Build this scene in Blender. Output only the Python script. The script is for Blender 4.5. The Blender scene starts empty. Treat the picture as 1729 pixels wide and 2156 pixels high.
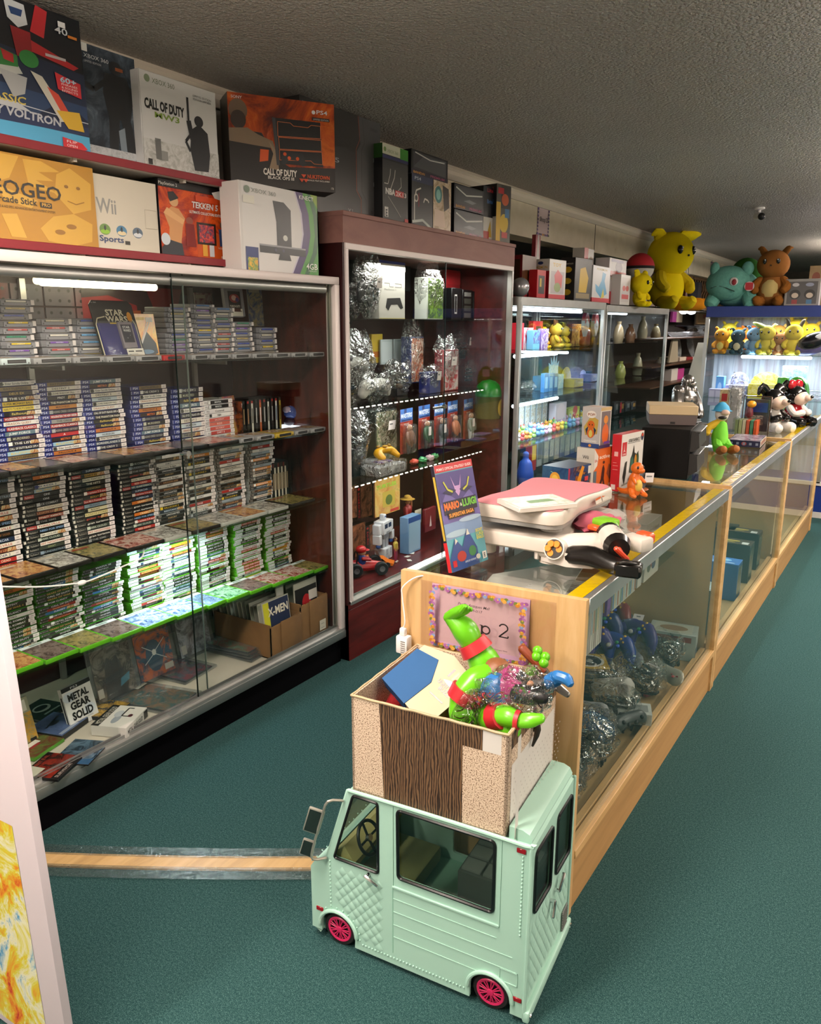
import bpy,bmesh,math,random
from mathutils import Vector as V,Matrix,Euler,noise
random.seed(7)
sc=bpy.context.scene
COL=sc.collection
# ------------------------------------------------------------------ camera, light, exposure
W,H,F=1729.0,2156.0,1645.0
CX,CY,EYE=864.5,1078.0,1.6
vY=V((1951-CX,687-CY,F)).normalized()
vD=V((834-CX,8000-CY,F))
vD=(vD-vY*vD.dot(vY)).normalized()
vZ=-vD
vX=vY.cross(vZ)
cam=bpy.data.objects.new('camera',bpy.data.cameras.new('camera'))
COL.objects.link(cam)
cam.data.sensor_fit='HORIZONTAL';cam.data.sensor_width=36.0
cam.data.lens=F/W*36.0
cam.data.clip_start=0.02;cam.data.clip_end=60
Rw=Matrix((vX,vY,vZ))
cam.matrix_world=Matrix.Translation((0,0,EYE))@(Rw@Matrix(((1,0,0),(0,-1,0),(0,0,-1)))).to_4x4()
sc.camera=cam
sc.view_settings.view_transform='Standard';sc.view_settings.look='None'
sc.view_settings.gamma=1.0;sc.view_settings.use_curve_mapping=False
sc.view_settings.exposure=0.6
sc.cycles.max_bounces=7;sc.cycles.diffuse_bounces=3;sc.cycles.glossy_bounces=3
sc.cycles.transmission_bounces=4;sc.cycles.transparent_max_bounces=24
sc.cycles.caustics_reflective=False;sc.cycles.caustics_refractive=False
sc.cycles.sample_clamp_indirect=4.0
wd=bpy.data.worlds.new('world');sc.world=wd;wd.use_nodes=True
wd.node_tree.nodes['Background'].inputs[0].default_value=(1,.96,.92,1)
wd.node_tree.nodes['Background'].inputs[1].default_value=0.25
def lamp(name,loc,sx,sy,power,col,rot=(0,0,0)):
 l=bpy.data.lights.new(name,'AREA');l.shape='RECTANGLE';l.size=sx;l.size_y=sy
 l.energy=power;l.color=col
 o=bpy.data.objects.new(name,l);COL.objects.link(o);o.location=loc;o.rotation_euler=rot
 return o
WARM=(1.0,.89,.79)
ZC=2.53
for lx,ly,pw in((-1.15,.65,50),(.5,2.9,16),(.35,5.6,52),(.1,8.3,70),(-1.7,-1.3,60),(-.6,10.8,60),(2.2,1.0,48),(2.4,4.6,60)):
 lamp('ceiling_lamp',(lx,ly,ZC-.16),.3,1.25,pw*.88,WARM);lamp('ceiling_fill_uplight',(lx,ly,ZC-.15),.3,1.25,pw*1.35,(1,.87,.75),(math.pi,0,0))  # the upward areas are added fill that brightens the ceiling
def ray(px,py):return Rw@V((px-CX,py-CY,F))
def PX(px,py,v):
 d=ray(px,py);return V((0,0,EYE))+d*(v/d.x)
def PY(px,py,v):
 d=ray(px,py);return V((0,0,EYE))+d*(v/d.y)
def PZ(px,py,v):
 d=ray(px,py);return V((0,0,EYE))+d*((v-EYE)/d.z)
 # ------------------------------------------------------------------ materials
MC={}
def lin(h):
 h=h.lstrip('#');h=''.join(c*2 for c in h)if len(h)==3 else h;r=[int(h[i:i+2],16)/255 for i in(0,2,4)]
 return tuple(c/12.92 if c<=.04045 else((c+.055)/1.055)**2.4 for c in r)+(1,)
def newmat(name):
 m=bpy.data.materials.new(name);m.use_nodes=True
 nt=m.node_tree;b=nt.nodes['Principled BSDF']
 return m,nt,b
def C(h,rough=.45,metal=0.0,spec=.5):
 """a plain colour"""
 k=(h,rough,metal,spec)
 if k not in MC:
  m,nt,b=newmat('c_'+h.strip('#'))
  b.inputs['Base Color'].default_value=lin(h)
  b.inputs['Roughness'].default_value=rough
  b.inputs['Metallic'].default_value=metal
  b.inputs['Specular IOR Level'].default_value=spec
  MC[k]=m
 return MC[k]
def N(nt,t,**kw):
 n=nt.nodes.new(t)
 for k,v in kw.items():
  if k in n.inputs.keys():n.inputs[k].default_value=v
  else:setattr(n,k,v)
 return n
def ramp(nt,stops,src):
 r=nt.nodes.new('ShaderNodeValToRGB');e=r.color_ramp.elements
 while len(e)<len(stops):e.new(.5)
 for i,(p,c)in enumerate(stops):
  e[i].position=p;e[i].color=lin(c)if isinstance(c,str)else c
 nt.links.new(src,r.inputs[0]);return r
def bump(nt,b,src,strength=.3,dist=.01):
 n=N(nt,'ShaderNodeBump',Strength=strength,Distance=dist)
 nt.links.new(src,n.inputs['Height']);nt.links.new(n.outputs[0],b.inputs['Normal'])
def coords(nt,scale=(1,1,1),kind='Object',rot=(0,0,0)):
 t=nt.nodes.new('ShaderNodeTexCoord');mp=nt.nodes.new('ShaderNodeMapping')
 mp.inputs['Scale'].default_value=scale;mp.inputs['Rotation'].default_value=rot
 nt.links.new(t.outputs[kind],mp.inputs[0]);return mp.outputs[0]
def noisemat(name,stops,scale,detail=4,rough=.5,bumps=0,stretch=(1,1,1),spec=.5,metal=0,kind='Object',dist=.004,nrough=.5,distort=0):
 if name in MC:return MC[name]
 m,nt,b=newmat(name)
 n=N(nt,'ShaderNodeTexNoise',Scale=scale,Detail=detail,Roughness=nrough,Distortion=distort)
 nt.links.new(coords(nt,stretch,kind),n.inputs['Vector'])
 r=ramp(nt,stops,n.outputs['Fac'])
 nt.links.new(r.outputs[0],b.inputs['Base Color'])
 b.inputs['Roughness'].default_value=rough;b.inputs['Specular IOR Level'].default_value=spec
 b.inputs['Metallic'].default_value=metal
 if bumps:bump(nt,b,n.outputs['Fac'],bumps,dist)
 MC[name]=m;return m
def woodmat(name,c1,c2,c3,stretch,scale=6,rough=.35,rings=True):
 if name in MC:return MC[name]
 m,nt,b=newmat(name)
 v=coords(nt,stretch)
 n=N(nt,'ShaderNodeTexNoise',Scale=scale,Detail=6,Roughness=.6,Distortion=.6)
 nt.links.new(v,n.inputs['Vector'])
 r=ramp(nt,[(.3,c1),(.5,c2),(.72,c3)],n.outputs['Fac'])
 nt.links.new(r.outputs[0],b.inputs['Base Color']);b.inputs['Roughness'].default_value=rough
 bump(nt,b,n.outputs['Fac'],.08,.002)
 MC[name]=m;return m
def emit(h,s):
 k=('e',h,s)
 if k not in MC:
  m=bpy.data.materials.new('light_'+h.strip('#'));m.use_nodes=True;nt=m.node_tree
  nt.nodes.clear();e=N(nt,'ShaderNodeEmission',Color=lin(h),Strength=s)
  o=nt.nodes.new('ShaderNodeOutputMaterial');nt.links.new(e.outputs[0],o.inputs[0]);MC[k]=m
 return MC[k]
def clear(name,tint,gloss=1.0,rough=.0,ior=1.45,bumpscale=0,bumpstr=.5,film=0.0,filmcol='#ffffff',dist=.02):
 """thin clear sheet: light passes straight through, the surface mirrors by its angle"""
 if name in MC:return MC[name]
 m=bpy.data.materials.new(name);m.use_nodes=True;nt=m.node_tree;nt.nodes.clear()
 o=nt.nodes.new('ShaderNodeOutputMaterial')
 tr=N(nt,'ShaderNodeBsdfTransparent',Color=lin(tint));gl=N(nt,'ShaderNodeBsdfGlossy',Roughness=rough)
 fr=N(nt,'ShaderNodeFresnel',IOR=ior)
 ge=nt.nodes.new('ShaderNodeNewGeometry');io=N(nt,'ShaderNodeMapRange');io.inputs['To Min'].default_value=ior;io.inputs['To Max'].default_value=1/ior
 nt.links.new(ge.outputs['Backfacing'],io.inputs['Value']);nt.links.new(io.outputs[0],fr.inputs['IOR'])
 mu=N(nt,'ShaderNodeMath',operation='MULTIPLY',use_clamp=True);mu.inputs[1].default_value=gloss
 mx=nt.nodes.new('ShaderNodeMixShader')
 nt.links.new(fr.outputs[0],mu.inputs[0]);nt.links.new(mu.outputs[0],mx.inputs[0])
 src=tr.outputs[0]
 if film:
  d=N(nt,'ShaderNodeBsdfDiffuse',Color=lin(filmcol));m2=nt.nodes.new('ShaderNodeMixShader');m2.inputs[0].default_value=film
  nt.links.new(src,m2.inputs[1]);nt.links.new(d.outputs[0],m2.inputs[2]);src=m2.outputs[0]
 nt.links.new(src,mx.inputs[1]);nt.links.new(gl.outputs[0],mx.inputs[2]);nt.links.new(mx.outputs[0],o.inputs[0])
 if bumpscale:
  n=N(nt,'ShaderNodeTexNoise',Scale=bumpscale,Detail=3,Distortion=1.2)
  nt.links.new(coords(nt),n.inputs['Vector'])
  bp=N(nt,'ShaderNodeBump',Strength=bumpstr,Distance=dist);nt.links.new(n.outputs['Fac'],bp.inputs['Height'])
  nt.links.new(bp.outputs[0],gl.inputs['Normal']);nt.links.new(bp.outputs[0],fr.inputs['Normal'])
 MC[name]=m;return m
def art(i,cols,scale=26):
 """printed cover picture: blotches of several inks"""
 k=f'printed_cover_{i}'
 if k in MC:return MC[k]
 m,nt,b=newmat(k)
 v=coords(nt)
 n=N(nt,'ShaderNodeTexNoise',Scale=scale,Detail=7,Roughness=.68,Distortion=1.6);nt.links.new(v,n.inputs['Vector'])
 st=[(.24+.52*j/max(1,len(cols)-1),c)for j,c in enumerate(cols)]
 r=ramp(nt,st,n.outputs['Fac']);nt.links.new(r.outputs[0],b.inputs['Base Color'])
 b.inputs['Roughness'].default_value=.22
 MC[k]=m;return m
GLASSD=clear('shelf_glass','#eaf4f0',1.0)
ACRYL=clear('clear_acrylic','#f6f8f8',1.2)
BAG=clear('crumpled_clear_plastic','#f8f8f6',1.9,.04,1.5,24,1.0,.008,'#d8dad8',.09)
SLEEVE=clear('clear_plastic_sleeve','#eceef0',1.6,.05,1.5,8,.25,.04)
TAPE=clear('clear_packing_tape','#eef0ee',2.0,.14,1.5,70,.6,.12,'#8f9a98',.006)
ALU=noisemat('brushed_aluminium',[(.3,'#b3b2af'),(.7,'#bfbebb')],9,2,.36,metal=.8)
ALUW=C('#d9cdca',.4,.15)
CHROME=C('#d8dadb',.12,1)
BLACKP=C('#0c0c0e',.35);WHITEP=C('#ece8e4',.4)
MAPLE=woodmat('maple_board','#b4905e','#cea672','#d9b686',(7,7,.7),3.2,.38)
MAPLEH=woodmat('maple_rail','#b28d5b','#cba36c','#d6b17e',(7,.7,7),3.2,.4)
MAHOG=woodmat('mahogany_laminate','#3a0d0b','#541614','#68201c',(3,.5,3),7,.3)
MAHOGL=woodmat('dusty_mahogany','#7d5650','#8a6159','#946b62',(2,.6,2),5,.55)
# ------------------------------------------------------------------ mesh builder
TXT={}
def glyphs(s,bold):
 k=(s,bold)
 if k not in TXT:
  cu=bpy.data.curves.new('t','FONT');cu.body=s;cu.resolution_u=2;cu.offset=bold
  cu.fill_mode='FRONT'
  o=bpy.data.objects.new('t',cu);COL.objects.link(o)
  dg=bpy.context.evaluated_depsgraph_get();me=o.evaluated_get(dg).to_mesh()
  vs=[(v.co.x,v.co.y)for v in me.vertices];fs=[tuple(p.vertices)for p in me.polygons]
  o.evaluated_get(dg).to_mesh_clear();bpy.data.objects.remove(o);bpy.data.curves.remove(cu)
  w=max([v[0]for v in vs],default=.5)
  TXT[k]=(vs,fs,w)
 return TXT[k]
class MB:
 def __init__(s):s.v=[];s.f=[];s.m=[];s.mats=[];s.T=Matrix.Identity(4);s.lay=0
 def mi(s,mat):
  if mat not in s.mats:s.mats.append(mat)
  return s.mats.index(mat)
 def add(s,vs,fs,mat):
  b=len(s.v);s.v+=[s.T@V(p)for p in vs];i=s.mi(mat)
  for f in fs:s.f.append([b+k for k in f]);s.m.append(i)
  return s
 def box(s,a,b,mat,bev=0,seg=2,tops=None):
  x0,y0,z0=a;x1,y1,z1=b
  if bev:
   bm=bmesh.new();bmesh.ops.create_cube(bm,size=1)
   for v in bm.verts:v.co=V(((x0+x1)/2+v.co.x*(x1-x0),(y0+y1)/2+v.co.y*(y1-y0),(z0+z1)/2+v.co.z*(z1-z0)))
   bmesh.ops.bevel(bm,geom=list(bm.edges),offset=bev,segments=seg,profile=.5,affect='EDGES')
   return s.bm(bm,mat)
  vs=[(x0,y0,z0),(x1,y0,z0),(x1,y1,z0),(x0,y1,z0),(x0,y0,z1),(x1,y0,z1),(x1,y1,z1),(x0,y1,z1)]
  return s.add(vs,[(3,2,1,0),(4,5,6,7),(0,1,5,4),(1,2,6,5),(2,3,7,6),(3,0,4,7)],mat)
 def bm(s,bm,mat):
  bm.verts.index_update();s.add([v.co.copy()for v in bm.verts],[[v.index for v in f.verts]for f in bm.faces],mat);bm.free();return s
 def poly(s,pts,mat):return s.add(pts,[tuple(range(len(pts)))],mat)
 def prism(s,pts,o,u,v,d,mat,side=None):
  """outline pts in (u, v) at o, thickened by the vector d"""
  o,u,v,d=V(o),V(u),V(v),V(d);n=len(pts)
  A=[o+u*a+v*b for a,b in pts];B=[p+d for p in A]
  if u.cross(v).dot(d)>0:A,B=B,A
  s.add(A+B,[tuple(range(n)),tuple(range(2*n-1,n-1,-1))],mat)
  return s.add(A+B,[(i,n+i,n+(i+1)%n,(i+1)%n)for i in range(n)],side or mat)
 def cyl(s,p0,p1,r0,mat,r1=None,n=16,cap=True):
  r1=r0 if r1 is None else r1;p0,p1=V(p0),V(p1);a=(p1-p0).normalized()
  t=V((0,0,1))if abs(a.z)<.9 else V((1,0,0));u=a.cross(t).normalized();w=a.cross(u)
  vs=[];
  for p,r in((p0,r0),(p1,r1)):
   vs+=[p+(u*math.cos(k*2*math.pi/n)+w*math.sin(k*2*math.pi/n))*r for k in range(n)]
  fs=[(k,n+k,n+(k+1)%n,(k+1)%n)for k in range(n)]
  if cap:fs+=[tuple(range(n)),tuple(range(2*n-1,n-1,-1))]
  return s.add(vs,fs,mat)
 def limb(s,pts,rad,mat,n=10,sub=4,flat=1.0,cap=True):
  """smooth tapering tube through pts"""
  pts=[V(p)for p in pts];rad=rad if isinstance(rad,(list,tuple))else[rad]*len(pts)
  P=[];R=[]
  for i in range(len(pts)-1):
   a,b,c,d=pts[max(i-1,0)],pts[i],pts[i+1],pts[min(i+2,len(pts)-1)]
   for k in range(sub):
    t=k/sub
    P.append(.5*((2*b)+(c-a)*t+(2*a-5*b+4*c-d)*t*t+(3*b-a-3*c+d)*t**3))
    q=t*t*(3-2*t);R.append(rad[i]*(1-q)+rad[i+1]*q)
  P.append(pts[-1]);R.append(rad[-1])
  if cap:
   a=(P[0]-P[1]).normalized();e=(P[-1]-P[-2]).normalized()
   P=[P[0]+a*R[0]*.8,P[0]+a*R[0]*.5]+P+[P[-1]+e*R[-1]*.5,P[-1]+e*R[-1]*.8]
   R=[R[0]*.35,R[0]*.82]+R+[R[-1]*.82,R[-1]*.35]
  vs=[];u=None
  for i,p in enumerate(P):
   t=(P[min(i+1,len(P)-1)]-P[max(i-1,0)]).normalized()
   if u is None:u=t.orthogonal().normalized()
   u=(u-t*u.dot(t)).normalized();w=t.cross(u)
   vs+=[p+(u*math.cos(k*2*math.pi/n)+w*math.sin(k*2*math.pi/n)*flat)*R[i]for k in range(n)]
  fs=[(i*n+k,i*n+(k+1)%n,(i+1)*n+(k+1)%n,(i+1)*n+k)for i in range(len(P)-1)for k in range(n)]
  fs+=[tuple(range(n-1,-1,-1)),tuple(range((len(P)-1)*n,len(P)*n))]
  return s.add(vs,fs,mat)
 def sph(s,c,r,mat,seg=16,ring=10,rot=None,lump=0,seed=0):
  r=(r,r,r)if isinstance(r,(int,float))else r
  M=Euler(rot).to_matrix()if rot else Matrix.Identity(3);vs=[V((0,0,1))];fs=[]
  for i in range(1,ring):
   th=math.pi*i/ring
   vs+=[V((math.sin(th)*math.cos(2*math.pi*k/seg),math.sin(th)*math.sin(2*math.pi*k/seg),math.cos(th)))for k in range(seg)]
  vs.append(V((0,0,-1)))
  for k in range(seg):
   fs.append((0,1+k,1+(k+1)%seg));b=1+(ring-2)*seg;fs.append((len(vs)-1,b+(k+1)%seg,b+k))
  for i in range(ring-2):
   for k in range(seg):a=1+i*seg;fs.append((a+k,a+seg+k,a+seg+(k+1)%seg,a+(k+1)%seg))
  out=[]
  for p in vs:
   q=1+(lump*noise.noise(p*2.3+V((seed*3.1,seed,0)))if lump else 0)
   out.append(V(c)+M@V((p.x*r[0]*q,p.y*r[1]*q,p.z*r[2]*q)))
  return s.add(out,fs,mat)
 def lathe(s,prof,mat,n=20,c=(0,0,0),axis='z'):
  vs=[];L=len(prof)
  for r,z in prof:
   for k in range(n):
    a=2*math.pi*k/n;p=(r*math.cos(a),r*math.sin(a),z)
    if axis=='x':p=(p[2],p[0],p[1])
    if axis=='y':p=(p[1],p[2],p[0])
    vs.append(V(c)+V(p))
  return s.add(vs,[(i*n+k,i*n+(k+1)%n,(i+1)*n+(k+1)%n,(i+1)*n+k)for i in range(L-1)for k in range(n)],mat)
  # ---- print on a flat face: origin o, edges u (width) and v (height) as vectors
 def face(s,o,u,v):s.fo,s.fu,s.fv=V(o),V(u),V(v);s.fn=s.fu.cross(s.fv).normalized();s.lay=0;return s
 def _p(s,a,b):return s.fo+s.fu*a+s.fv*b+s.fn*(.00025+.00014*s.lay)
 def d(s,items):
  for it in items:
   k=it[0]
   if k=='r':_,a,b,c,e,col=it;s.poly([s._p(a,b),s._p(c,b),s._p(c,e),s._p(a,e)],mt(col))
   elif k=='p':s.poly([s._p(*q)for q in it[1]],mt(it[2]))
   elif k=='e':
    _,a,b,ra,rb,col=it;s.poly([s._p(a+ra*math.cos(t*math.pi/9),b+rb*math.sin(t*math.pi/9))for t in range(18)],mt(col))
   elif k=='l':
    _,pts,w,col=it;hw=w/2;asp=s.fu.length/s.fv.length
    for(a,b),(c,e)in zip(pts,pts[1:]):
     dx,dy=(c-a)*asp,e-b;L=math.hypot(dx,dy)or 1;nx,ny=-dy/L*hw/asp,dx/L*hw
     s.poly([s._p(a-nx,b-ny),s._p(c-nx,e-ny),s._p(c+nx,e+ny),s._p(a+nx,b+ny)],mt(col))
   elif k=='t':
    _,tx,a,b,h,col=it[:6];wid=it[6]if len(it)>6 else None;bold=it[7]if len(it)>7 else 0;sh=it[8]if len(it)>8 else 0
    vs,fs,w=glyphs(tx,bold)
    ch=s.fv.length*h/.72;cw=ch if wid is None else s.fu.length*wid/w
    un,vn=s.fu.normalized(),s.fv.normalized();o=s._p(a,b)
    if fs:s.add([o+un*(x+sh*y)*cw+vn*y*ch for x,y in vs],fs,mt(col))
   s.lay+=1
  return s
 def build(s,name,parent=None,smooth=True):
  me=bpy.data.meshes.new(name);me.from_pydata([tuple(p)for p in s.v],[],s.f)
  for m in s.mats:me.materials.append(m)
  me.polygons.foreach_set('material_index',s.m)
  if smooth:
   me.polygons.foreach_set('use_smooth',[True]*len(s.f));me.set_sharp_from_angle(angle=.62)
  me.update()
  o=bpy.data.objects.new(name,me);COL.objects.link(o)
  if parent:o.parent=parent
  return o
def mt(c):return c if not isinstance(c,str)else C(c,.3)
def tag(o,label=None,cat=None,group=None,kind=None):
 if label:o['label']=label
 if cat:o['category']=cat
 if group:o['group']=group
 if kind:o['kind']=kind
 return o
def put(o,loc=(0,0,0),rz=0,rot=None,sc_=None):
 o.location=loc;o.rotation_euler=rot or(0,0,rz)
 if sc_:o.scale=(sc_,)*3
 return o
def empty(name,label,cat,loc=(0,0,0),rz=0,group=None,rot=None):
 o=bpy.data.objects.new(name,None);COL.objects.link(o);o.empty_display_size=.05
 put(o,loc,rz,rot);return tag(o,label,cat,group)
KIDS={}
def copytree(o,parent=None):
 c=o.copy();COL.objects.link(c);c.parent=parent
 for ch in o.children:copytree(ch,c)
 return c
def struct(name,mb):return tag(mb.build(name),kind='structure')
ORD='first second third fourth fifth sixth seventh eighth ninth tenth eleventh twelfth thirteenth fourteenth fifteenth sixteenth seventeenth eighteenth nineteenth twentieth twenty-first twenty-second'.split()
def part(mb,name,parent,**k):
 """build mb (given in world coordinates) as a part of parent"""
 M=Matrix.Identity(4);p=parent
 while p:M=p.matrix_basis@M;p=p.parent
 o=mb.build(name,parent);o.matrix_parent_inverse=M.inverted();return tag(o,**k)if k else o
 # ------------------------------------------------------------------ the shell of the shop
def carpet():
 m,nt,b=newmat('teal_carpet');v=coords(nt)
 n1=N(nt,'ShaderNodeTexNoise',Scale=420,Detail=2,Roughness=.7);nt.links.new(v,n1.inputs['Vector'])
 n2=N(nt,'ShaderNodeTexNoise',Scale=150,Detail=3,Roughness=.75);nt.links.new(v,n2.inputs['Vector'])
 mx=N(nt,'ShaderNodeMath',operation='MULTIPLY_ADD');nt.links.new(n2.outputs['Fac'],mx.inputs[0]);mx.inputs[1].default_value=.5;nt.links.new(n1.outputs['Fac'],mx.inputs[2])
 r=ramp(nt,[(.5,'#143032'),(.74,'#284849'),(.98,'#54746f')],mx.outputs[0])
 nt.links.new(r.outputs[0],b.inputs['Base Color']);b.inputs['Roughness'].default_value=.95;b.inputs['Specular IOR Level'].default_value=.1
 bump(nt,b,n1.outputs['Fac'],.6,.004);return m
def popcorn():
 m,nt,b=newmat('popcorn_ceiling');v=coords(nt)
 n1=N(nt,'ShaderNodeTexNoise',Scale=170,Detail=3,Roughness=.6);nt.links.new(v,n1.inputs['Vector'])
 n2=N(nt,'ShaderNodeTexVoronoi',Scale=75);nt.links.new(v,n2.inputs['Vector'])
 n3=N(nt,'ShaderNodeTexNoise',Scale=.7,Detail=3);nt.links.new(v,n3.inputs['Vector'])
 r=ramp(nt,[(.35,'#c2b9ae'),(.65,'#cec5ba')],n3.outputs['Fac']);dt=ramp(nt,[(.13,'#ffffff'),(.22,'#000000')],n2.outputs['Distance']);mxc=N(nt,'ShaderNodeMix',data_type='RGBA',blend_type='SCREEN');mxc.inputs[0].default_value=.75;nt.links.new(r.outputs[0],mxc.inputs[6]);nt.links.new(dt.outputs[0],mxc.inputs[7]);nt.links.new(mxc.outputs[2],b.inputs['Base Color'])
 s=N(nt,'ShaderNodeMath',operation='SUBTRACT');nt.links.new(n1.outputs['Fac'],s.inputs[0]);nt.links.new(n2.outputs['Distance'],s.inputs[1])
 b.inputs['Roughness'].default_value=.42
 bump(nt,b,s.outputs[0],1.0,.03);return m
struct('floor',MB().box((-6,-3,-.05),(3.5,16,0),carpet()))
struct('ceiling',MB().box((-6,-3,ZC),(3.5,16,ZC+.05),popcorn()))
WALLM=noisemat('painted_wall',[(.3,'#b3a998'),(.7,'#c2b8a6')],3,4,.7,.05)
SOFF=noisemat('cream_soffit_board',[(.28,'#b9ac92'),(.33,'#d8ccb4'),(.7,'#e2d7c1')],9,6,.6,.04)
struct('wall_left',MB().box((-3.0,-3,0),(-2.86,5.9,ZC),WALLM))
struct('wall_right',MB().box((3.4,-3,0),(3.5,16,ZC),C('#e6ded2',.7)))
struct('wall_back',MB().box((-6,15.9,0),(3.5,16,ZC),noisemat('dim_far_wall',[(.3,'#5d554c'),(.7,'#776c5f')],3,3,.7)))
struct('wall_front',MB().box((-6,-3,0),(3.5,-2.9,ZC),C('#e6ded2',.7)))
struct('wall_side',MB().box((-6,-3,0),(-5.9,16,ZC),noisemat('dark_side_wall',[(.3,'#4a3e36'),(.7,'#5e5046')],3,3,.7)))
s=MB();s.box((-2.72,4.2,2.225),(-2.55,13.5,ZC),SOFF)
for y in(6.95,9.7,11.5):s.box((-2.551,y,2.235),(-2.5475,y+.012,2.47),C('#6f6656',.8))
struct('trim_soffit',s)
k=MB();prof=[(0,0),(.03,0),(.042,-.018),(.03,-.03),(.03,-.05),(.012,-.075),(0,-.075)]
k.prism(prof,(-2.55,1.0,ZC),(1,0,0),(0,0,1),(0,12.5,0),C('#ddd3c2',.5));struct('trim_crown',k)
g=MB();g.box((-2.72,.4,2.0),(-2.57,4.2,ZC),C('#b9b3a8',.6))
for y in(1.0,1.62,2.28,2.36):g.box((-2.57,y,2.0),(-2.545,y+.05,ZC-.05),C('#d7d0c4',.45))
struct('trim_pilaster',g)
for j in range(2):
 l=MB();y0=8.9+j*2.1;LM=C('#6b5136',.5)
 for i in range(15):
  for sgn in(1,-1):
   pts=[(-2.66+sgn*.012,y0+i*.13+sgn*.05*math.sin(t*1.25),1.83+t*.04)for t in range(10)]
   l.limb(pts,.009,LM,6,2)
 l.box((-2.69,y0-.05,1.80),(-2.63,y0+1.97,1.83),LM);l.box((-2.69,y0-.05,2.19),(-2.63,y0+1.97,2.225),LM)
 tag(l.build('lattice_screen'),['woven brown lattice screen under the soffit behind the yellow plush','woven brown lattice screen further along under the soffit'][j],'screen')
t0,t1=V((-2.18,1.08,0)),V((-.98,1.84,0));ax=(t1-t0).normalized();nx=V((-ax.y,ax.x,0));L=(t1-t0).length
th=empty('threshold_strip','flat wooden threshold strip taped across the aisle carpet','floor strip',(t0+t1)/2)
def strip(off0,off1,z,h,mat,bow=.02):
 b=MB();n=16;vs=[];fs=[]
 for i in range(n+1):
  f=i/n;p=ax*(L*(f-.5))+nx*(-bow*4*f*(1-f))
  for o in(off0,off1):
   vs+=[p+nx*o+V((0,0,z)),p+nx*o+V((0,0,z+h))]
 for i in range(n):
  a=i*4;fs+=[(a+1,a+5,a+7,a+3),(a,a+4,a+5,a+1),(a+3,a+7,a+6,a+2)]
 return b.add(vs,fs,mat)
strip(-.03,.03,.001,.006,MAPLEH).build('wood_strip',th)
strip(-.075,-.022,.0072,.0006,TAPE).build('clear_tape',th)
strip(.02,.065,.0080,.0006,TAPE).build('clear_tape',th)
pb=empty('display_board','pinkish white board with a bright painted print, edge in front of the cabinet','board',(-1.765,.75,0),rot=(0,math.radians(-3.6),0))
MB().box((-.42,0,0),(.42,.02,1.28),C('#d9cbd2',.6),.003).build('panel',pb)
b=MB().face((-.40,-.0005,.02),(.745,0,0),(0,0,.55))
b.d([('r',0,0,1,1,art('print',['#2f4f8a','#5a9ac0','#e8e4c8','#d8cc3a','#e08a1c','#c8381c','#7a2030'],7))]).build('print',pb)
cp=PZ(1600,437,ZC)
sec=empty('security_camera','small white bullet security camera hanging from the ceiling','camera',cp)
MB().lathe([(.0,0),(.04,0),(.04,-.012),(.012,-.02),(.012,-.045),(0,-.045)],WHITEP).build('mount',sec)
MB().cyl((-.02,.03,-.06),(.03,-.06,-.075),.03,WHITEP).sph((.03,-.06,-.075),.029,BLACKP).build('camera_body',sec)
def sign(name,label,y0,z0,y1,z1,lines,x=-2.549):
 b=MB();b.box((0,0,0),(.001,y1-y0,z1-z0),C('#d9c3c4',.5));b.face((.001,0,0),(0,y1-y0,0),(0,0,z1-z0))
 cs=['#4c3565','#8a5a20','#c58a2a','#6a4b86','#3d4a2c','#7d4d95']
 its=[]
 for i in range(9):
  for(u,v)in((i/8.6+.02,.04),(i/8.6+.02,.95)):its.append(('e',u,v,.07,.035,cs[(i*5+int(v*7))%6]))
  for(u,v)in((.04,i/9+.06),(.95,i/9+.06)):its.append(('e',u,v,.055,.045,cs[(i*3+int(u*7))%6]))
 b.d(its+lines);o=b.build(name);put(o,(x,y0,z0));return tag(o,label,'sign')
q0,q1=PX(1130,494,-2.549),PX(1157,436,-2.549)
sign('paper_sign','small paper shop sign with flower border pinned on cream soffit',q0.y,q0.z,q1.y,q1.z,[('t','Shop 2',.16,.46,.15,'#222',.68,.01)])
q0,q1=PX(1494,586,-2.549),PX(1507,553,-2.549)
sign('paper_sign','far paper sign on the soffit beyond the lamp',q0.y,q0.z,q1.y,q1.z,[('t','Shop',.25,.44,.14,'#333',.5)])
# ------------------------------------------------------------------ the big glass cabinet of video games
XF,XB,Y0,Y1=-2.18,-2.82,.62,2.80
DECK=.178
cab=empty('display_cabinet','long glass display cabinet full of video games, under the red wall shelves','cabinet',((XF+XB)/2,(Y0+Y1)/2,0))
b=MB();b.box((XF-.055,Y0,1.768),(XF+.004,Y1+.012,1.80),ALUW,.003);part(b,'top_rail',cab)
part(MB().box((XB,Y0,1.772),(XF-.05,Y1,1.796),C('#cbbfb9',.5)),'top_board',cab)
b=MB();b.cyl((XF-.035,Y0,1.748),(XF-.035,Y1-.05,1.748),.018,ALU);part(b,'track',cab)
b=MB();b.box((XF-.05,Y1-.018,.165),(XF+.003,Y1+.014,1.768),ALUW,.002)
for o in(-.026,-.036):b.box((XF+o,Y1-.028,.165),(XF+o+.006,Y1-.018,1.768),C('#8d8c80',.35,.6))
part(b,'corner_post',cab)
b=MB();b.box((XF-.05,Y0,.158),(XF+.004,Y1+.012,.178),ALU,.002);b.box((XF-.006,Y0,.128),(XF+.008,Y1+.014,.165),C('#8f9391',.3,.7),.003)
b.box((XF-.03,Y0,.178),(XF-.026,Y1-.02,.196),ALU);b.box((XF-.016,Y0,.178),(XF-.012,Y1-.02,.192),ALU)
part(b,'bottom_rail',cab)
part(MB().box((XB,Y0,0),(XF-.02,Y1,.135),C('#07070a',.8,0,.05)),'plinth',cab)
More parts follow.
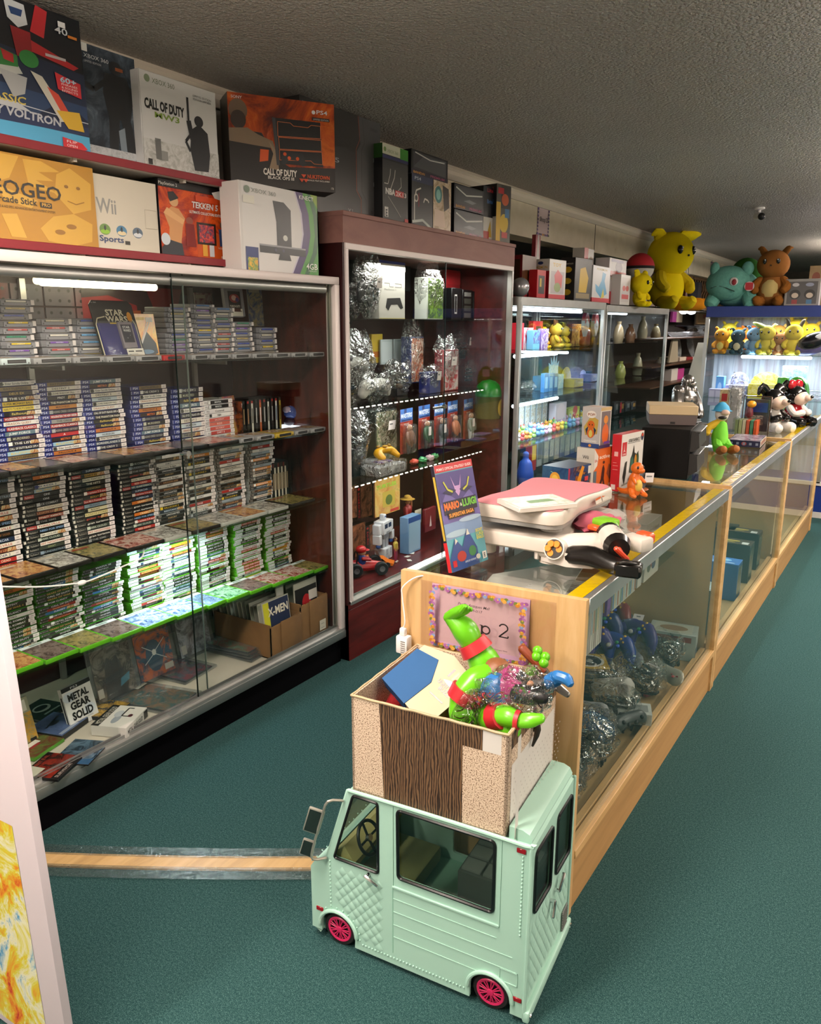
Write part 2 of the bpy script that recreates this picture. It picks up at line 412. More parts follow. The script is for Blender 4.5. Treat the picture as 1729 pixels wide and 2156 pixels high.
part(MB().box((XB,Y0,.135),(XF-.05,Y1,DECK-.002),C('#c9c0b0',.5)),'deck',cab)
b=MB();b.box((XB,Y1-.018,DECK),(XF-.05,Y1,1.77),woodmat('red_brown_side_panel','#331310','#4c1d16','#5d271d',(3,3,.5),7,.12));part(b,'side_panel',cab)
m,nt,bs=newmat('mottled_red_grey_back');nn=N(nt,'ShaderNodeTexNoise',Scale=2.2,Detail=2);nt.links.new(coords(nt),nn.inputs['Vector'])
rr=ramp(nt,[(.38,'#7d2626'),(.46,'#6a6068'),(.54,'#4a4a54'),(.64,'#8e7474')],nn.outputs['Fac']);nt.links.new(rr.outputs[0],bs.inputs['Base Color']);bs.inputs['Roughness'].default_value=.45
part(MB().box((XB-.02,Y0,DECK),(XB,Y1,1.77),C('#2c0c0c',.5)),'back_panel',cab)
b=MB();DK=C('#17171a',.5)
for r in range(3):
 for cidx in range(11):
  y=.9+cidx*.132;z=1.50+r*.083
  b.box((XB,y,z),(XB+.006,y+.124,z+.076),m)
  b.face((XB+.006,y,z),(0,.124,0),(0,0,.076));b.d([('e',u,v,.05,.08,'#120c0c')for u in(.18,.5,.82)for v in(.25,.75)])
part(b,'perforated_panel',cab)
b=MB();b.face((XB+.0075,1.98,1.50),(0,.62,0),(0,0,.25)).d([('r',0,0,1,1,'#2a1416'),('p',[(0,0),(.45,0),(.42,.7),(.2,.85),(0,.8)],'#8a1c1e'),('p',[(.22,.2),(.45,.2),(.45,.62),(.25,.6)],'#a8521f'),('p',[(.5,1),(.82,1),(.72,.3),(.66,.1)],'#7a1416'),('r',.84,.0,.98,.9,'#3a3a40')]);part(b,'back_picture',cab)
SH=[(1.482,-.014),(1.155,-.019),(.822,-.006),(.532,-.042)]
def shz(i,y):return SH[i][0]+SH[i][1]*(y-1.3)
XS=-2.242
for i in range(4):
 b=MB();za,zb=shz(i,Y0)-.008,shz(i,Y1-.03)-.008
 vs=[(XB,Y0,za),(XS,Y0,za),(XS,Y1-.03,zb),(XB,Y1-.03,zb)]
 b.add(vs+[(x,y,z+.007)for x,y,z in vs],[(3,2,1,0),(4,5,6,7),(0,1,5,4),(1,2,6,5),(2,3,7,6),(3,0,4,7)],GLASSD);part(b,'glass_shelf',cab)
for y in(1.72,2.52):
 b=MB();b.box((XB+.006,y,DECK),(XB+.022,y+.022,1.76),ALU)
 for i in range(4):b.box((XB+.01,y+.006,shz(i,y)-.04),(XB+.22,y+.016,shz(i,y)-.011),ALU)
 part(b,'shelf_standard',cab)
PN=clear('sliding_pane','#fafcfb',.6)
part(MB().box((XF-.019,1.90,.186),(XF-.0135,Y1-.02,1.772),PN),'glass_pane',cab)
part(MB().box((XF-.033,Y0,.186),(XF-.0275,1.96,1.772),PN),'glass_pane',cab)
b=MB()
for x,y in((XF-.0195,1.8985),(XF-.0335,1.9605)):b.box((x,y,.19),(x+.0065,y+.0022,1.77),C('#0c1613' if y<1.92 else '#5c655f',.2))
part(b,'glass_edge',cab)
b=MB();b.cyl((XF-.012,1.905,1.147),(XF+.012,1.905,1.147),.011,CHROME);b.box((XF-.012,1.80,1.142),(XF-.006,1.9,1.152),CHROME);part(b,'lock',cab)
b=MB();z=PX(265,600,-2.66);q=PX(92,591,-2.66)
b.limb([(-2.66,1.72,z.z-.004),(-2.66,PX(325,608,-2.66).y,z.z-.004)],.0145,emit('#fff3c8',6),12,1);b.limb([(-2.66,q.y,z.z),(-2.66,1.70,z.z)],.0145,emit('#ffe9b0',4),12,1)
part(b,'lamp_tube',cab)
sl=empty('strip_lamp','small strip lamp under the third game shelf at the end of the white cord','lamp',(-2.36,1.95,shz(2,1.95)-.02))
MB().box((-.012,-.15,-.004),(.012,.15,.010),WHITEP).build('housing',sl)
MB().box((-.010,-.145,-.009),(.010,.145,-.004),emit('#dff3ff',42)).build('lamp_tube',sl)
lamp('strip_lamp_light',(-2.33,2.0,shz(2,2.0)-.035),.03,.42,2.2,(.84,.95,1),(0,math.radians(-25),0))
cd=MB();pts=[PX(*p,-2.215)for p in((-40,1236),(0,1235),(60,1236),(110,1234),(155,1229),(175,1226),(200,1218),(260,1192),(300,1172),(345,1150))]
pts[-1].x=-2.33
cd.limb(pts,.0028,WHITEP,8,4);cd.sph(PX(172,1227,-2.215),(.008,.017,.009),WHITEP)
tag(cd.build('lamp_cord'),'thin white lamp cord with inline switch hanging across the game cases','cord')
# ---- kinds of boxed game: (case colour, band colour, band text, band text colour)
def case_mesh(w,l,t,body,lip=True):
 b=MB();b.box((-w,-l/2,0),(0,l/2,t*.96),body,.0012,1);return b
STK=C('#e6dcda',.5)
PLAST={'ps4':C('#16215f',.25),'ps2':C('#141413',.3),'ps3':C('#8d9190',.15),'xb':C('#4f9a1c',.3),'xbd':C('#2f7a16',.3),'ps5':C('#e4e0e2',.3)}
SP={'ps4':[('#e3dccf','#444','DESTINY 2'),('#e2ddd2','#222','KILLZONE SHADOW FALL'),('#141312','#ddd','PREY'),('#17120f','#e8e0d0','THE PHANTOM PAIN'),('#b9782f','#5a2010','MADNESS'),('#1a1816','#999','ASSASSINS CREED ODYSSEY'),('#9c2320','#eee','WOLFENSTEIN THE NEW ORDER'),('#8e8c88','#333','THE ORDER'),('#a3211f','#eee','FLASHBACK CLASSICS'),('#1d1a18','#aaa','ASSASSINS CREED ODYSSEY'),('#b3262a','#fff','A'),('#3a4a5a','#ddd','BORDERLANDS 3'),('#93b9d0','#e8c020','BULLETSTORM'),('#e7e2dc','#333','The Elder Scrolls Online'),('#b36a2c','#222','FALLOUT 4'),('#6f5a33','#222','BATTLEFIELD'),('#18130f','#c8a860','DEUS EX'),('#141414','#eee','THE LIST'),('#e0b820','#111','SUPER MONKEY BALL'),('#e8c840','#333','NARUTO TO BORUTO SHINOBI'),('#151515','#eee','CALL OF DUTY BLACK OPS 4'),('#1a1713','#bba','MURDERED'),('#17130f','#d8c060','fallout'),('#e4dfd8','#a05020','DRAGON QUEST'),('#5c7482','#eee','JUMP FORCE'),('#20202a','#ddd','THE CREW 2'),('#c0cdd6','#333','HORIZON'),('#2a160f','#e07030','METRO')],'ps5':[('#e6dfdf','#222','Control'),('#17161a','#ddd','MAFIA'),('#d8d3d2','#333','GODFALL'),('#c8564e','#f2d0c8','SACKBOY'),('#d0685a','#f6d6c8','RIDE'),('#e7e2e0','#333','NBA'),('#ba4a44','#eee','DIRT 5')],'ps2':[('#14110e','#8a5a2a','GOD OF WAR'),('#e2dccb','#1d2a6a','MX RIDER 2'),('#8aa0b0','#e0b020','SSX TRICKY'),('#12110f','#ddd','ONI'),('#12110f','#ddd','ONI'),('#151210','#bbb','ACE COMBAT'),('#e6dcc8','#8a6a40','ESPN INTERNATIONAL'),('#6a2818','#c09060','LEGION LEGEND'),('#8a2a1c','#f0e8d8','DYNASTY WARRIORS 2'),('#131211','#999','THE SIMS'),('#e8e2d4','#b03020','THRILLVILLE'),('#141414','#8ab0e0','NEED FOR SPEED'),('#e6e0d0','#444','SMUGGLERS RUN'),('#3a423a','#c0c8b8','DARK CLOUD'),('#e2ddd2','#b03a20','007 NIGHTFIRE'),('#2d3326','#9aa070','SWAT'),('#1d2a44','#cdd8e8','SUPERCAR'),('#b08a30','#222','FREAKY FLYERS'),('#d8d2bc','#444','FINAL FANTASY X'),('#161310','#e6dcc4','THE HITZ'),('#1a1812','#a08850','ODDWORLD'),('#ae2c26','#f0e8e0','gran turismo 3 A-spec'),('#17140f','#c8a030','BULLY'),('#b02428','#f2e4d8','Dave Mirra Freestyle BMX'),('#93a9b8','#445','FLIGHT'),('#e0d4ae','#15120c','ROCKY'),('#dfcf9a','#8a7a40','RADIATA STORIES'),('#141210','#c04030','guitar hero'),('#131110','#e8e4dc','gran turismo'),('#15181c','#8898a8','THUNDERSTRIKE'),('#a8201c','#f0dcc0','RED DEAD'),('#1e4a6a','#e8e0c0','NFL QUARTERBACK'),('#c86a1c','#fff0c0','CRASH')],'ps3':[('#e0dad0','#444','HAZE'),('#15130f','#d8b830','KILLZONE 2'),('#2a231c','#a08a68','DARK SOULS'),('#17130e','#7a4a20','SKATE'),('#c9c0b4','#222','SAINTS ROW'),('#1c1a18','#bbb','HEAVY RAIN'),('#95a3ae','#333','ICO'),('#e6e0d8','#a06030','BORDERLANDS'),('#4a2a1a','#d0a070','DRAGON AGE'),('#e2ddd6','#222','Mirrors Edge'),('#a42a24','#eee','RAGE'),('#151515','#e8e8e8','UNCHARTED'),('#24303a','#c8d8e8','RESISTANCE'),('#e08a30','#fff','ORANGE BOX'),('#1a1612','#ccb080','FARCRY'),('#dedad6','#345','DiRT'),('#2d4a22','#d0e0a0','TUROK'),('#3a3432','#c4b8b0','TWISTED METAL')],'xb':[('#1b1a1a','#ddd','CALL OF DUTY'),('#e6eaea','#345','FABLE II'),('#2c2422','#a02820','HITMAN'),('#1c2430','#c8c8c8','BIOSHOCK'),('#22201f','#d8d0c8','GEARS OF WAR'),('#e0e6e8','#556','FORZA'),('#d89a2c','#333','HOT SHOT'),('#1d1c1d','#c8b8a8','SKYRIM'),('#b02a22','#f4e8e0','NEED FOR SPEED'),('#e8ecec','#222','Just Cause 2'),('#35506a','#eee','CRACKDOWN'),('#e2e6e6','#a02820','PERFECT DARK'),('#a8302c','#fff','MADDEN'),('#1f3b46','#bfd8e0','LOST ODYSSEY'),('#cfd6d8','#333','ASSASSINS CREED'),('#181818','#e0e0e0','MASS EFFECT'),('#7a3020','#f0c060','BORDERLANDS'),('#e4e8e8','#557','HALO 3')],'xbd':[('#262524','#ccc','HALO 5'),('#2b2a2a','#eee','MORTAL KOMBAT'),('#252423','#bbb','QUANTUM BREAK'),('#2a2928','#e8e8e8','MAFIA III'),('#302c2a','#d0d0d0','SNIPER'),('#232323','#ddd','TOM CLANCY'),('#2c2a29','#ddd','CALL OF DUTY'),('#262626','#eee','TITANFALL'),('#8a2a22','#e8b080','Overwatch'),('#2a2a2a','#ccc','DESTINY'),('#403a34','#ddd','DOOM'),('#262424','#c8a850','GEARS OF WAR 4'),('#3a6a9a','#eee','SUNSET'),('#b0642a','#221','RYSE'),('#d8d4d0','#333','METRO')],}
BAND={'ps4':('#1b2a78','PS4','#dfe4f2',.24),'ps5':('#e6e2e4','PS5','#333',.18),'ps2':('#121110','PlayStation 2','#b8b0a4',.30),'ps3':('#3a3634','PS3','#c8c0b8',.16),'xb':('#e4e8e8','XBOX 360','#8a9a8a',.27),'xbd':('#2a2928','XBOX ONE','#9a9a9a',.2)}
CN={'#e':'white','#d':'pale','#1':'black','#2':'dark','#9':'red','#a':'red','#b':'orange','#8':'grey','#c':'light','#3':'slate','#5':'blue-grey','#6':'brown','#4':'brown','#7':'brown'}
NAMEK={'ps4':('bluray_game_case','blue game case'),'ps5':('white_game_case','white game case'),'ps2':('black_game_case','black game case'),'ps3':('clear_game_case','clear game case'),'xb':('green_game_case','green game case'),'xbd':('green_game_case','green game case')}
PROTO={}
def colour_word(h):
 r,g,bl=[int(h[i:i+2],16)for i in(1,3,5)];mx,mn=max(r,g,bl),min(r,g,bl)
 if mx-mn<34:return 'black' if mx<70 else 'grey' if mx<190 else 'white'
 if mx<75:return 'dark'
 if r==mx:return('yellow' if g>.72*r else 'orange' if g>.52*r else 'brown' if mx<130 else 'red')if mn<.6*mx else 'cream'
 return 'green' if g==mx else 'blue'
def proto(fam,k,L,T):
 key=(fam,k)
 if key not in PROTO:
  bg,fg,tx=SP[fam][k];band,bt,bc,bw=BAND[fam]
  o=case_mesh(.118,L,T,PLAST[fam]).build(NAMEK[fam][0])
  b=MB();f=b.face((.0002,-L/2+.002,T*.06),(0,L-.004,0),(0,0,T*.82))
  its=[('r',0,0,1,1,bg if fam!='ps2' else '#121110'),('r',0,0,bw,1,band)]
  if fam=='ps2':
   its+=[('r',.005,.12,.055,.88,'#ddd6ca'),('t',bt,.085,.25,.5,bc,.19),('r',.31,.02,.97,.98,bg)]
   if k%7==3:its+=[('r',.08,0,.3,1,'#a02a2c'),('t',bt,.1,.25,.5,'#eed',.18)]
  elif fam in('xb','xbd'):its+=[('e',.03,.5,.018,.26,'#8e9690'),('t',bt,.065,.28,.45,bc,bw*.7)]
  else:its+=[('r',.005,.08,.012,.92,bc),('t',bt,.07,.2,.62,bc,bw*.55)]
  w=min(.6,.045*len(tx));x0=max(bw+.02,(bw+.86)/2-w/2)
  its+=[('t',tx,x0,.24,.55,fg,min(w,.88-x0),.012)]
  if k%4==1:its+=[('r',bw+.01,.05,bw+.09,.95,fg)]
  if k%5==2:its+=[('p',[(.7,.05),(.9,.05),(.86,.95),(.72,.95)],art('s%d'%(k%3),['#3a2a22','#a0522a','#d8c08a','#334a5c'],60))]
  b.d(its);b.build('spine_insert',o)
  b=MB();b.box((-.02,L/2-.021,T*.08),(.0012,L/2+.0008,T*.9),STK)
  b.face((.0012,L/2-.021,T*.08),(0,.021,0),(0,0,T*.82)).d([('t','.00',.2,.3,.4,'#8a8080',.5)]);b.build('price_sticker',o)
  PROTO[key]=[o,False]
 return PROTO[key]
def stack(fam,si,nth,x,px0,px1,py_top,count,landmark,order=None,L=None,seed=0):
 rnd=random.Random(si*31+nth*7+seed)
 a=PX(px0,py_top,x);c=PX(px1,py_top,x);ym=(a.y+c.y)/2;L=.166
 z0=shz(si,ym);T=(a.z+c.z)/2-z0;T=T/count
 nvar=len(SP[fam]);seq=order or[rnd.randrange(nvar)for _ in range(count)]
 span=c.y-L/2
 for i in range(count):
  k=seq[i%len(seq)];pr=proto(fam,k,L,.0138)
  o=pr[0]if not pr[1]else copytree(pr[0]);pr[1]=True
  put(o,(x+rnd.uniform(-.006,.004),span+rnd.uniform(-.004,.004)*(1 if fam[:2]!='xb' else 1.6),z0+(count-1-i)*T),rnd.uniform(-.025,.025));o.scale=(1,1,T/.0138*.985)
  col=colour_word(SP[fam][k][0])
  tag(o,f'{col} spined {NAMEK[fam][1]}, {ORD[i]} from top of {landmark}','video game',landmark.split(',')[0]+' of games')
XK=-2.425
P4=lambda*a:list(a)
stack('ps4',1,0,XK,-20,78,802,17,'leftmost stack, second shelf',[13,15,16,17,18,19,22,6,23,8,24,21,17,20,12,15,26])
stack('ps4',1,1,XK,80,169,803,17,'second stack, second shelf',[15,0,1,2,3,4,5,6,7,8,9,10,27,12,13,14,22])
stack('ps4',1,2,XK,170,254,798,17,'third stack, second shelf',[24,27,13,0,26,1,23,20,3,22,22,14,26,13,11,25,21])
stack('ps4',1,3,XK,260,349,811,14,'fourth stack, second shelf',[15,25,13,23,1,14,27,5,21,7,24,9,22,26])
stack('ps4',1,4,XK,345,427,817,11,'fifth stack, second shelf',[25,21,22,24,13,20,0,26,23,7,1])
stack('ps5',1,5,XK,420,490,842,9,'short sixth stack, second shelf',[1,1,0,5,3,4,3,6,2])
stack('ps2',2,0,XK,-75,29,1010,17,'cropped leftmost stack, third shelf')
stack('ps2',2,1,XK,20,134,991,20,'second stack, third shelf',[31,32,0,1,2,3,4,5,6,7,8,9,10,11,12,13,14,15,29,18])
stack('ps2',2,2,XK,125,230,988,18,'third stack, third shelf',[16,17,18,19,20,21,22,23,24,25,26,27,28,13,14,28,9,27])
stack('ps2',2,3,XK,235,325,973,19,'fourth stack, third shelf',[5,29,9,27,18,30,31,16,21,16,32,28,28,32,11,21,13,30,29])
stack('ps3',2,4,XK,320,388,956,20,'fifth stack, third shelf')
stack('ps3',2,5,XK,390,449,948,20,'sixth stack, third shelf')
stack('ps3',2,6,XK,455,512,940,20,'seventh stack, third shelf')
stack('ps3',2,7,XK,522,575,931,20,'eighth stack, third shelf')
stack('xbd',3,0,XK,-25,66,1232,16,'leftmost stack, fourth shelf')
stack('xbd',3,1,XK,72,164,1206,20,'second stack, fourth shelf')
stack('xbd',3,2,XK,176,253,1189,20,'third stack, fourth shelf')
stack('xb',3,3,XK,262,343,1154,20,'fourth stack, fourth shelf')
stack('xb',3,4,XK,342,407,1136,20,'fifth stack, fourth shelf')
stack('xb',3,5,XK,412,478,1111,20,'sixth stack, fourth shelf')
stack('xb',3,6,XK,484,548,1092,20,'seventh stack, fourth shelf')
stack('xb',3,7,XK,558,609,1082,20,'eighth stack, fourth shelf')
# ---- grey game cartridges, stacked and lying along the shelf fronts
def cart_proto():
 G,G2=C('#78777d',.5),C('#3f3e44',.55)
 o=MB().box((-.115,-.062,0),(0,.062,.0165),G,.0015,1).build('game_cartridge')
 b=MB();b.box((0,-.045,.001),(.0025,.052,.0125),C('#8e8d93',.5));b.face((.0025,-.045,.001),(0,.097,0),(0,0,.0115)).d([('r',.04,.15,.09,.45,'#4e4d53'),('r',.84,.15,.9,.45,'#4e4d53'),('r',.1,.62,.86,.97,'#2c2b30')])
 b.box((-.1151,-.0622,0),(.0004,.0622,.0022),G2);b.box((-.115,-.0621,.0055),(0,.0621,.0065),G2);b.build('front_ridge',o)
 return o
LAB=['#d8cdb8','#c8b070','#e0d8cc','#3a4fae','#c04a4a','#2f8f70','#e0c020','#6aa8d8','#7a4ab0','#2a6ab0']
CART={}
def cart(k):
 if k not in CART:
  o=cart_proto();h=LAB[k%len(LAB)];b=MB();b.box((-.03,-.030,.0165),(.0008,.036,.0168),C(h));b.face((.0028,-.030,.0092),(0,.066,0),(0,0,.0042)).d([('r',0,0,1,1,h),('t','NINTENDO'[:3+k%5],.3,.15,.6,'#222' if k%2 else '#eee',.4)]);b.build('label',o)
  b=MB();b.box((-.02,.052,.003),(.004,.0634,.0155),STK);b.build('price_sticker',o);CART[k]=[o,False]
 return CART[k]
def carts(nth,px0,px1,pt,count,what,seed,x=-2.44,rz=0):
 rnd=random.Random(seed);a,c=PX(px0,pt,x),PX(px1,pt,x);z0=shz(0,c.y);T=((a.z+c.z)/2-z0)/count
 for i in range(count):
  p=cart(rnd.randrange(10));o=p[0]if not p[1]else copytree(p[0]);p[1]=True
  put(o,(x+rnd.uniform(-.006,.006),c.y-.064+rnd.uniform(-.006,.004),z0+(count-1-i)*T),rz+rnd.uniform(-.03,.03));o.scale=(1,1,T/.0165*.96)
  tag(o,f'grey game cartridge, {ORD[i]} from top of {what}','cartridge',what+' of cartridges')
carts(0,-20,68,629,9,'tallest cartridge stack at the frame edge',1)
carts(1,77,152,670,6,'cartridge stack second from the frame edge',2)
carts(2,152,220,670,6,'cartridge stack beside the blister pack',3)
carts(3,335,400,646,10,'cartridge stack behind the glass pane edge',4)
carts(4,402,452,640,11,'cartridge stack just past the pane edge',5)
carts(5,450,491,647,10,'cartridge stack under the standing cartridge',6)
carts(6,492,531,677,7,'second last cartridge stack',7)
carts(7,534,583,689,5,'lowest and last cartridge stack',8)
def slotcart(px0,px1,py,si,body,label,x=-2.245,lift=0):
 a,c=PX(px0,py,x),PX(px1,py,x);w=(c.y-a.y)*.97;ym=(a.y+c.y)/2;h=.0185
 B=C(body,.45);o=MB().box((-.118,-w/2,0),(0,w/2,h),B,.003,2).build('flat_cartridge')
 b=MB();b.face((0.0001,-w/2,0),(0,w,0),(0,0,h)).d([('r',.2,.22,.84,.8,'#15151a'),('r',.24,.45,.8,.55,'#4a4a4e'),('r',.06,.1,.1,.35,'#33333a'),('r',.9,.1,.94,.35,'#33333a')]);b.build('connector_slot',o)
 b=MB();b.face((-.105,-w*.33,h),(.07,0,0),(0,w*.66,0)).d([('r',0,0,1,1,art('c%d'%(px0%3),['#20242c','#8a3a2a','#c8b890','#3a5a7a'],40))]);b.build('label',o)
 put(o,(x,ym,shz(si,ym)+lift),random.uniform(-.02,.02));return tag(o,label,'cartridge','cartridges lying along the shelf edge')
GC='#918f90'
for i,(a,c,col)in enumerate([(2,66,'#b9c4c6'),(70,152,GC),(154,222,GC),(225,285,GC),(287,342,GC),(344,391,'#a3161a'),(404,443,GC),(445,488,GC),(490,530,GC),(532,573,GC),(576,612,GC),(615,648,GC),(653,686,GC)]):
 q=ORD[i]
 slotcart(a,c,762-i*1.2,0,col,{0:'pale plastic flat cartridge at the frame edge, first shelf front',5:'red flat cartridge among grey ones along first shelf front'}.get(i,f'grey flat cartridge, {q} along the front of the first shelf'))
for i,(a,c,col)in enumerate([(507,537,GC),(542,579,GC),(581,620,'#b39428'),(622,653,GC),(656,688,GC)]):
 slotcart(a,c,930,1,col,'yellow flat cartridge on the second shelf front' if i==2 else f'grey flat cartridge, {ORD[i]} of the row ending the second shelf front')
slotcart(200,280,738,0,'#8d9ba3','blue-grey cartridge lying loose before the blister pack',-2.37,.0)
slotcart(522,580,738,0,'#c4c3c2','pale cartridge lying loose before the lowest cartridge stack',-2.37,.0)
# ---- games lying flat along the shelf fronts
FA=[['#1b1a1c','#4a3a34','#7a6a60','#2a3440'],['#2a1c18','#8a4a2a','#c89a5a','#3a2a2a'],['#20261c','#5a5a34','#9a8a50','#2a2a20'],['#9a9890','#c8c6bc','#6a6660','#44443f'],['#141a26','#3a5a8a','#a8c0d8','#e8eef4'],['#0f2216','#2a6a3c','#9ac8a0','#18301f'],['#3a1210','#8a2a20','#c8b0a0','#1a1414'],['#e0e6ee','#7a94b0','#38506a','#c8d4dc']]
def flat(px0,px1,py,si,fam,ai,label,x=-2.25,depth=.165,lift=0,group=None):
 a,c=PX(px0,py,x),PX(px1,py,x);w=min(.16,(c.y-a.y)*.985);ym=(a.y+c.y)/2;T=.0145
 nm={'b':'black_game_case','c':'clear_game_case','g':'green_game_case'}[fam]
 o=MB().box((-depth,-w/2,0),(0,w/2,T),{'b':C('#161514',.25),'c':C('#a9a8a0',.2),'g':C('#58a81c',.25)}[fam],.0018,2).build(nm)
 b=MB();
 b.face((-.004,-w/2+.004,T),(0,w-.008,0),(-depth+.008,0,0))
 its=[('r',0,0,1,1,art('f%d'%ai,FA[ai],30))]
 if fam=='g':its+=[('r',0,.86,1,1,'#dfe6e2'),('r',.3,.89,.7,.97,'#8a988c')]
 if fam!='g':its+=[('r',.05,.8,.6,.9,'#b8ac98' if ai%2 else '#8a3a28')]
 b.d(its);b.build('cover',o)
 put(o,(x,ym,shz(si,ym)+lift),random.uniform(-.02,.02));tag(o,label,'video game',group);return o
for i,(a,c)in enumerate([(-62,18),(20,82),(84,148),(150,208),(209,260),(262,322),(324,374),(376,438),(440,504)]):
 flat(a,c,975-i*6,1,'b',[0,1,0,6,0,1,6,0,6][i],f'black game lying flat, {ORD[i]} along the second shelf front',group='games flat on the second shelf')
for i,(a,c,f_,k)in enumerate([(-60,30,'b',1),(33,119,'b',1),(121,194,'b',3),(196,267,'b',2),(268,348,'b',6),(349,404,'c',3),(406,466,'b',2),(467,514,'c',3),(516,564,'c',1),(566,608,'c',3),(610,668,'b',2)]):
 flat(a,c,1215-i*16,2,f_,k,f'{"black" if f_ == "b" else "clear"} game lying flat, {ORD[i]} along the third shelf front',group='games flat on the third shelf')
for i,(a,c,k)in enumerate([(-60,20,0),(22,93,1),(95,168,0),(169,236,2),(237,303,0),(305,374,4),(376,439,4),(441,479,7),(481,528,5),(530,574,0),(576,618,6),(620,661,6),(663,700,2)]):
 flat(a,c,1420-i*17,3,'g',k,f'green edged game lying flat, {ORD[i]} along the fourth shelf front',group='games flat on the fourth shelf')
 # ------------------------------------------------------------------ things on the deck of the game cabinet
def at_floor(o,px,py,z,rz=0,rot=None):
 p=PZ(px,py,z);put(o,p,rz,rot);return o
CARD=noisemat('brown_corrugated_card',[(.3,'#6b4a2a'),(.6,'#8a6238'),(.8,'#9a7146')],5,5,.75,.06)
CARDL=C('#a98052',.7)
def comic_box(label,y0,y1,x0,x1,h,grp):
 t=empty('comic_box',label,'cardboard box',((x0+x1)/2,(y0+y1)/2,DECK),0)
 b=MB();w=.005;hx,hy=(x1-x0)/2,(y1-y0)/2
 b.box((-hx,-hy,0),(hx,hy,w),CARD);b.box((-hx,-hy,0),(-hx+w,hy,h),CARD);b.box((-hx,-hy,0),(hx,-hy+w,h),CARD);b.box((-hx,hy-w,0),(hx,hy,h),CARD)
 b.prism([(-hy,0),(hy,0),(hy,h*1.02),(hy*.1,h*.97),(-hy,h*.93)],(hx,0,0),(0,1,0),(0,0,1),(-w,0,0),CARD);b.build('box_body',t)
 b=MB();b.box((hx,-hy*.35,.0),(hx+w,hy*1.0,h*1.0),CARD,.001);b.build('front_flap',t)
 return t
B1=comic_box('open brown cardboard comic box nearer the pane edge, filled with bagged comics',2.335,2.535,-2.56,-2.215,.155,None)
B2=comic_box('open brown cardboard comic box in the cabinet corner with a white label',2.545,2.735,-2.56,-2.225,.185,None)
b=MB();b.face((.175,.03,.02),(0,.045,0),(0,0,.05)).d([('r',0,0,1,1,'#d6cdbd'),('r',.2,.2,.8,.25,'#888'),('r',.2,.6,.7,.65,'#888')]);b.build('paper_label',B2)
rnd=random.Random(5)
def comic(x,y,z,w,h,lean,label,cover,grp,rz=0):
 o=MB().box((-.0025,-w/2,0),(.0025,w/2,h),C(rnd.choice(['#cfc8ba','#b8b2a6','#d8d2c8','#8f897d']),.3)).build('comic_book')
 if cover:
  b=MB();b.face((.0027,-w/2+.004,.004),(0,w-.008,0),(0,0,h-.008)).d(cover);b.build('cover',o)
 put(o,(x,y,z),rot=(0,lean,rz));return tag(o,label,'comic book',grp)
for i in range(13):
 comic(-2.55+i*.023,2.435,DECK+.008,.165,.225-.004*(i%3),-.24+.008*i,f'bagged comic standing in the nearer cardboard box, {ORD[i]} from its back',None,'comics in the nearer cardboard box')
comic(-2.245,2.43,DECK+.008,.17,.235,-.12,'superhero team comic facing front in the nearer cardboard box',[('r',0,0,1,1,'#2a3150'),('r',0,.0,.22,1,'#cfc832'),('p',[(.5,0),(1,0),(1,.3),(.7,.34)],'#2a7a3a'),('e',.45,.18,.22,.14,'#b3222a'),('t','X-MEN',.18,.72,.16,'#e8dcc8',.78,.03)],None)
comic(-2.30,2.505,DECK+.008,.05,.27,-.05,'white board divider with blue logo standing among the boxed comics',[('r',0,0,1,1,'#dcd8d2'),('r',.1,.28,.9,.6,'#27508f')],None)
for i in range(9):
 comic(-2.54+i*.03,2.64,DECK+.008,.16,.25-.005*(i%2),-.2+.012*i,f'bagged comic standing in the corner cardboard box, {ORD[i]} from its back',None,'comics in the corner cardboard box')
comic(-2.262,2.64,DECK+.008,.16,.26,-.06,'black and red comic facing front in the corner cardboard box',[('r',0,0,1,.9,'#1f1c1e'),('e',.5,.6,.2,.16,'#b3222a'),('r',.62,.62,1,.8,'#dcd4cc'),('t','SPAWN',.25,.45,.13,'#c8b070',.6,.02)],None)
def slab(label,w,h,cols,k,extra=()):
 t=empty('comic_slab',label,'slabbed comic')
 b=MB();b.box((-.006,-w/2,0),(.006,w/2,h),clear('slab_plastic','#f4f6f6',1.8,.02,1.5,3,.05,.09,'#c4ccd4'),.004,2);b.build('clear_case',t)
 b=MB();b.box((-.002,-w/2+.018,.015),(.002,w/2-.018,h-.03),C('#1a1918',.4));b.face((.0022,-w/2+.018,.015),(0,w-.036,0),(0,0,h-.045)).d([('r',0,0,1,1,art('slab%d'%k,cols,13))]+list(extra));b.build('comic',t)
 b=MB();b.face((.0067,w*.12,h*.84),(0,w*.3,0),(0,0,.02)).d([('r',0,0,1,1,'#cfc6b8')]);b.build('paper_label',t)
 return t
def standing(t,px,py,x,lean=-.2,rz=0):p=PX(px,py,x);put(t,(x,p.y,DECK),rot=(0,lean,rz));return t
standing(slab('slabbed grey-brown comic standing beside the white cover box',.21,.30,['#5b5348','#8a7f70','#2a2622','#b8ac98'],1,[('p',[(.2,0),(.8,0),(.7,.5),(.62,.62),(.5,.55),(.38,.62),(.3,.5)],'#2b2825'),('e',.78,.86,.12,.07,'#d8d2c4'),('r',.02,.06,.16,.2,'#d9d3c8'),('p',[(.6,.12),(.85,.18),(.88,.3),(.64,.24)],'#3f86a0')]),245,1400,-2.46)
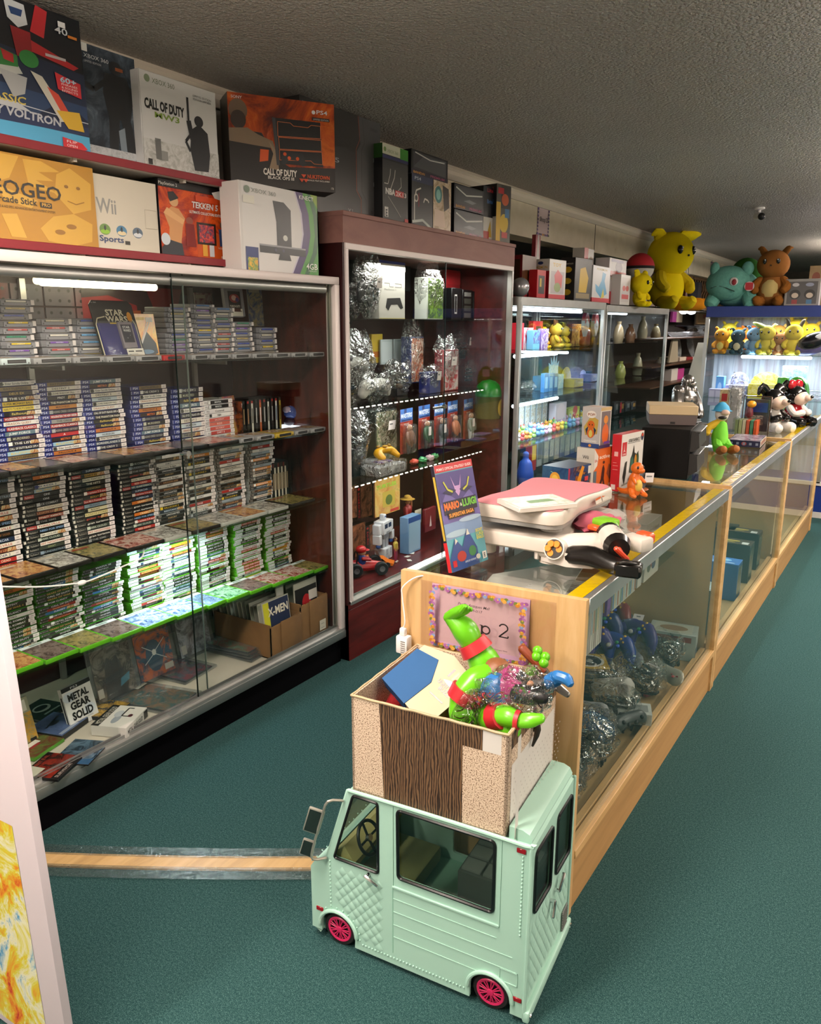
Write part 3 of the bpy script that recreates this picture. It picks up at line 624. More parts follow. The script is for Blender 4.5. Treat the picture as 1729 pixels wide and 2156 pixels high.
standing(slab('slabbed comic of a blue figure on orange wings, standing at the back',.21,.30,['#c9551e','#d8652a','#1d4560','#2e6a86'],2,[('e',.5,.35,.24,.26,'#1f4a66'),('l',[(.5,.4),(.2,.55)],.012,'#ddd'),('l',[(.5,.4),(.85,.58)],.012,'#ddd'),('l',[(.5,.38),(.2,.25)],.012,'#ddd'),('l',[(.5,.38),(.82,.24)],.012,'#ddd'),('e',.5,.4,.06,.05,'#e8e4dc'),('r',.72,.05,.97,.15,'#d5cdbf')]),332,1385,-2.47)
standing(slab('slabbed black and white comic standing behind the pane edge',.21,.30,['#16161a','#55555c','#b8b8c0','#2a1a1e'],3,[('r',.05,.05,.2,.2,'#c8c2ba')]),415,1362,-2.52)
def lying(t,px,py,rz,z=DECK+.007):p=PZ(px,py,z);put(t,p,rot=(0,-math.pi/2,rz));return t
lying(slab('slabbed comic lying flat with teal and tan art beside the bottom track',.2,.29,['#1c3a3a','#2f5f5a','#8a6a4a','#b08a60'],4),395,1480,.25)
lying(slab('slabbed comic of red and green art lying flat under the pane edge',.2,.29,['#203a24','#8a2a3a','#2a4a5a','#b8a03a'],5),425,1420,.12)
for i in range(3):
 lying(slab(f'slabbed comic in the flat pile before the cardboard boxes, {["lowest", "middle", "top"][i]} one',.2,.29,['#6a5a4a','#8a4a32','#5a7a5a','#a89a80'],6),560-i*4,1376-i*7,.08+.02*i,DECK+.007+i*.0135)
def gamebox(name,label,w,d,h,body,top,side=(),side2=(),cat='video game'):
 """box lying flat: w along the shelf, d towards the back, h thick; top = print read from the aisle"""
 b=MB();b.box((-d,-w/2,0),(0,w/2,h),C(body,.3),.001,1);b.face((0,-w/2,h),(0,w,0),(-d,0,0)).d(top)
 if side:b.face((0,-w/2,0),(0,w,0),(0,0,h)).d(side)
 o=b.build(name);return tag(o,label,cat)
MG=[('r',0,0,1,1,'#d8d6d0'),('r',.15,.0,.95,.06,'#c8c6c0')]
o=gamebox('game_box','thick white and black game box lying near the bottom track',.155,.135,.04,'#d7d4cc',[('r',0,0,1,1,'#d9d6ce'),('p',[(0,.78),(1,.78),(1,1),(0,1)],'#1c1b1a'),('t','METAL GEAR SOLID',.08,.8,.14,'#b8b2a4',.84,.02),('e',.35,.5,.2,.1,'#9aa0a8'),('e',.6,.56,.16,.12,'#b8bcc0'),('l',[(.52,.2),(.52,.45),(.9,.45),(.9,.3)],.04,'#333'),('e',.56,.22,.07,.06,'#4a1c24')],[('t','METAL GEAR SOLID',.06,.28,.4,'#2a2826',.7,.02),('r',.82,.1,1,.9,'#24221f')])
at_floor(o,290,1532,DECK,.42)
t=MB();W_,H_,D_=.125,.155,.02
t.box((-D_,-W_/2,0),(0,W_/2,H_),C('#d4d3cf',.25),.001,1);t.face((0,-W_/2,0),(0,W_,0),(0,0,H_))
t.d([('r',0,.9,1,1,'#17181a'),('t','PS3',.3,.92,.05,'#c8c8c8',.25),('e',.2,.75,.22,.12,'#bcc4cc'),('e',.75,.3,.2,.14,'#c2c8cf'),('t','METAL',.14,.66,.16,'#121212',.72,.045),('t','GEAR',.16,.44,.17,'#121212',.68,.045),('t','SOLID',.14,.2,.18,'#121212',.72,.045),('r',.03,.02,.14,.13,'#222'),('r',.04,.05,.13,.12,'#ddd'),('t','THE LEGACY COLLECTION',.2,.13,.03,'#555',.6)])
t.face((-D_,-W_/2,0),(D_,0,0),(0,0,H_)).d([('p',[(.3,.1),(.7,.1),(.7,.8),(.3,.8)],'#3c3a38')])
o=t.build('game_box');tag(o,'white boxed game with bold black lettering leaning upright on the deck','video game');p=PX(178,1485,-2.40);put(o,(-2.40,p.y,DECK),rot=(0,-.26,.1))
for(px,py,w,d,h,nm,lab,cols,rz,extra)in[(255,1503,.13,.18,.014,'black_game_case','black cased game with blue and gold picture beside the white cover box',['#1d3a5a','#b8923a','#2a2a30','#6a90a8'],.35,[]),(120,1506,.14,.14,.012,'black_game_case','dark green cased game with a white ring emblem on the deck',['#15221f','#1c2e2a','#24382f','#15221f'],.25,[('e',.55,.55,.26,.2,'#8f9a94'),('e',.55,.57,.2,.13,'#1a2a26'),('r',.3,.18,.85,.24,'#7a8a84')]),(160,1540,.14,.15,.02,'black_game_case','slate blue cased game with a dark helicopter shape on the deck',['#3c4a66','#46567a','#54648a','#3a4660'],.3,[('l',[(.2,.6),(.85,.75)],.05,'#20242e'),('e',.5,.6,.16,.08,'#20242e'),('r',.05,.04,.7,.14,'#8a94a8')]),(105,1582,.14,.14,.013,'green_game_case','green edged cased game with white block mark on the deck',['#2a2622','#6a3a2a','#5a6a34','#b08a3a'],.25,[('r',.25,.45,.7,.62,'#d8d2c8'),('r',.32,.36,.62,.46,'#8a2a30')]),(60,1562,.14,.15,.012,'black_game_case','grey cased game half hidden by the pinkish board',['#4a4c46','#6a6a5c','#2a2a26','#8a8870'],.2,[]),(210,1588,.15,.13,.006,'game_sleeve','glossy dark blue game sleeve lying by the bottom track',['#0e141a','#1c3040','#5a7488','#0d1216'],.45,[('p',[(0,0),(.25,0),(.05,1),(0,1)],'#2c5070')]),(150,1622,.14,.13,.012,'black_game_case','black cased game with red figure picture by the bottom track',['#2a0f0c','#8a2a1c','#141010','#c88a5a'],.4,[('r',0,.0,1,.2,'#171313'),('t','SURVIVOR',.05,.05,.1,'#b8aaa0',.6),('r',.0,.82,1,1,'#201212'),('t','RESIDENT EVIL',.08,.85,.1,'#a84030',.8,.01)]),(62,1652,.15,.12,.013,'white_game_case','cream cased game with plain title beside the pinkish board',['#c9c8b4','#c9c8b4','#d2d1bd','#c9c8b4'],.32,[('t','METAL GEAR',.05,.5,.14,'#23221f',.75,.02),('r',.0,.0,.3,.06,'#4a8a4a')]),(35,1612,.13,.12,.012,'white_game_case','pale cased game under the cream one beside the board',['#b8b4ac','#8a8680','#d2cec6','#5a5650'],.2,[])]:
 o=gamebox(nm,lab,w,d,h,{'green_game_case':'#4c9020','white_game_case':'#c6c5b2'}.get(nm,'#171616'),[('r',.0,.0,1,1,art('deck%d'%px,cols,16))]+extra);at_floor(o,px,py,DECK+(.0 if py<1600 else .001),rz)
t=MB();t.box((-.012,-.06,0),(0,.06,.17),C('#8f8d76',.3),.001,1);t.face((0,-.06,0),(0,.12,0),(0,0,.17)).d([('r',0,0,1,.68,art('eagle',['#3a4a30','#8a8460','#c8922a','#4a86a0'],22)),('r',.1,.72,.9,.95,'#c9c3b6'),('e',.45,.2,.2,.1,'#c8962c'),('r',.75,.03,.95,.14,'#1c1b1a')])
o=t.build('game_box');tag(o,'upright eagle picture game box half hidden by the pinkish board','video game');p=PX(45,1525,-2.42);put(o,(-2.42,p.y,DECK),rot=(0,-.25,.1))
# ---- standing things on the first and second shelves
bl=empty('blister_pack','blue and black carded blister pack holding a cartridge, leaning on first shelf','toy pack')
w,h=.185,.215
b=MB();b.prism([(-w/2,0),(w/2,0),(w/2,h-.015),(w/2-.015,h),(-w/2+.015,h),(-w/2,h-.015)],(0,0,0),(0,1,0),(0,0,1),(-.003,0,0),C('#0e0e10',.35))
b.face((0,-w/2,0),(0,w,0),(0,0,h)).d([('r',.06,.03,.94,.62,'#191a6b'),('r',.09,.06,.5,.58,'#14156a'),('l',[(.04,0),(.04,.6),(.1,.7),(.28,.73)],.018,'#e2d8b8'),('l',[(.96,0),(.96,.6),(.9,.7),(.8,.73)],.018,'#e2d8b8'),('t','STAR',.32,.75,.1,'#e6dfc8',.42,.03),('t','WARS',.3,.64,.1,'#e6dfc8',.5,.03),('r',.36,.605,.74,.63,'#d8b23a'),('e',.86,.72,.06,.09,'#d8922a'),('t','No. 38260',.05,.95,.025,'#aaa',.12)]);b.build('card',bl)
b=MB();b.box((0,-.0,.04),(.012,.06,.135),C('#8b8084',.4),.003);b.face((.012,.006,.06),(0,.046,0),(0,0,.065)).d([('r',0,0,1,1,'#17182a'),('t','STAR',.15,.78,.14,'#e8e4dc',.7,.02),('t','WARS',.15,.6,.14,'#e8e4dc',.7,.02),('e',.4,.25,.02,.03,'#ccc'),('e',.7,.4,.02,.02,'#ccc')]);b.build('game_cartridge',bl)
b=MB();b.box((0,-w/2+.012,.006),(.016,w/2-.01,.14),clear('blister_plastic','#f0f2f6',1.3,.04,1.5,12,.15,.03),.006,2);b.build('clear_blister',bl)
b=MB();b.face((.0165,.0,.006),(0,.075,0),(0,0,.03)).d([('r',0,0,1,1,'#d8d5cb'),('r',.08,.6,.4,.75,'#555'),('r',.5,.6,.9,.75,'#555'),('r',.08,.3,.6,.36,'#888')]);b.build('price_sticker',bl)
p=PX(262,745,-2.38);put(bl,(-2.385,p.y+.01,shz(0,p.y)),rot=(0,-.3,.05))
b=MB();w,h=.10,.165;b.box((-.015,-w/2,0),(0,w/2,h),C('#b85a1a',.3));b.face((0,-w/2,0),(0,w,0),(0,0,h)).d([('r',0,0,1,1,art('orange',['#c8481a','#e08a20','#e8b83a','#3a4450'],14)),('p',[(0,.2),(.5,.62),(.9,.35),(.95,.12),(.3,.02),(0,.05)],'#3a434c'),('l',[(.2,.35),(.75,.85)],.035,'#dcd8d0'),('l',[(.1,.3),(.6,.82)],.02,'#dcd8d0'),('e',.4,.16,.35,.05,'#6a8aa8'),('t','RIDER',.1,.86,.07,'#e8d040',.4),('r',.55,.82,.88,.92,'#d8d4cc')])
o=b.build('game_box');tag(o,'orange starfighter game box in clear wrap behind the blister pack','video game');p=PX(316,742,-2.44);put(o,(-2.44,p.y,shz(0,p.y)),rot=(0,-.12,.1))
o=cart_proto();b=MB();b.face((-.108,-.040,.0166),(.075,0,0),(0,.08,0));b.fu,b.fv=V((0,.08,0)),V((-.092,0,0));b.fo=V((-.012,-.04,.0166));b.fn=V((0,0,1))
b.d([('r',0,0,1,1,'#1b1a1c'),('e',.5,.68,.42,.2,'#8a2a2a'),('e',.45,.7,.2,.12,'#c8a89a'),('e',.7,.62,.14,.1,'#3a2a6a'),('t','PUNCH-OUT!!',.08,.28,.1,'#e8e0d0',.8,.02),('r',.1,.08,.9,.22,'#4a2418')]);b.build('label',o)
b=MB();b.face((-.001,-.045,.0168),(0,.09,0),(-.036,0,0));b.d([('r',0,.0,1,.85,'#dad6c8'),('r',.06,.5,.4,.62,'#666'),('r',.5,.5,.94,.62,'#666')]);b.build('price_sticker',o)
o.name='game_cartridge';tag(o,'grey game cartridge standing upright with boxing picture on top of the stacks','cartridge');p=PX(492,672,-2.50);put(o,(-2.50,p.y,p.z+.01),rot=(0,math.pi/2-.1,.1))
for i,(px,py,w,h,lab,cols)in enumerate([(430,640,.10,.09,'game booklet with red game picture propped above the cartridge stacks',['#6a2036','#8a3a4a','#c8b8a8','#2a2a2a']),(545,640,.13,.2,'bagged booklet with blue and gold art hanging at the cabinet back',['#8a7a40','#c8b88a','#3a5a8a','#7a3a2a']),(582,625,.10,.15,'bagged booklet in creased clear plastic hanging at the cabinet back',['#9a9a90','#c8c8c0','#5a3a4a','#8a5a5a']),(640,650,.10,.13,'bagged dark booklet hanging nearest the red brown side panel',['#1d1416','#3a2228','#5a5a60','#2a1a1c'])]):
 t=empty('bagged_booklet',lab,'booklet');b=MB();b.box((-.002,-w/2,0),(.002,w/2,h),C('#b8b0a8',.3));b.face((.0021,-w/2,0),(0,w,0),(0,0,h)).d([('r',0,0,1,1,art('bk%d'%i,cols,20)),('r',.06,.75,.6,.92,'#c8b89a')]);b.build('booklet',t)
 b=MB();b.box((.002,-w/2-.006,-.006),(.005,w/2+.006,h+.03),SLEEVE,.001,1);b.build('clear_bag',t)
 p=PX(px,py,-2.60);put(t,(-2.60,p.y,p.z-h/2),rot=(0,-.06,0))
b=MB();w,h=.085,.17;b.box((-.014,-w/2,0),(0,w/2,h),C('#c8c0b4',.4));b.face((0,-w/2,0),(0,w,0),(0,0,h)).d([('r',0,0,1,1,art('manga',['#3a2a5a','#8a3a5a','#c8843a','#e0c878'],14)),('p',[(.1,.05),(.8,.08),(.7,.4),(.4,.55),(.15,.4)],'#c89a4a'),('t','VENUS',.2,.88,.08,'#e8d8e8',.6),('r',.05,.02,.3,.06,'#4a8aa0'),('r',.72,.02,.95,.06,'#a03a3a')])
o=b.build('comic_book');tag(o,'purple illustrated paperback leaning beside the short white game stack','book');p=PX(494,905,-2.44);put(o,(-2.44,p.y,shz(1,p.y)),rot=(0,-.16,.15))
p0,p1=PX(512,900,-2.40),PX(604,897,-2.40);cb=empty('clear_game_box','clear acrylic box with a row of cased games on the second shelf','box',(-2.40,(p0.y+p1.y)/2,shz(1,p0.y)))
wy=p1.y-p0.y;b=MB();b.box((-.17,-wy/2,0),(0,wy/2,.165),ACRYL,.003,1);b.build('acrylic_box',cb)
for i in range(10):
 y=-wy/2+.012+i*(wy-.024)/10;o=MB().box((-.15,y,.004),(-.01,y+.0135,.148),C('#181716',.3))
 o.face((-.01,y,.004),(0,.0135,0),(0,0,.144)).d([('r',.1,.03,.9,.97,['#14130f','#1f1c19','#dcd6ca','#151412','#c8622a','#1c1b1e','#e0dcd4','#2a2420','#dcd8d0','#b89a3a'][i]),('r',.3,.3,.7,.75,['#aa8860','#bb8866','#333333','#cccccc','#eeeeee','#cccccc','#444444','#aaaaaa','#446688','#333333'][i]),('r',.1,.9,.9,.97,'#a02a28' if i%3 else '#333333')])
 if i==0:o.face((-.15,y,.004),(.14,0,0),(0,0,.144)).d([('r',.02,.02,.98,.98,art('boxfront',['#17120f','#3a2018','#9a4a20','#2a3050'],16)),('r',.05,.03,.45,.2,'#c8c2b8')])
 put(tag(o.build('black_game_case'),f'cased game standing in the clear acrylic box, {ORD[i]} along','video game','cased games in the acrylic box'),cb.location)
p=PX(630,903,-2.40);cube=empty('display_cube','clear acrylic display cube at the end of the second shelf','display case',(-2.40,p.y,shz(1,p.y)+.001))
MB().box((-.10,-.055,0),(0,.055,.145),ACRYL,.002,1).build('acrylic_box',cube);MB().box((-.1,-.06,-.001),(.01,.06,.012),emit('#eef6ff',1.4)).build('lit_base',cube)
o=empty('ball_figure','small blue and pink ball toy inside the clear display cube','toy',(-2.45,p.y-.01,shz(1,p.y)+.012));b=MB();b.sph((0,0,.02),(.028,.028,.02),C('#34202a',.2));b.build('base',o);b=MB();b.sph((0,.01,.06),.032,C('#4a5a9a',.15));b.build('ball',o);b=MB();b.sph((-.002,-.012,.075),(.02,.02,.016),C('#b8a0b4',.2));b.build('crest',o)
for i in range(9):
 p=PX(577+i*3.6,1036-i,-2.42);b=MB();b.box((-.12,-.0065,0),(0,.0065,.172),C('#191817',.3));b.face((0,-.0065,0),(0,.013,0),(0,0,.172)).d([('r',.12,.03,.88,.97,['#1b1815','#dcd4c4','#16130f','#d8cfb8','#1b1a18','#c8c0b0','#2a2018','#cfc6b4','#17130f'][i]),('r',.3,.25,.7,.7,'#a08a6a'),('r',.12,.86,.88,.97,'#6a2420' if i%3==0 else '#201e1c')])
 o=b.build('black_game_case');put(o,p);o.location.z=shz(2,p.y)+.001;tag(o,f'cased game standing on end, {ORD[i]} of the row ending the third shelf','video game','upright games on the third shelf')
 # ------------------------------------------------------------------ red wall shelves and the boxed consoles on them
REDE=C('#7d1c26',.45)
def shelfboard(label,y0,y1,z0,z1,x0,x1):
 t=empty('wall_shelf',label,'shelf',((x0+x1)/2,(y0+y1)/2,z0))
 part(MB().box((x0,y0,z0),(x1-.004,y1,z1),C('#cfc8c0',.5)),'board',t)
 part(MB().box((x1-.004,y0,z0-.004),(x1,y1,z1+.002),REDE,.0015,1),'red_edge',t)
 for y in(y0+.35,1.64,2.08):part(MB().box((x0,y,z0-.012),(x1-.02,y+.012,z0),C('#d0c8bc',.4)),'bracket',t)
shelfboard('upper wall shelf with red edge under the tall console boxes',.7,2.29,2.104,2.124,-2.57,-2.285)
shelfboard('lower wall shelf with red edge resting just above the game cabinet',.7,2.31,1.818,1.838,-2.57,-2.285)
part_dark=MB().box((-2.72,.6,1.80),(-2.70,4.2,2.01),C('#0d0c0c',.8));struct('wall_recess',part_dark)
def carton(name,label,x,y0,y1,z0,z1,d,body,prints,left=(),rz=0,rough=.3,top=None,cat='game console box'):
 """upright box: front at x facing the aisle, turned by rz about the middle of its front"""
 w,h=y1-y0,z1-z0;b=MB();b.box((-d,-w/2,0),(0,w/2,h),C(body,rough),.002,1)
 b.face((0,-w/2,0),(0,w,0),(0,0,h)).d(prints)
 if left:b.face((-d,-w/2,0),(d,0,0),(0,0,h)).d(left)
 if top:b.face((0,-w/2,h),(0,w,0),(-d,0,0)).d(top)
 o=b.build(name);put(o,(x,(y0+y1)/2,z0),rz);return tag(o,label,cat)
def label_on(o,x,y,z,w,h,name='price_sticker',mat=None,its=()):
 b=MB();b.face((x,y,z),(0,w,0),(0,0,h)).d([('r',0,0,1,1,mat or STK),('r',.1,.6,.5,.72,'#777777'),('r',.1,.3,.8,.38,'#999999')]+list(its));return b.build(name,o)
soldier=lambda u,v,s,c:[('e',u,v+.82*s,.09*s,.09*s,c),('p',[(u-.05*s,v+.74*s),(u+.05*s,v+.74*s),(u+.17*s,v+.66*s),(u+.2*s,v+.3*s),(u+.15*s,v+.02*s),(u-.13*s,v),(u-.2*s,v+.34*s),(u-.16*s,v+.66*s)],c),('l',[(u-.16*s,v+.6*s),(u-.28*s,v+.45*s),(u-.2*s,v+.3*s)],.05*s,c)]
yL,yR=1.10,1.715;U=lambda px:(PX(px,200,-2.32).y-yL)/(yR-yL)
o=carton('toy_box','tall black and blue boxed robot toy touching the ceiling on the upper shelf',-2.32,yL,yR,2.126,2.508,.14,'#0e1117',[('r',0,.0,1,.42,'#243a5c'),('p',[(0,.42),(1,.36),(1,.6),(0,.72)],'#16233c'),('p',[(.7,.2),(.8,.3),(.87,.24),(.95,.3),(1,.25),(1,.12),(.6,.2)],'#101d38'),('r',0,.0,1,.13,'#4fa0c8'),('p',[(0,.1),(1,.14),(1,.2),(0,.25)],'#1d2c50'),('l',[(0,.30),(1,.235)],.006,'#c9ccd2'),('p',[(0,.3),(.62,.27),(.69,.22),(0,.25)],'#b9bcc0'),('t','CLASSIC',.42,.262,.055,'#c9b458',.24,.02,.12),('t','LEGENDARY VOLTRON',.20,.165,.06,'#b4b6bc',.64,.03,.1),('p',[(.72,.8),(.79,.78),(.82,.98),(.76,1.0)],'#b22a30'),('p',[(.72,.74),(.97,.64),(.94,.61),(.72,.66)],'#b22a30'),('r',.79,.66,.9,.68,'#d0ccd0'),('p',[(.62,.8),(.72,.79),(.72,.6),(.64,.6)],'#8a2026'),('p',[(.6,.98),(.7,.97),(.71,.84),(.66,.8),(.61,.85)],'#c8ccd0'),('p',[(.62,.93),(.69,.93),(.68,.88),(.63,.88)],'#26406e'),('e',.7,.6,.05,.06,'#2f7a3a'),('p',[(.44,.62),(.62,.58),(.66,.48),(.5,.42),(.44,.5)],'#b8bcb8'),('p',[(.5,.64),(.64,.6),(.64,.52),(.52,.5)],'#2f7438'),('p',[(.56,.62),(.62,.6),(.62,.54),(.57,.55)],'#a8282c'),('p',[(.54,.48),(.68,.46),(.66,.34),(.6,.3)],'#a8aaac'),('p',[(.7,.52),(.76,.5),(.9,.22),(.84,.2)],'#c8c4b8'),('p',[(.78,.44),(.84,.4),(.9,.26),(.86,.24)],'#c84a3a'),('p',[(.82,.28),(.95,.3),(.97,.16),(.88,.16)],'#d0a838'),('p',[(.83,.56),(.97,.52),(.97,.41),(.84,.44)],'#c8313a'),('t','60+',.855,.5,.04,'#9fd4e8',.09,.02),('t','PHRASES',.86,.478,.016,'#f0e8e8',.09),('t','& SOUND',.86,.455,.016,'#f0e8e8',.09),('t','EFFECTS',.86,.432,.016,'#f0e8e8',.09),('p',[(.84,.09),(.95,.07),(.98,.03),(.94,0),(.84,.015)],'#c22a34'),('t','FLIP',.86,.055,.02,'#f0e4e4',.06),('t','OPEN',.86,.025,.02,'#f0e4e4',.06),('t','40',.85,.85,.05,'#c8ccd0',.07,.01),('r',.87,.9,.91,.94,'#dcdcdc'),('r',.92,.84,.97,.86,'#c87830')])
o=carton('console_box','dark boxed game console with armoured shape between the robot box and the white box',-2.36,1.735,1.945,2.126,2.465,.1,'#1d232b',[('r',0,0,1,1,art('halo',['#0f1318','#222b36','#46525e','#7c8894'],9)),('p',[(.42,.80),(.82,.80),(.92,.62),(.84,.4),(.44,.4),(.36,.62)],'#12161a'),('p',[(.44,.42),(.64,.42),(.56,.04),(.4,.04)],'#14181d'),('p',[(.66,.42),(.84,.42),(.98,.06),(.78,.04)],'#14181d'),('l',[(.42,.72),(.2,.62),(.0,.66)],.05,'#12161a'),('l',[(.88,.72),(.96,.5),(.94,.3)],.045,'#12161a'),('e',.62,.86,.12,.06,'#15191e'),('p',[(.6,.3),(.72,.34),(.74,.08),(.62,.1)],'#7c8894'),('r',.62,.84,.76,.87,'#8a4a28'),('r',0,.0,1,.12,art('halob',['#5a5f66','#a8adb2','#c8ccd0','#3a3f44'],30)),('t','XBOX 360',.06,.88,.035,'#c8ccd0',.44),('t','LIMITED EDITION',.06,.84,.018,'#b8bcc0',.3),('r',0,.93,.13,1.0,'#d8d8d4')])
o=carton('console_box','white boxed game console with grey soldier silhouette on the upper shelf',-2.32,1.925,2.272,2.126,2.43,.09,'#d5d5d5',[('r',.0,.0,1,.30,art('cod',['#c9c9c7','#d6d6d4','#b4b4b0','#8f8f8b'],30)),('e',.1,.925,.035,.04,'#7d8c72'),('t','XBOX 360',.16,.89,.055,'#6e7a66',.28),('t','LIMITED EDITION',.68,.88,.022,'#333',.25),('t','EDICION LIMITADA',.68,.845,.022,'#333',.25),('t','CALL OF DUTY',.05,.62,.1,'#141516',.5,.045),('t','MW3',.16,.54,.06,'#7f9a44',.32,.02)]+soldier(.74,.06,.68,'#232427')+[('l',[(.6,.85),(.6,.58)],.03,'#1c1d1f'),('l',[(.6,.6),(.64,.4)],.07,'#232427'),('r',.15,.1,.22,.32,'#6a6b6a'),('r',.22,.1,.3,.2,'#8a8b88'),('t','ACTIVISION',.78,.04,.03,'#e8e8e8',.2,.01),('r',.05,.03,.1,.09,'#2a2a2a'),('r',0,.0,.004,1,'#9a9a9a')],[('r',.2,.6,.5,.75,'#1c1c1c')])
p0,p1=PZ(478,197,2.452),PZ(703,216,2.468)
w=(p1-p0).length;ang=math.atan2(p1.y-p0.y,p1.x-p0.x)-math.pi/2;mid=(p0+p1)/2
o=carton('console_box','orange and black boxed game console with rifleman picture, lying across the white console box',0,0,w,2.128,2.46,.13,'#221816',[('r',0,0,1,1,art('ps4',['#1a100e','#6a2412','#b54a18','#d8792a'],5)),('p',[(0,0),(1,0),(1,.28),(.55,.25),(.42,.35),(.3,.6),(0,.62)],'#1c1817'),('r',.82,.3,1,.75,art('ps4b',['#8a3414','#b54a18','#c8641e','#8a3414'],7)),('e',.09,.82,.085,.12,'#6a5644'),('e',.09,.72,.07,.1,'#3a2e28'),('p',[(.0,.62),(.17,.64),(.26,.58),(.4,.52),(.42,.44),(.2,.46),(0,.48)],'#7a6854'),('p',[(.36,.52),(.44,.4),(.45,.2),(.36,.22),(.4,.38)],'#8a7660'),('p',[(.28,.42),(.36,.42),(.35,.3),(.27,.28)],'#c8501e'),('p',[(.42,.78),(.86,.78),(.88,.28),(.45,.28)],'#17181a'),('p',[(.4,.78),(.43,.78),(.46,.26),(.43,.26)],'#3a3c40')]+[('l',q,.006,'#c86a3a')for q in([(.45,.74),(.57,.74),(.6,.71),(.74,.71),(.77,.74),(.86,.74),(.86,.6),(.45,.58),(.45,.74)],[(.455,.57),(.865,.585),(.868,.46),(.46,.44),(.455,.57)],[(.46,.43),(.87,.45),(.875,.31),(.79,.31),(.76,.34),(.46,.32),(.46,.43)])]+[('p',[(.49,.42),(.68,.42),(.72,.28),(.67,.27),(.64,.33),(.54,.33),(.51,.27),(.47,.28)],'#202226'),('e',.51,.39,.016,.02,'#c8501e'),('e',.55,.35,.016,.02,'#c8501e'),('e',.63,.35,.016,.02,'#c8501e'),('t','SONY',.03,.94,.03,'#d8d0c8',.1,.01),('t','PS4',.82,.87,.045,'#e8e4e0',.11,.01),('e',.795,.885,.018,.022,'#e8e4e0'),('r',.78,.795,.95,.83,'#141214'),('t','LIMITED EDITION',.79,.8,.02,'#d8d0c8',.15),('t','CALL OF DUTY',.3,.145,.07,'#e0dad2',.32,.04),('t','BLACK OPS III',.34,.1,.035,'#dcd6ce',.25,.02),('t','NUK3TOWN',.72,.14,.045,'#d0562a',.22,.02),('t','BONUS MAP INCLUDED',.72,.11,.018,'#d8d0c8',.22),('p',[(.66,.18),(.71,.18),(.685,.14)],'#c84a2a'),('p',[(.64,.13),(.69,.13),(.665,.09)],'#c84a2a'),('p',[(.68,.13),(.73,.13),(.705,.09)],'#c84a2a'),('t','1TB',.95,.03,.025,'#c8c0b8',.03)],[('r',.3,0,1,1,'#3a3430')])
put(o,(mid.x,mid.y,2.128),ang)
o=carton('console_box','white green and purple boxed console with black motion sensor, below the orange box',-2.20,2.247,2.70,1.801,2.118,.1,'#cfcbc8',[('r',.03,.0,1,1,'#d6d3d1'),*[('p',[(a0,0),(a0+.12,.28),(a0+.16,.5),(a0+.14,.75),(a0+.06,1),(1,1),(1,0)],c_)for a0,c_ in((.62,'#c8c2d0'),(.64,'#3a2460'),(.735,'#3f8a2a'),(.80,'#1f5a30'),(.86,'#3f8a34'))],('p',[(.9,1),(1,1),(1,.84)],'#8aa83a'),('p',[(.4,.84),(.54,.84),(.63,.76),(.63,.3),(.64,.28),(.44,.28),(.44,.6)],'#141416'),('e',.55,.42,.03,.035,'#c8c8c0'),('r',.22,.22,.82,.32,'#17181a'),('r',.22,.3,.82,.32,'#8a8a8e'),('p',[(.47,.22),(.6,.22),(.62,.15),(.45,.15)],'#17181a'),('e',.52,.265,.015,.02,'#3a3a50'),('e',.42,.265,.015,.02,'#3a3a50'),('r',.05,.0,.2,.27,'#1f2f6a'),('r',.07,.0,.19,.15,art('adv',['#c8503a','#e0b040','#4a8a4a','#d8d0c0'],40)),('t','XBOX 360',.14,.89,.05,'#8a9088',.3),('e',.09,.915,.035,.04,'#7a8878'),('t','KINECT',.74,.92,.05,'#eeeeea',.2,.01),('t','4GB',.82,.07,.075,'#f0f0ea',.16,.01),('t','MEMORY',.85,.04,.02,'#d8e0d0',.12),('r',.04,.76,.17,.85,'#dad7cc')])
o.rotation_euler=(0,0,-.0)
o=carton('console_box','mustard yellow arcade stick box with pale cartoon shapes on the lower shelf',-2.32,1.12,1.716,1.839,2.085,.12,'#bd8a26',[('r',0,0,1,1,'#a97a22')]+[('p',q,'#c29738')for q in([(.46,.98),(.58,.98),(.52,.72),(.46,.66)],[(.6,.96),(.7,.97),(.8,.88),(.68,.84),(.76,.76),(.66,.74),(.78,.62),(.62,.66)],[(.86,.95),(.98,.8),(.97,.48),(.86,.4),(.76,.62),(.78,.85)],[(.74,.34),(.86,.4),(.97,.3),(.96,.08),(.84,.0),(.7,.04),(.66,.18)],[(.46,.3),(.54,.32),(.58,.05),(.5,.05)],[(.1,.95),(.3,.95),(.35,.6),(.2,.55)],[(.46,.62),(.66,.5),(.62,.4),(.48,.46)])]+[('e',.83,.72,.012,.02,'#7a5416'),('e',.9,.72,.012,.02,'#7a5416'),('l',[(.83,.55),(.88,.52),(.93,.56)],.012,'#8a6018'),('e',.84,.24,.03,.03,'#8a6018'),('e',.77,.16,.03,.03,'#8a6018'),('t','NEOGEO',.335,.53,.17,'#1e1a12',.46,.012),('t','Arcade Stick',.42,.44,.075,'#221d14',.235,.02),('r',.67,.43,.735,.49,'#1c1810'),('t','PRO',.678,.443,.04,'#d0a03a',.05,.01),('t','NEOGEO MVS & AES SPEC ADVANCED ENTERTAINMENT SYSTEM',.38,.375,.028,'#2a2416',.37)])
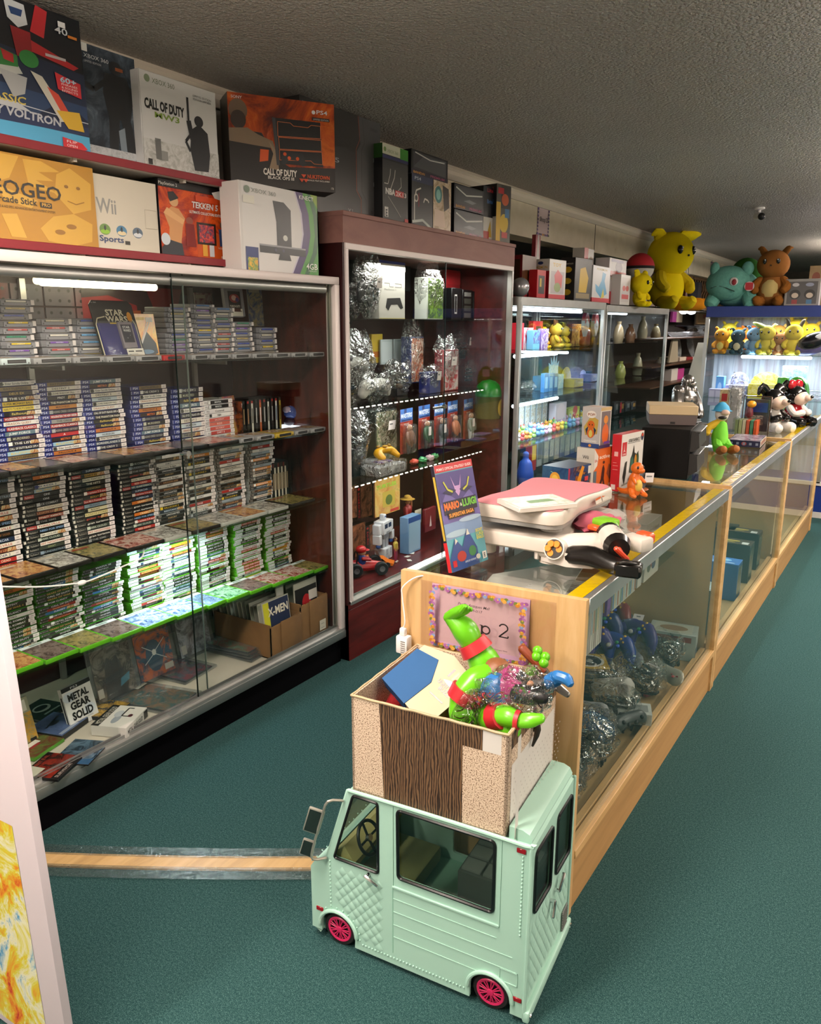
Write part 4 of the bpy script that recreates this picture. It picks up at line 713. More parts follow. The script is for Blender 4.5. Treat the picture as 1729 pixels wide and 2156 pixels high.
o=carton('console_box','cream boxed console with three round sport pictures beside the yellow box',-2.335,1.726,1.978,1.839,2.075,.12,'#c9c2b2',[('r',0,0,1,1,'#cac3b3'),('t','Wii',.02,.5,.2,'#8a8a86',.3,.02)]+[('e',u,.28,.085,.075,c)for u,c in((.12,'#6a8a4a'),(.38,'#4a7a9a'),(.64,'#5a6a7a'))]+[('e',u,.25,.07,.03,c)for u,c in((.12,'#8ab83a'),(.38,'#d8c8a0'),(.64,'#d0d4d8'))]+[('e',u,.3,.015,.035,'#3a3a3a')for u in(.12,.38,.64)]+[('t','Sports',.02,.12,.08,'#2a3f6a',.38,.02),('r',.42,.1,.5,.15,'#33302c'),('l',[(.78,.36),(.78,.62),(.98,.62),(.98,.36),(.78,.36)],.004,'#9a917e')])
o=carton('console_box','black boxed console with shirtless fighter picture and orange splash, at the end of lower shelf',-2.33,1.984,2.322,1.839,2.098,.1,'#141214',[('r',0,0,1,.9,art('tek',['#3a0f0c','#8a1f16','#d0521a','#1c1214'],9)),('p',[(.5,.0),(1,.0),(1,.3),(.7,.42),(.5,.3)],'#c2501c'),('e',.2,.73,.06,.07,'#c89a6a'),('p',[(.12,.84),(.2,.86),(.27,.78),(.15,.72),(.13,.76)],'#171314'),('p',[(.06,.55),(.16,.66),(.26,.64),(.34,.52),(.3,.4),(.27,.18),(.1,.18),(.12,.38)],'#c8905a'),('p',[(.05,.56),(.3,.44),(.33,.5),(.1,.64)],'#d8a46e'),('p',[(.0,.1),(.1,.22),(.28,.18),(.3,.0),(.0,.0)],'#20232c'),('e',.06,.22,.06,.08,'#c8d0d8'),('e',.4,.5,.05,.05,'#8a4a3a'),('p',[(.34,.46),(.46,.46),(.48,.15),(.34,.15)],'#7a1a16'),('r',.5,.2,.78,.5,'#2a211c'),('r',.53,.23,.75,.47,art('tekscr',['#b8d0d8','#d84a3a','#2a3a5a','#e8d8b8'],30)),('r',.57,.04,.64,.2,'#d8a03a'),('r',.67,.04,.74,.2,'#c8ccd0'),('e',.88,.5,.04,.05,'#5a3a2a'),('p',[(.82,.44),(.95,.44),(.93,.2),(.83,.2)],'#2a3f6a'),('t','TEKKEN 5',.44,.69,.08,'#d8d4d0',.38,.03,.1),('r',.5,.78,.82,.86,'#c8441a'),('t','ULTIMATE COLLECTORS EDITION',.4,.61,.035,'#e8e0d8',.5,.02),('r',0,.9,1,1,'#121113'),('t','PlayStation 2',.0,.925,.04,'#d8d4cc',.25),('p',[(.74,.93),(.88,.98),(.9,.84),(.78,.86)],'#d8d6d0'),('t','Includes:',.8,.16,.03,'#e8d8c8',.1),('t','namco',.84,.03,.045,'#e8e0d8',.12,.03)])
ZR=2.075
p0,p1=PX(690,222,-2.28),PX(800,240,-2.28)
o=carton('console_box','large dark grey boxed console with plated edge, on the red cabinet behind the orange box',-2.28,2.70,p1.y,ZR,2.515,.15,'#2d2a28',[('r',0,0,.74,1,'#2b2826'),('p',[(.71,1),(1,1),(1,0),(.74,0),(.74,.22),(.68,.28),(.68,.66),(.73,.74),(.71,.82)],'#4a4a4b'),('l',[(.7,1),(.72,.78),(.67,.68),(.67,.28),(.73,.2),(.73,0)],.008,'#8a3f26'),('l',[(.76,1),(.78,.76),(.74,.68),(.74,.28),(.8,.2),(.8,.02)],.008,'#333334'),('t','XBOX ONE',.03,.93,.028,'#b8b4b0',.3),('t','HALO 5',.0,.5,.045,'#9aa0a4',.45,.01),('r',.9,.6,.95,.64,'#8a8a8c'),('r',.9,.36,.95,.4,'#8a8a8c'),('r',.86,.9,.96,.93,'#3c3c3d'),('r',.86,.08,.96,.11,'#3c3c3d'),('t','X1',.55,.04,.05,'#b0aca8',.06)])
def topbox(label,px0,px1,pyb,pyt,x,d,body,prints,left=(),rz=0,z0=None,name='game_box',cat='video game box'):
 a,c=PX(px0,pyb,x),PX(px1,pyb,x);t_=PX((px0+px1)/2,pyt,x)
 return carton(name,label,x,a.y,c.y,ZR if z0 is None else z0,t_.z,d,body,prints,left,rz,cat=cat)
topbox('tall black basketball game box with green header, on the red cabinet',806,859,455,309,-2.23,.12,'#121213',[('r',0,.0,1,.8,'#343432'),('r',0,.87,.68,1,'#d6d6c2'),('r',.68,.85,1,1,'#3f8a2c'),('r',0,.82,1,.86,'#26265c'),('t','XBOX 360',.18,.9,.04,'#8a9a70',.42),('e',.09,.93,.05,.03,'#7a9a5a'),('l',[(.06,.5),(.2,.5),(.28,.62),(.3,.7)],.012,'#c8c4bc'),('l',[(.3,.44),(.45,.6),(.48,.7)],.014,'#c8c4bc'),('l',[(.55,.42),(.72,.5),(.7,.62)],.012,'#b8b4ac'),('t','NBA',.1,.37,.075,'#e8e4e0',.38,.05),('r',.48,.36,.82,.44,'#c8302c'),('t','2K13',.5,.37,.06,'#f0e4e0',.42,.02),('l',[(.2,.34),(.5,.2),(.7,.1)],.01,'#a8a49c'),('r',.06,.07,.2,.2,'#d6d2cc'),('t','E',.09,.08,.09,'#1a1a1a',.08,.03),('r',.85,.01,1,.09,'#b8322c')],[('r',0,.82,1,1,'#2a5a20')],name='game_box')
ZT=PX(885,370,-2.22).z
topbox('black boxed game with white helmet outline in glossy wrap, on the red cabinet',867,911,470,370,-2.22,.13,'#151515',[('r',0,0,1,1,'#2a2b2a'),('r',0,.86,1,1,'#2a3252'),('t','PS4',.12,.9,.06,'#d8dce4',.3),('l',[(.12,.1),(.12,.5),(.2,.7),(.42,.76)],.03,'#d8d4cc'),('e',.2,.56,.1,.08,'#c8c4bc'),('e',.2,.56,.06,.05,'#2a2b2a'),('l',[(.55,.5),(.6,.58),(.75,.56),(.8,.52)],.03,'#d8d4cc'),('l',[(.32,.4),(.32,.66)],.02,'#a82a38'),('l',[(.02,.1),(.5,.16),(.96,.02)],.05,'#c8d0c8')])
topbox('brown and teal warrior picture box on the red cabinet',912,949,478,378,-2.22,.13,'#3a2e22',[('r',0,0,1,1,art('god',['#6a5234','#b8a080','#e0cdb4','#3a2a20'],12)),('e',.28,.7,.2,.16,'#3f7a7c'),('e',.28,.7,.12,.1,'#8ac0b8'),('p',[(.5,.9),(.85,.85),(.9,.5),(.6,.4)],'#2a211a'),('p',[(.05,.1),(.7,.1),(.6,.4),(.1,.42)],'#dcc4b0')])
topbox('windowed black figure box lying on top of the helmet and warrior boxes',866,943,372,325,-2.22,.15,'#131315',[('r',.05,.2,.95,.92,'#3a3a3e'),('p',[(.06,.3),(.3,.8),(.94,.9),(.94,.22)],'#55565a'),('l',[(.1,.9),(.5,.75),(.9,.82)],.05,'#d4d4d0'),('r',0,.0,1,.2,'#241a30'),('t','BANDAI',.05,.05,.1,'#d89a3a',.3,.02),('t','PREMIUM',.5,.05,.1,'#a84a6a',.4,.02)],[('r',.3,.1,.9,.8,'#4a4438')],z0=ZT+.001,name='figure_box',cat='toy box')
zA=PX(990,446,-2.21).z
for lab,z0,pt,pb in(('lower windowed black figure box of the pair on the red cabinet',None,446,490),('upper windowed black figure box of the pair on the red cabinet',zA+.001,393,446)):
 topbox(lab,956,1018,pb,pt,-2.21,.15,'#151517',[('r',.05,.24,.95,.94,'#38393c'),('l',[(.06,.85),(.4,.6),(.95,.75)],.06,'#dcdcd6'),('p',[(.3,.36),(.5,.46),(.75,.4),(.6,.3)],'#8a8c90'),('r',0,.0,1,.22,'#2a1c26'),('t','BANDAI',.05,.06,.1,'#d89a3a',.3,.02),('t','PREMIUM',.5,.06,.1,'#b05a7a',.42,.02)],[('r',.2,.3,.8,.7,'#5a5560')],z0=z0,name='figure_box',cat='toy box')
LB=[('t','Lite',.3,.9,.07,'#b8343c',.5,.02),('t','Brite',.3,.7,.07,'#3a6aa8',.5,.02),('r',.0,.0,1,.45,'#c8c4bc'),('p',[(.3,.1),(.7,.1),(.6,.4)],'#b8952a'),('r',.0,.0,.5,.2,'#a83028')]
topbox('black and grey peg toy box, foremost of two at the end of the red cabinet',1047,1070,499,388,-2.21,.11,'#17171a',[('r',.0,.0,1,.99,'#55534a'),('r',0,.0,.3,.7,'#d0a83a'),('e',.55,.35,.3,.16,'#cfae36'),('r',.3,.6,1,.98,'#3e3c3a'),('e',.6,.75,.25,.1,'#c8603a'),('r',.1,.84,.5,.94,'#b8343c'),('r',.6,.45,.9,.6,'#4a7aa8'),('r',.4,.1,.8,.2,'#b04038')],LB,rz=-.15,name='toy_box',cat='toy box')
topbox('second peg toy box showing only its black end behind the foremost one',1018,1040,496,392,-2.25,.11,'#151518',LB,rz=-.1,name='toy_box',cat='toy box')
# ------------------------------------------------------------------ the dark red cabinet
RX,RB,R0,R1=-2.16,-2.80,2.822,4.53
red=empty('display_cabinet','dark red laminate display cabinet with aluminium framed sliding glass','cabinet',((RX+RB)/2,(R0+R1)/2,0))
b=MB();b.box((RB,R0,1.945),(RX,R1,2.055),MAHOGL);b.box((RB-.01,R0-.004,2.055),(RX+.006,R1+.004,ZR),MAHOGL,.002,1);part(b,'header',red)
part(MB().box((RB,R0,0),(RX-.004,R0+.018,1.945),C('#2a0808',.4)),'side_panel',red)
part(MB().box((RB,R1-.018,0),(RX-.004,R1,1.945),MAHOG),'side_panel',red)
part(MB().box((RB,R0,.02),(RB+.01,R1,1.945),C('#2a1213',.4)),'back_panel',red)
b=MB();b.box((RB,R0,.0),(RX-.006,R1,.285),MAHOG);b.box((RX-.006,R0,.0),(RX-.002,R1,.258),MAHOG);b.box((RX-.006,R0,.268),(RX,R1,.288),MAHOG);part(b,'base_panel',red)
part(MB().box((RB,R0+.018,.285),(RX-.05,R1-.018,.30),MAHOG),'deck',red)
b=MB();b.box((RX-.03,R0+.012,1.918),(RX+.004,R1-.01,1.945),ALUW,.002,1);b.box((RX-.03,R0+.012,.288),(RX+.004,R0+.034,1.92),ALUW,.002,1);b.box((RX-.03,R1-.032,.288),(RX+.004,R1-.01,1.92),ALU,.002,1);b.box((RX-.045,R0+.012,.285),(RX+.006,R1-.01,.305),ALU,.002,1);b.box((RX-.02,R0+.02,.305),(RX-.016,R1-.02,.325),ALU);part(b,'frame',red)
part(MB().box((RX-.014,R0+.03,.31),(RX-.009,3.72,1.92),PN),'glass_pane',red);part(MB().box((RX-.026,3.66,.31),(RX-.021,R1-.03,1.92),PN),'glass_pane',red)
part(MB().box((RX-.0142,3.72,.31),(RX-.0085,3.7225,1.92),C('#1a2c2a',.2)),'glass_edge',red)
b=MB();b.cyl((RX-.012,3.71,.865+.3),(RX+.01,3.71,.865+.3),.011,CHROME);b.box((RX-.01,3.60,1.158),(RX-.004,3.71,1.17),CHROME);part(b,'lock',red)
RZ=[1.628,1.218,.835]
for z in RZ:
 b=MB();b.box((RB+.02,R0+.02,z-.008),(RX-.09,R1-.14,z),GLASSD);part(b,'glass_shelf',red)
 if z>1.5:continue
 b=MB()
 for k in range(30):b.box((RX-.0905,R0+.03+k*.05,z-.011),(RX-.086,R0+.055+k*.05,z-.005),emit('#fff6e6',1.3))
 part(b,'light_strip',red)
for y in(3.05,3.10,3.60,3.65):
 b=MB();b.box((RB+.012,y,.3),(RB+.03,y+.022,1.93),C('#b9b79a',.35,.5));part(b,'shelf_standard',red)
lamp('red_cabinet_light',(RX-.20,3.66,1.90),.06,1.4,3.5,(1,.95,.88))
lamp('red_cabinet_light',(RX-.15,3.55,RZ[0]-.02),.04,1.3,2.2,(1,.97,.92));lamp('red_cabinet_light',(RX-.15,3.55,RZ[1]-.02),.04,1.3,2.2,(1,.97,.92));lamp('red_cabinet_light',(RX-.15,3.55,RZ[2]-.02),.04,1.3,2.4,(1,.97,.92))
def bagged(name,label,cat,px,py,x,z,w,h,d,inner,sticker=True,seed=0,rz=0,yy=None):
 """a clear crumpled bag around what inner() builds, base at z"""
 p=PX(px,py,x);y=p.y if yy is None else yy
 t=empty(name,label,cat,(x,y,z),rz);inner(t,w,h,d)
 b=MB();rnd=random.Random(seed);vs=[];fs=[];n,m_=18,11
 for i in range(m_+1):
  f=i/m_;prof=(math.sin(min(f*1.35,1)*math.pi*.5+.25)if f<.7 else 1-(f-.7)*1.3)
  for k in range(n):
   a=2*math.pi*k/n;q=1+.26*noise.noise(V((math.cos(a)*2.2,math.sin(a)*2.2,f*4+seed*5.3)))
   vs.append((math.cos(a)*d*.5*prof*q,math.sin(a)*w*.53*prof*q,h*1.08*f*(.98+.05*math.sin(a*3+seed))))
 for i in range(m_):
  for k in range(n):fs.append((i*n+k,i*n+(k+1)%n,(i+1)*n+(k+1)%n,(i+1)*n+k))
 b.add(vs,fs,BAG);b.build('clear_bag',t)
 if sticker:
  b=MB();b.face((d*.52,-w*.15,h*.5),(0,w*.26,.0),(0,0.01,min(.05,h*.4))).d([('r',0,0,1,1,STK),('r',.15,.55,.6,.7,'#777777')]);b.build('price_sticker',t)
 return t
def pad(col,st='#2a2a2c',s=1.0,name='controller'):
 """a two-handled game pad lying in the bag"""
 def f(t,w,h,d):
  b=MB();M=C(col,.35);L=w*.42
  b.limb([(0,-L,h*.3),(d*.05,-L*.75,h*.55),(0,0,h*.6),(d*.05,L*.75,h*.55),(0,L,h*.3)],[w*.1,w*.15,w*.13,w*.15,w*.1],M,12,4,.7)
  o=b.build(name,t);q=MB()
  for y,z in((-L*.6,.66),(L*.6,.66),(-L*.25,.5),(L*.25,.5)):q.sph((w*.12,y,h*z),w*.05,C(st,.4),10,6)
  q.build('button_cluster',o)
  c=MB();pts=[(-d*.2+.01*math.sin(k),w*.3*math.cos(k*1.1),h*.2+.03*math.sin(k*.9)*(k%3))for k in range(14)];c.limb(pts,.004,C('#161618',.5),6,3);c.build('cable',o)
 return f
def block(col,name='boxed_item',k=None,cols=None,frac=.8):
 def f(t,w,h,d):
  b=MB();b.box((-d*.3,-w*.5*frac,0),(d*.3,w*.5*frac,h*frac),C(col,.35),.004,1)
  if k:b.face((d*.3,-w*.5*frac,0),(0,w*frac,0),(0,0,h*frac)).d([('r',.03,.03,.97,.97,art(k,cols,18))])
  b.build(name,t)
 return f
def coil(col,col2=None):
 def f(t,w,h,d):
  b=MB();b.limb([(d*.25*math.cos(k*.9)*(1-k*.01),w*.38*math.sin(k*.9),h*(.12+.022*k))for k in range(28)],.006,C(col,.5),7,2);b.build('cable',t)
  b=MB();b.box((-d*.2,-w*.25,.0),(d*.2,w*.25,h*.35),C(col2 or col,.4),.006,2);b.build('adapter',t)
 return f
S1,S2,S3,S4=RZ[0],RZ[1],RZ[2],.30
XR=-2.42
bagged('bagged_controller','bagged black controller with white price tag, top shelf of the red cabinet','controller',775,665,XR,S1,.17,.30,.14,pad('#1a1a1c'),seed=1)
bagged('bagged_controller','clear bag of dark controllers in the near top corner of the red cabinet','controller',742,662,-2.50,S1,.16,.17,.14,pad('#26262a'),False,2)
o=carton('console_box','slim white boxed console with black gamepad picture, top shelf of red cabinet',-2.40,*(PX(798,665,-2.40).y,PX(853,665,-2.40).y),S1,PX(825,550,-2.4).z,.09,'#d8d7d0',[('r',0,.955,1,1,'#23348a'),('l',[(.2,.62),(.4,.62),(.4,.56),(.55,.56)],.012,'#8a8a86'),('l',[(.6,.62),(.85,.62),(.85,.56),(.6,.56)],.012,'#8a8a86'),('t','PlayStation 2',.2,.5,.03,'#8a8a86',.45),('p',[(.3,.36),(.8,.38),(.92,.2),(.82,.18),(.7,.26),(.45,.25),(.35,.15),(.25,.2)],'#17171a'),('r',.02,.01,1,.02,'#c8b83a'),('r',.55,.84,1.0,.93,'#e4e2da')])
bagged('bagged_game_set','clear bag with white and green game packs, top shelf of red cabinet','game set',903,672,XR,S1,.22,.29,.15,block('#d8e0d8',k='greenpack',cols=['#e8ece8','#9ad03a','#3a5a3a','#c8d0c8']),False,3)
o=carton('toy_box','flat red box standing behind the green pack bag',-2.52,PX(938,665,-2.52).y,PX(968,665,-2.52).y,S1,1.93,.05,'#9e1f26',[('r',0,.72,1,.95,'#b8262e')],cat='box')
for i,(a,c)in enumerate(((951,972),(974,994),(996,1014))):
 carton('console_box',['black boxed retro console seen end-on, top shelf of red cabinet','black boxed console accessory with grey panels, middle of three','black boxed console accessory furthest along the top shelf'][i],-2.42,PX(a,668,-2.42).y,PX(c,668,-2.42).y,S1,PX(980,608+i*2,-2.42).z,.16,'#141416',[('l',[(.4,.2),(.4,.8)],.16,'#c8c8c8'),('l',[(.4,.25),(.4,.75)],.12,'#17171a')]if i==0 else[('r',.15,.78,.85,.92,'#8a8a88'),('r',.15,.54,.85,.72,'#4f524c'),('r',.15,.3,.85,.48,'#4f524c'),('r',.15,.08,.85,.24,'#6a6660')])
bagged('bagged_controller','clear bag of pale grey controllers, near end of second shelf in red cabinet','controller',745,795,XR,S2,.24,.33,.2,pad('#8f8d88','#55555a'),False,4)
bagged('bagged_controller','clear bag with white gamepad at the front of the second shelf','controller',790,840,-2.33,S2,.26,.14,.12,pad('#c9c6c0','#8a8a8a'),False,5)
bagged('bagged_cables','clear bag of black cables in the middle of the second shelf','cable',838,820,XR,S2,.22,.18,.16,coil('#151517','#1f1f22'),False,6)
bagged('bagged_toy_pack','clear bag with orange and blue comic picture, hanging mid second shelf','toy pack',868,752,-2.5,S2+.05,.17,.33,.12,block('#2a3f7a',k='spd',cols=['#2a4a8a','#c8643a','#d8c8b8','#1c2438']),False,7)
bagged('bagged_toy_pack','clear bag with red card and white tag, second shelf of red cabinet','toy pack',940,815,-2.36,S2,.23,.30,.1,block('#9a2430',k='redbag',cols=['#9a2430','#b83a44','#d8d0d0','#6a1a22']),True,8)
bagged('bagged_adapter','blue wrapped power adapter bag between black cables and red card bag','adapter',905,822,-2.36,S2,.16,.15,.12,block('#2a3272'),True,9)
bagged('bagged_cables','dark bag with small tag on the far high side of the second shelf','cable',975,715,-2.5,S2+.17,.2,.17,.12,coil('#202024'),True,10)
bagged('bagged_cables','dark cable bag resting beside the green dome tin','cable',995,790,-2.45,S2,.2,.15,.14,coil('#1b1d1c','#26302a'),False,11)
carton('folder','yellow folder standing behind the grey controller bag',-2.6,PX(783,720,-2.6).y,PX(806,720,-2.6).y,S2+.17,S2+.33,.02,'#b59a2a',[('r',.1,.2,.9,.4,'#a8601e')],cat='folder')
for i,px in enumerate((814,842)):carton('bagged_disc',f'white bagged disc sleeve, {"first" if i == 0 else "second"} of two beside the yellow folder',-2.58,PX(px-12,720,-2.58).y,PX(px+13,720,-2.58).y,S2+.16,S2+.30,.01,'#a9b4b8',[('r',.1,.1,.9,.9,'#b8c2c6')],cat='disc')
t=empty('dome_tin','green domed tin with yellow picture, far end of the second shelf','tin',(-2.30,PX(1030,815,-2.30).y,S2-.20));b=MB();b.lathe([(0,0),(.085,0),(.088,.02),(.088,.14),(.08,.15)],C('#4a4a20',.3),24);b.face((.09,-.05,.01),(0,.1,0),(0,0,.12)).d([('e',.5,.5,.45,.45,'#c8a838')]);b.build('tin_body',t)
b=MB();b.lathe([(.09,.14),(.09,.17),(.075,.21),(.045,.235),(0,.245)],C('#1f7a28',.3),24);b.build('tin_lid',t)
MB().box((-.05,-.05,-.84+.02),(.0,.0,-.83),C('#222'))
bagged('bagged_controller','clear bag of black cables by the near post, third shelf of red cabinet','controller',742,960,XR,S3,.18,.34,.2,coil('#17171b','#1a1a1e'),False,12)
bagged('bagged_toy_pack','clear bag of mixed dark toys behind the yellow controller','toy pack',800,930,-2.50,S3+.02,.26,.36,.16,block('#3a4038',k='mix',cols=['#20261f','#6a7a5a','#c8b8a0','#2a2420']),True,13)
o=empty('controller','yellow game controller lying on the grey console, third shelf','controller',(-2.40,PX(806,945,-2.40).y,S3+.075));b=MB();Yc=C('#d49a12',.35);b.limb([(.05,-.07,-.005),(.01,-.06,.02),(0,0,.026),(.01,.06,.02),(.05,.07,-.005)],[.018,.026,.024,.026,.018],Yc,12,4,.8);b.build('controller_body',o)
b=MB();b.sph((.0,-.045,.05),(.012,.012,.008),C('#7a5a10'));b.sph((.01,.045,.05),(.012,.012,.008),C('#7a5a10'));b.sph((.015,.0,.05),(.015,.018,.006),C('#a87c10'));b.build('stick',o)
sn=empty('game_console','pale grey retro console with purple slider in clear wrap, third shelf','game console',(-2.36,PX(795,1000,-2.36).y,S3))
G=C('#a8a7ac',.4);b=MB();b.box((-.1,-.125,0),(.1,.125,.05),G,.006,2);b.box((-.1,-.06,.05),(.05,.06,.062),C('#b4b3b8',.4),.006,2);b.build('console_body',sn)
b=MB();b.box((.0,-.055,.058),(.06,-.02,.066),C('#5a4a8a',.4),.003,1);b.box((.0,.02,.058),(.06,.055,.066),C('#5a4a8a',.4),.003,1);b.build('switch',sn);b=MB();b.box((.1,.02,.015),(.103,.05,.03),C('#77767c'));b.box((.1,.07,.015),(.103,.10,.03),C('#77767c'));b.build('controller_port',sn)
b=MB();b.box((-.106,-.132,0),(.107,.132,.068),BAG,.01,2);b.build('clear_bag',sn)
CF=[('#7a4a30','#2a2a30'),('#2f5a34','#3a3030'),('#3a3a40','#8a8a90'),('#c8703a','#5a3020'),('#8a9a8a','#c8c8c0'),('#c88a2a','#d8a03a')]
for i,(px,py,c)in enumerate([(856,955,0),(893,950,1),(925,944,2),(952,940,3),(985,932,4),(1018,925,5)]):
 p=PX(px,py,-2.38-.015*(i%2));t=empty('carded_figure',['carded action figure in black suit, first of the hanging row','carded green action figure, second of the hanging row','carded grey action figure behind the glass edge','carded bear faced figure with clear bubble','carded pale figure, second from the far end of the row','carded golden figure, last of the hanging row'][i],'action figure',(p.x,p.y,S3+.06),.1,'carded action figures in the red cabinet')
 b=MB();b.box((-.002,-.075,0),(0,.075,.25),C('#7a1c1a',.4));b.face((0,-.075,0),(0,.15,0),(0,0,.25)).d([('r',0,0,1,.72,art('motu%d'%(i%3),['#5a1614','#8a2420','#a8442c','#3a1012'],14)),('r',0,.72,1,1,'#3a66a8'),('t','MASTERS',.05,.8,.1,'#d0d8e8',.9,.03),('r',.1,.73,.9,.76,'#1d2c5a'),('t','FIGURE',.3,.63,.05,'#e8d8c8',.4),('e',.84,.52,.1,.06,'#d8c23a'),('r',.3,.9,.5,1.0,'#2a3a6a')]);b.build('card',t)
 b=MB();c1,c2=C(CF[c][0],.4),C(CF[c][1],.4);b.limb([(.02,0,.05),(.02,0,.09),(.02,0,.12)],[.022,.026,.018],c1,10,2);b.sph((.02,0,.145),(.016,.015,.019),C('#b88a68',.4));
 for s in(-1,1):b.limb([(.02,s*.026,.115),(.028,s*.04,.085),(.035,s*.034,.055)],[.012,.011,.008],c1,8,2);b.limb([(.02,s*.013,.055),(.022,s*.018,.03),(.022,s*.02,.005)],[.014,.012,.009],c2,8,2)
 b.build('figure',t);b=MB();b.box((0,-.055,.0),(.045,.055,.165),clear('blister_plastic','#f0f2f6',1.3,.04,1.5,12,.15,.03),.015,2);b.build('clear_bubble',t)
 if i in(1,2,4,5):b=MB();b.face((.046,-.035,.08),(0,.035,0),(0,0,.05)).d([('r',0,0,1,1,STK)]);b.build('price_sticker',t)
for i,(px,py,col)in enumerate([(872,965,'#c84a3a'),(890,968,'#3a9a5a'),(905,962,'#c8a8b0'),(915,966,'#3a8a4a')]):
 o=MB().sph((0,0,.015),(.024,.03,.016),C(col,.3),12,8,None,.5,i).build('bagged_figure');p=PX(px,py,-2.33);put(o,(p.x,p.y,S3));tag(o,['small red bagged toy on the third shelf edge','small green bagged toy on the third shelf edge','small pink bagged toy on the third shelf edge','dark green bagged toy nearest the glass edge'][i],'toy')
def boxset(px0,px1,py,pt,x,label,word,k):
 a,c=PX(px0,py,x),PX(px1,py,x);t_=PX(px0,pt,x)
 return carton('toy_box',label,x,a.y,c.y,max(a.z,.301),t_.z,.05,'#141214',[('r',.25,0,1,1,art('tf%d'%k,['#17110f','#5a3a2a','#a86a4a','#2a2a3a'],12)),('r',0,0,.25,1,'#171112')]+[('t',ch,.06,.72-j*.085,.07,'#b8242a',.13,.02)for j,ch in enumerate(word)]+[('e',.12,.9,.08,.04,'#c8302c')],rz=.0,cat='toy box')
for i,(a,c,py,pt)in enumerate([(733,752,1095,1025),(752,784,1095,1024),(785,812,1090,1018)]):boxset(a,c,py,pt,-2.62,f'dark toy box with red lettering on its spine, {ORD[i]} of the upper row','FORMATION',i)
for i,(a,c,py,pt)in enumerate([(735,770,1190,1110),(771,800,1185,1108)]):boxset(a,c,py,pt,-2.58,f'dark toy box with red lettering on its spine, {ORD[i]} of the lower row','MATION',i+3)
o=carton('carded_figure','carded toy with yellow panel and green lettering, above the white robot',-2.50,PX(790,1085,-2.5).y,PX(842,1085,-2.5).y,PX(815,1082,-2.5).z,PX(815,1005,-2.5).z,.01,'#8a5a34',[('r',0,0,1,1,art('tmnt',['#7a4428','#b88444','#c8a860','#5a6a3a'],10)),('r',.3,.2,.8,.62,'#b09a44'),('t','TURTLES',.05,.74,.1,'#8ab83a',.8,.04),('e',.55,.38,.14,.14,'#5a6a34'),('r',.6,.02,.95,.1,'#b8443a')],cat='action figure')
def P3(px,py,z):return PZ(px,py,z)
p=P3(806,1175,.302);rb=empty('robot_toy','white boxy robot toy with blue windows standing on the red deck','toy',p,.15)
Wm,Bl=C('#c9cbd0',.35),C('#1d2f50',.25);b=MB();b.box((-.03,-.055,.15),(.035,.055,.225),Wm,.004,1);b.face((.035,-.055,.15),(0,.11,0),(0,0,.075)).d([('r',.12,.45,.46,.8,'#1b2c4a'),('r',.54,.45,.88,.8,'#1b2c4a'),('r',.3,.05,.7,.2,'#8a8d92')]);b.box((-.02,-.035,.12),(.025,.035,.15),C('#8d8f94',.3,.4),.003,1);b.build('torso',rb)
for s in(-1,1):
 b=MB();b.box((-.02,s*.02-.017,.06),(.02,s*.02+.017,.125),C('#9a9ca2',.35),.003,1);b.box((-.03,s*.024-.022,0),(.04,s*.024+.022,.07),Wm,.004,1);b.face((.04,s*.024-.022,.0),(0,.044,0),(0,0,.07)).d([('r',.25,.2,.75,.9,'#a8abb2'),('r',.25,.5,.75,.54,'#777b84')]);b.build('leg',rb)
 b=MB();b.box((-.02,s*.075-.016,.155),(.025,s*.075+.016,.215),Wm,.004,1);b.box((-.018,s*.08-.014,.10),(.03,s*.08+.014,.155),Wm,.003,1);b.sph((.012,s*.08,.09),.014,C('#274f94',.3));b.build('arm',rb)
b=MB();b.box((-.014,-.014,.225),(.018,.014,.26),Wm,.004,1);b.face((.018,-.014,.225),(0,.028,0),(0,0,.035)).d([('r',.15,.5,.85,.7,'#1d3f7a')]);b.build('head',rb)
def person_toy(name,label,p,h,skin,top,legs,hat=None,hair='#1a1614',rz=0,arms=None,cat='action figure',shoes=None):
 t=empty(name,label,cat,p,rz);k=h
 b=MB();S=C(skin,.4);b.limb([(0,0,.46*k),(0,0,.58*k),(0,0,.72*k),(0,0,.80*k)],[.075*k,.085*k,.105*k,.04*k],C(top,.45),12,3,.75)
 b.sph((.005*k,0,.885*k),(.062*k,.056*k,.075*k),S,14,10);b.sph((.066*k,0,.88*k),(.012*k,.01*k,.014*k),S,8,6)
 for s in(-1,1):
  a=(arms or{}).get(s)or[(0,s*.11*k,.74*k),(.02*k,s*.16*k,.60*k),(.05*k,s*.14*k,.47*k)]
  b.limb([V(q)if not arms else V(q)*1 for q in a[:2]],[.042*k,.034*k],C(top,.45),8,3);b.limb(a[1:],[.032*k,.026*k],S,8,3)
  b.limb([(0,s*.045*k,.48*k),(.01*k,s*.06*k,.27*k),(0,s*.065*k,.05*k)],[.062*k,.05*k,.034*k],C(legs,.5),10,3)
  b.sph((.03*k,s*.068*k,.022*k),(.065*k,.036*k,.026*k),C(shoes or '#3a2a20',.5),10,6)
  b.sph((.058*k,s*.024*k,.9*k),.009*k,C('#151515'),6,5)
 b.build('figure_body',t)
 b=MB();b.sph((-.012*k,0,.915*k),(.066*k,.062*k,.062*k),C(hair,.6),12,8);b.build('hair',t)
 if hat:b=MB();b.lathe([(.16*k,.925*k),(.1*k,.94*k),(.075*k,.945*k),(.07*k,.99*k),(.04*k,1.01*k),(0,1.015*k)],C(hat,.6),18);b.build('hat',t)
 return t
p=P3(858,1140,.302);k=.29
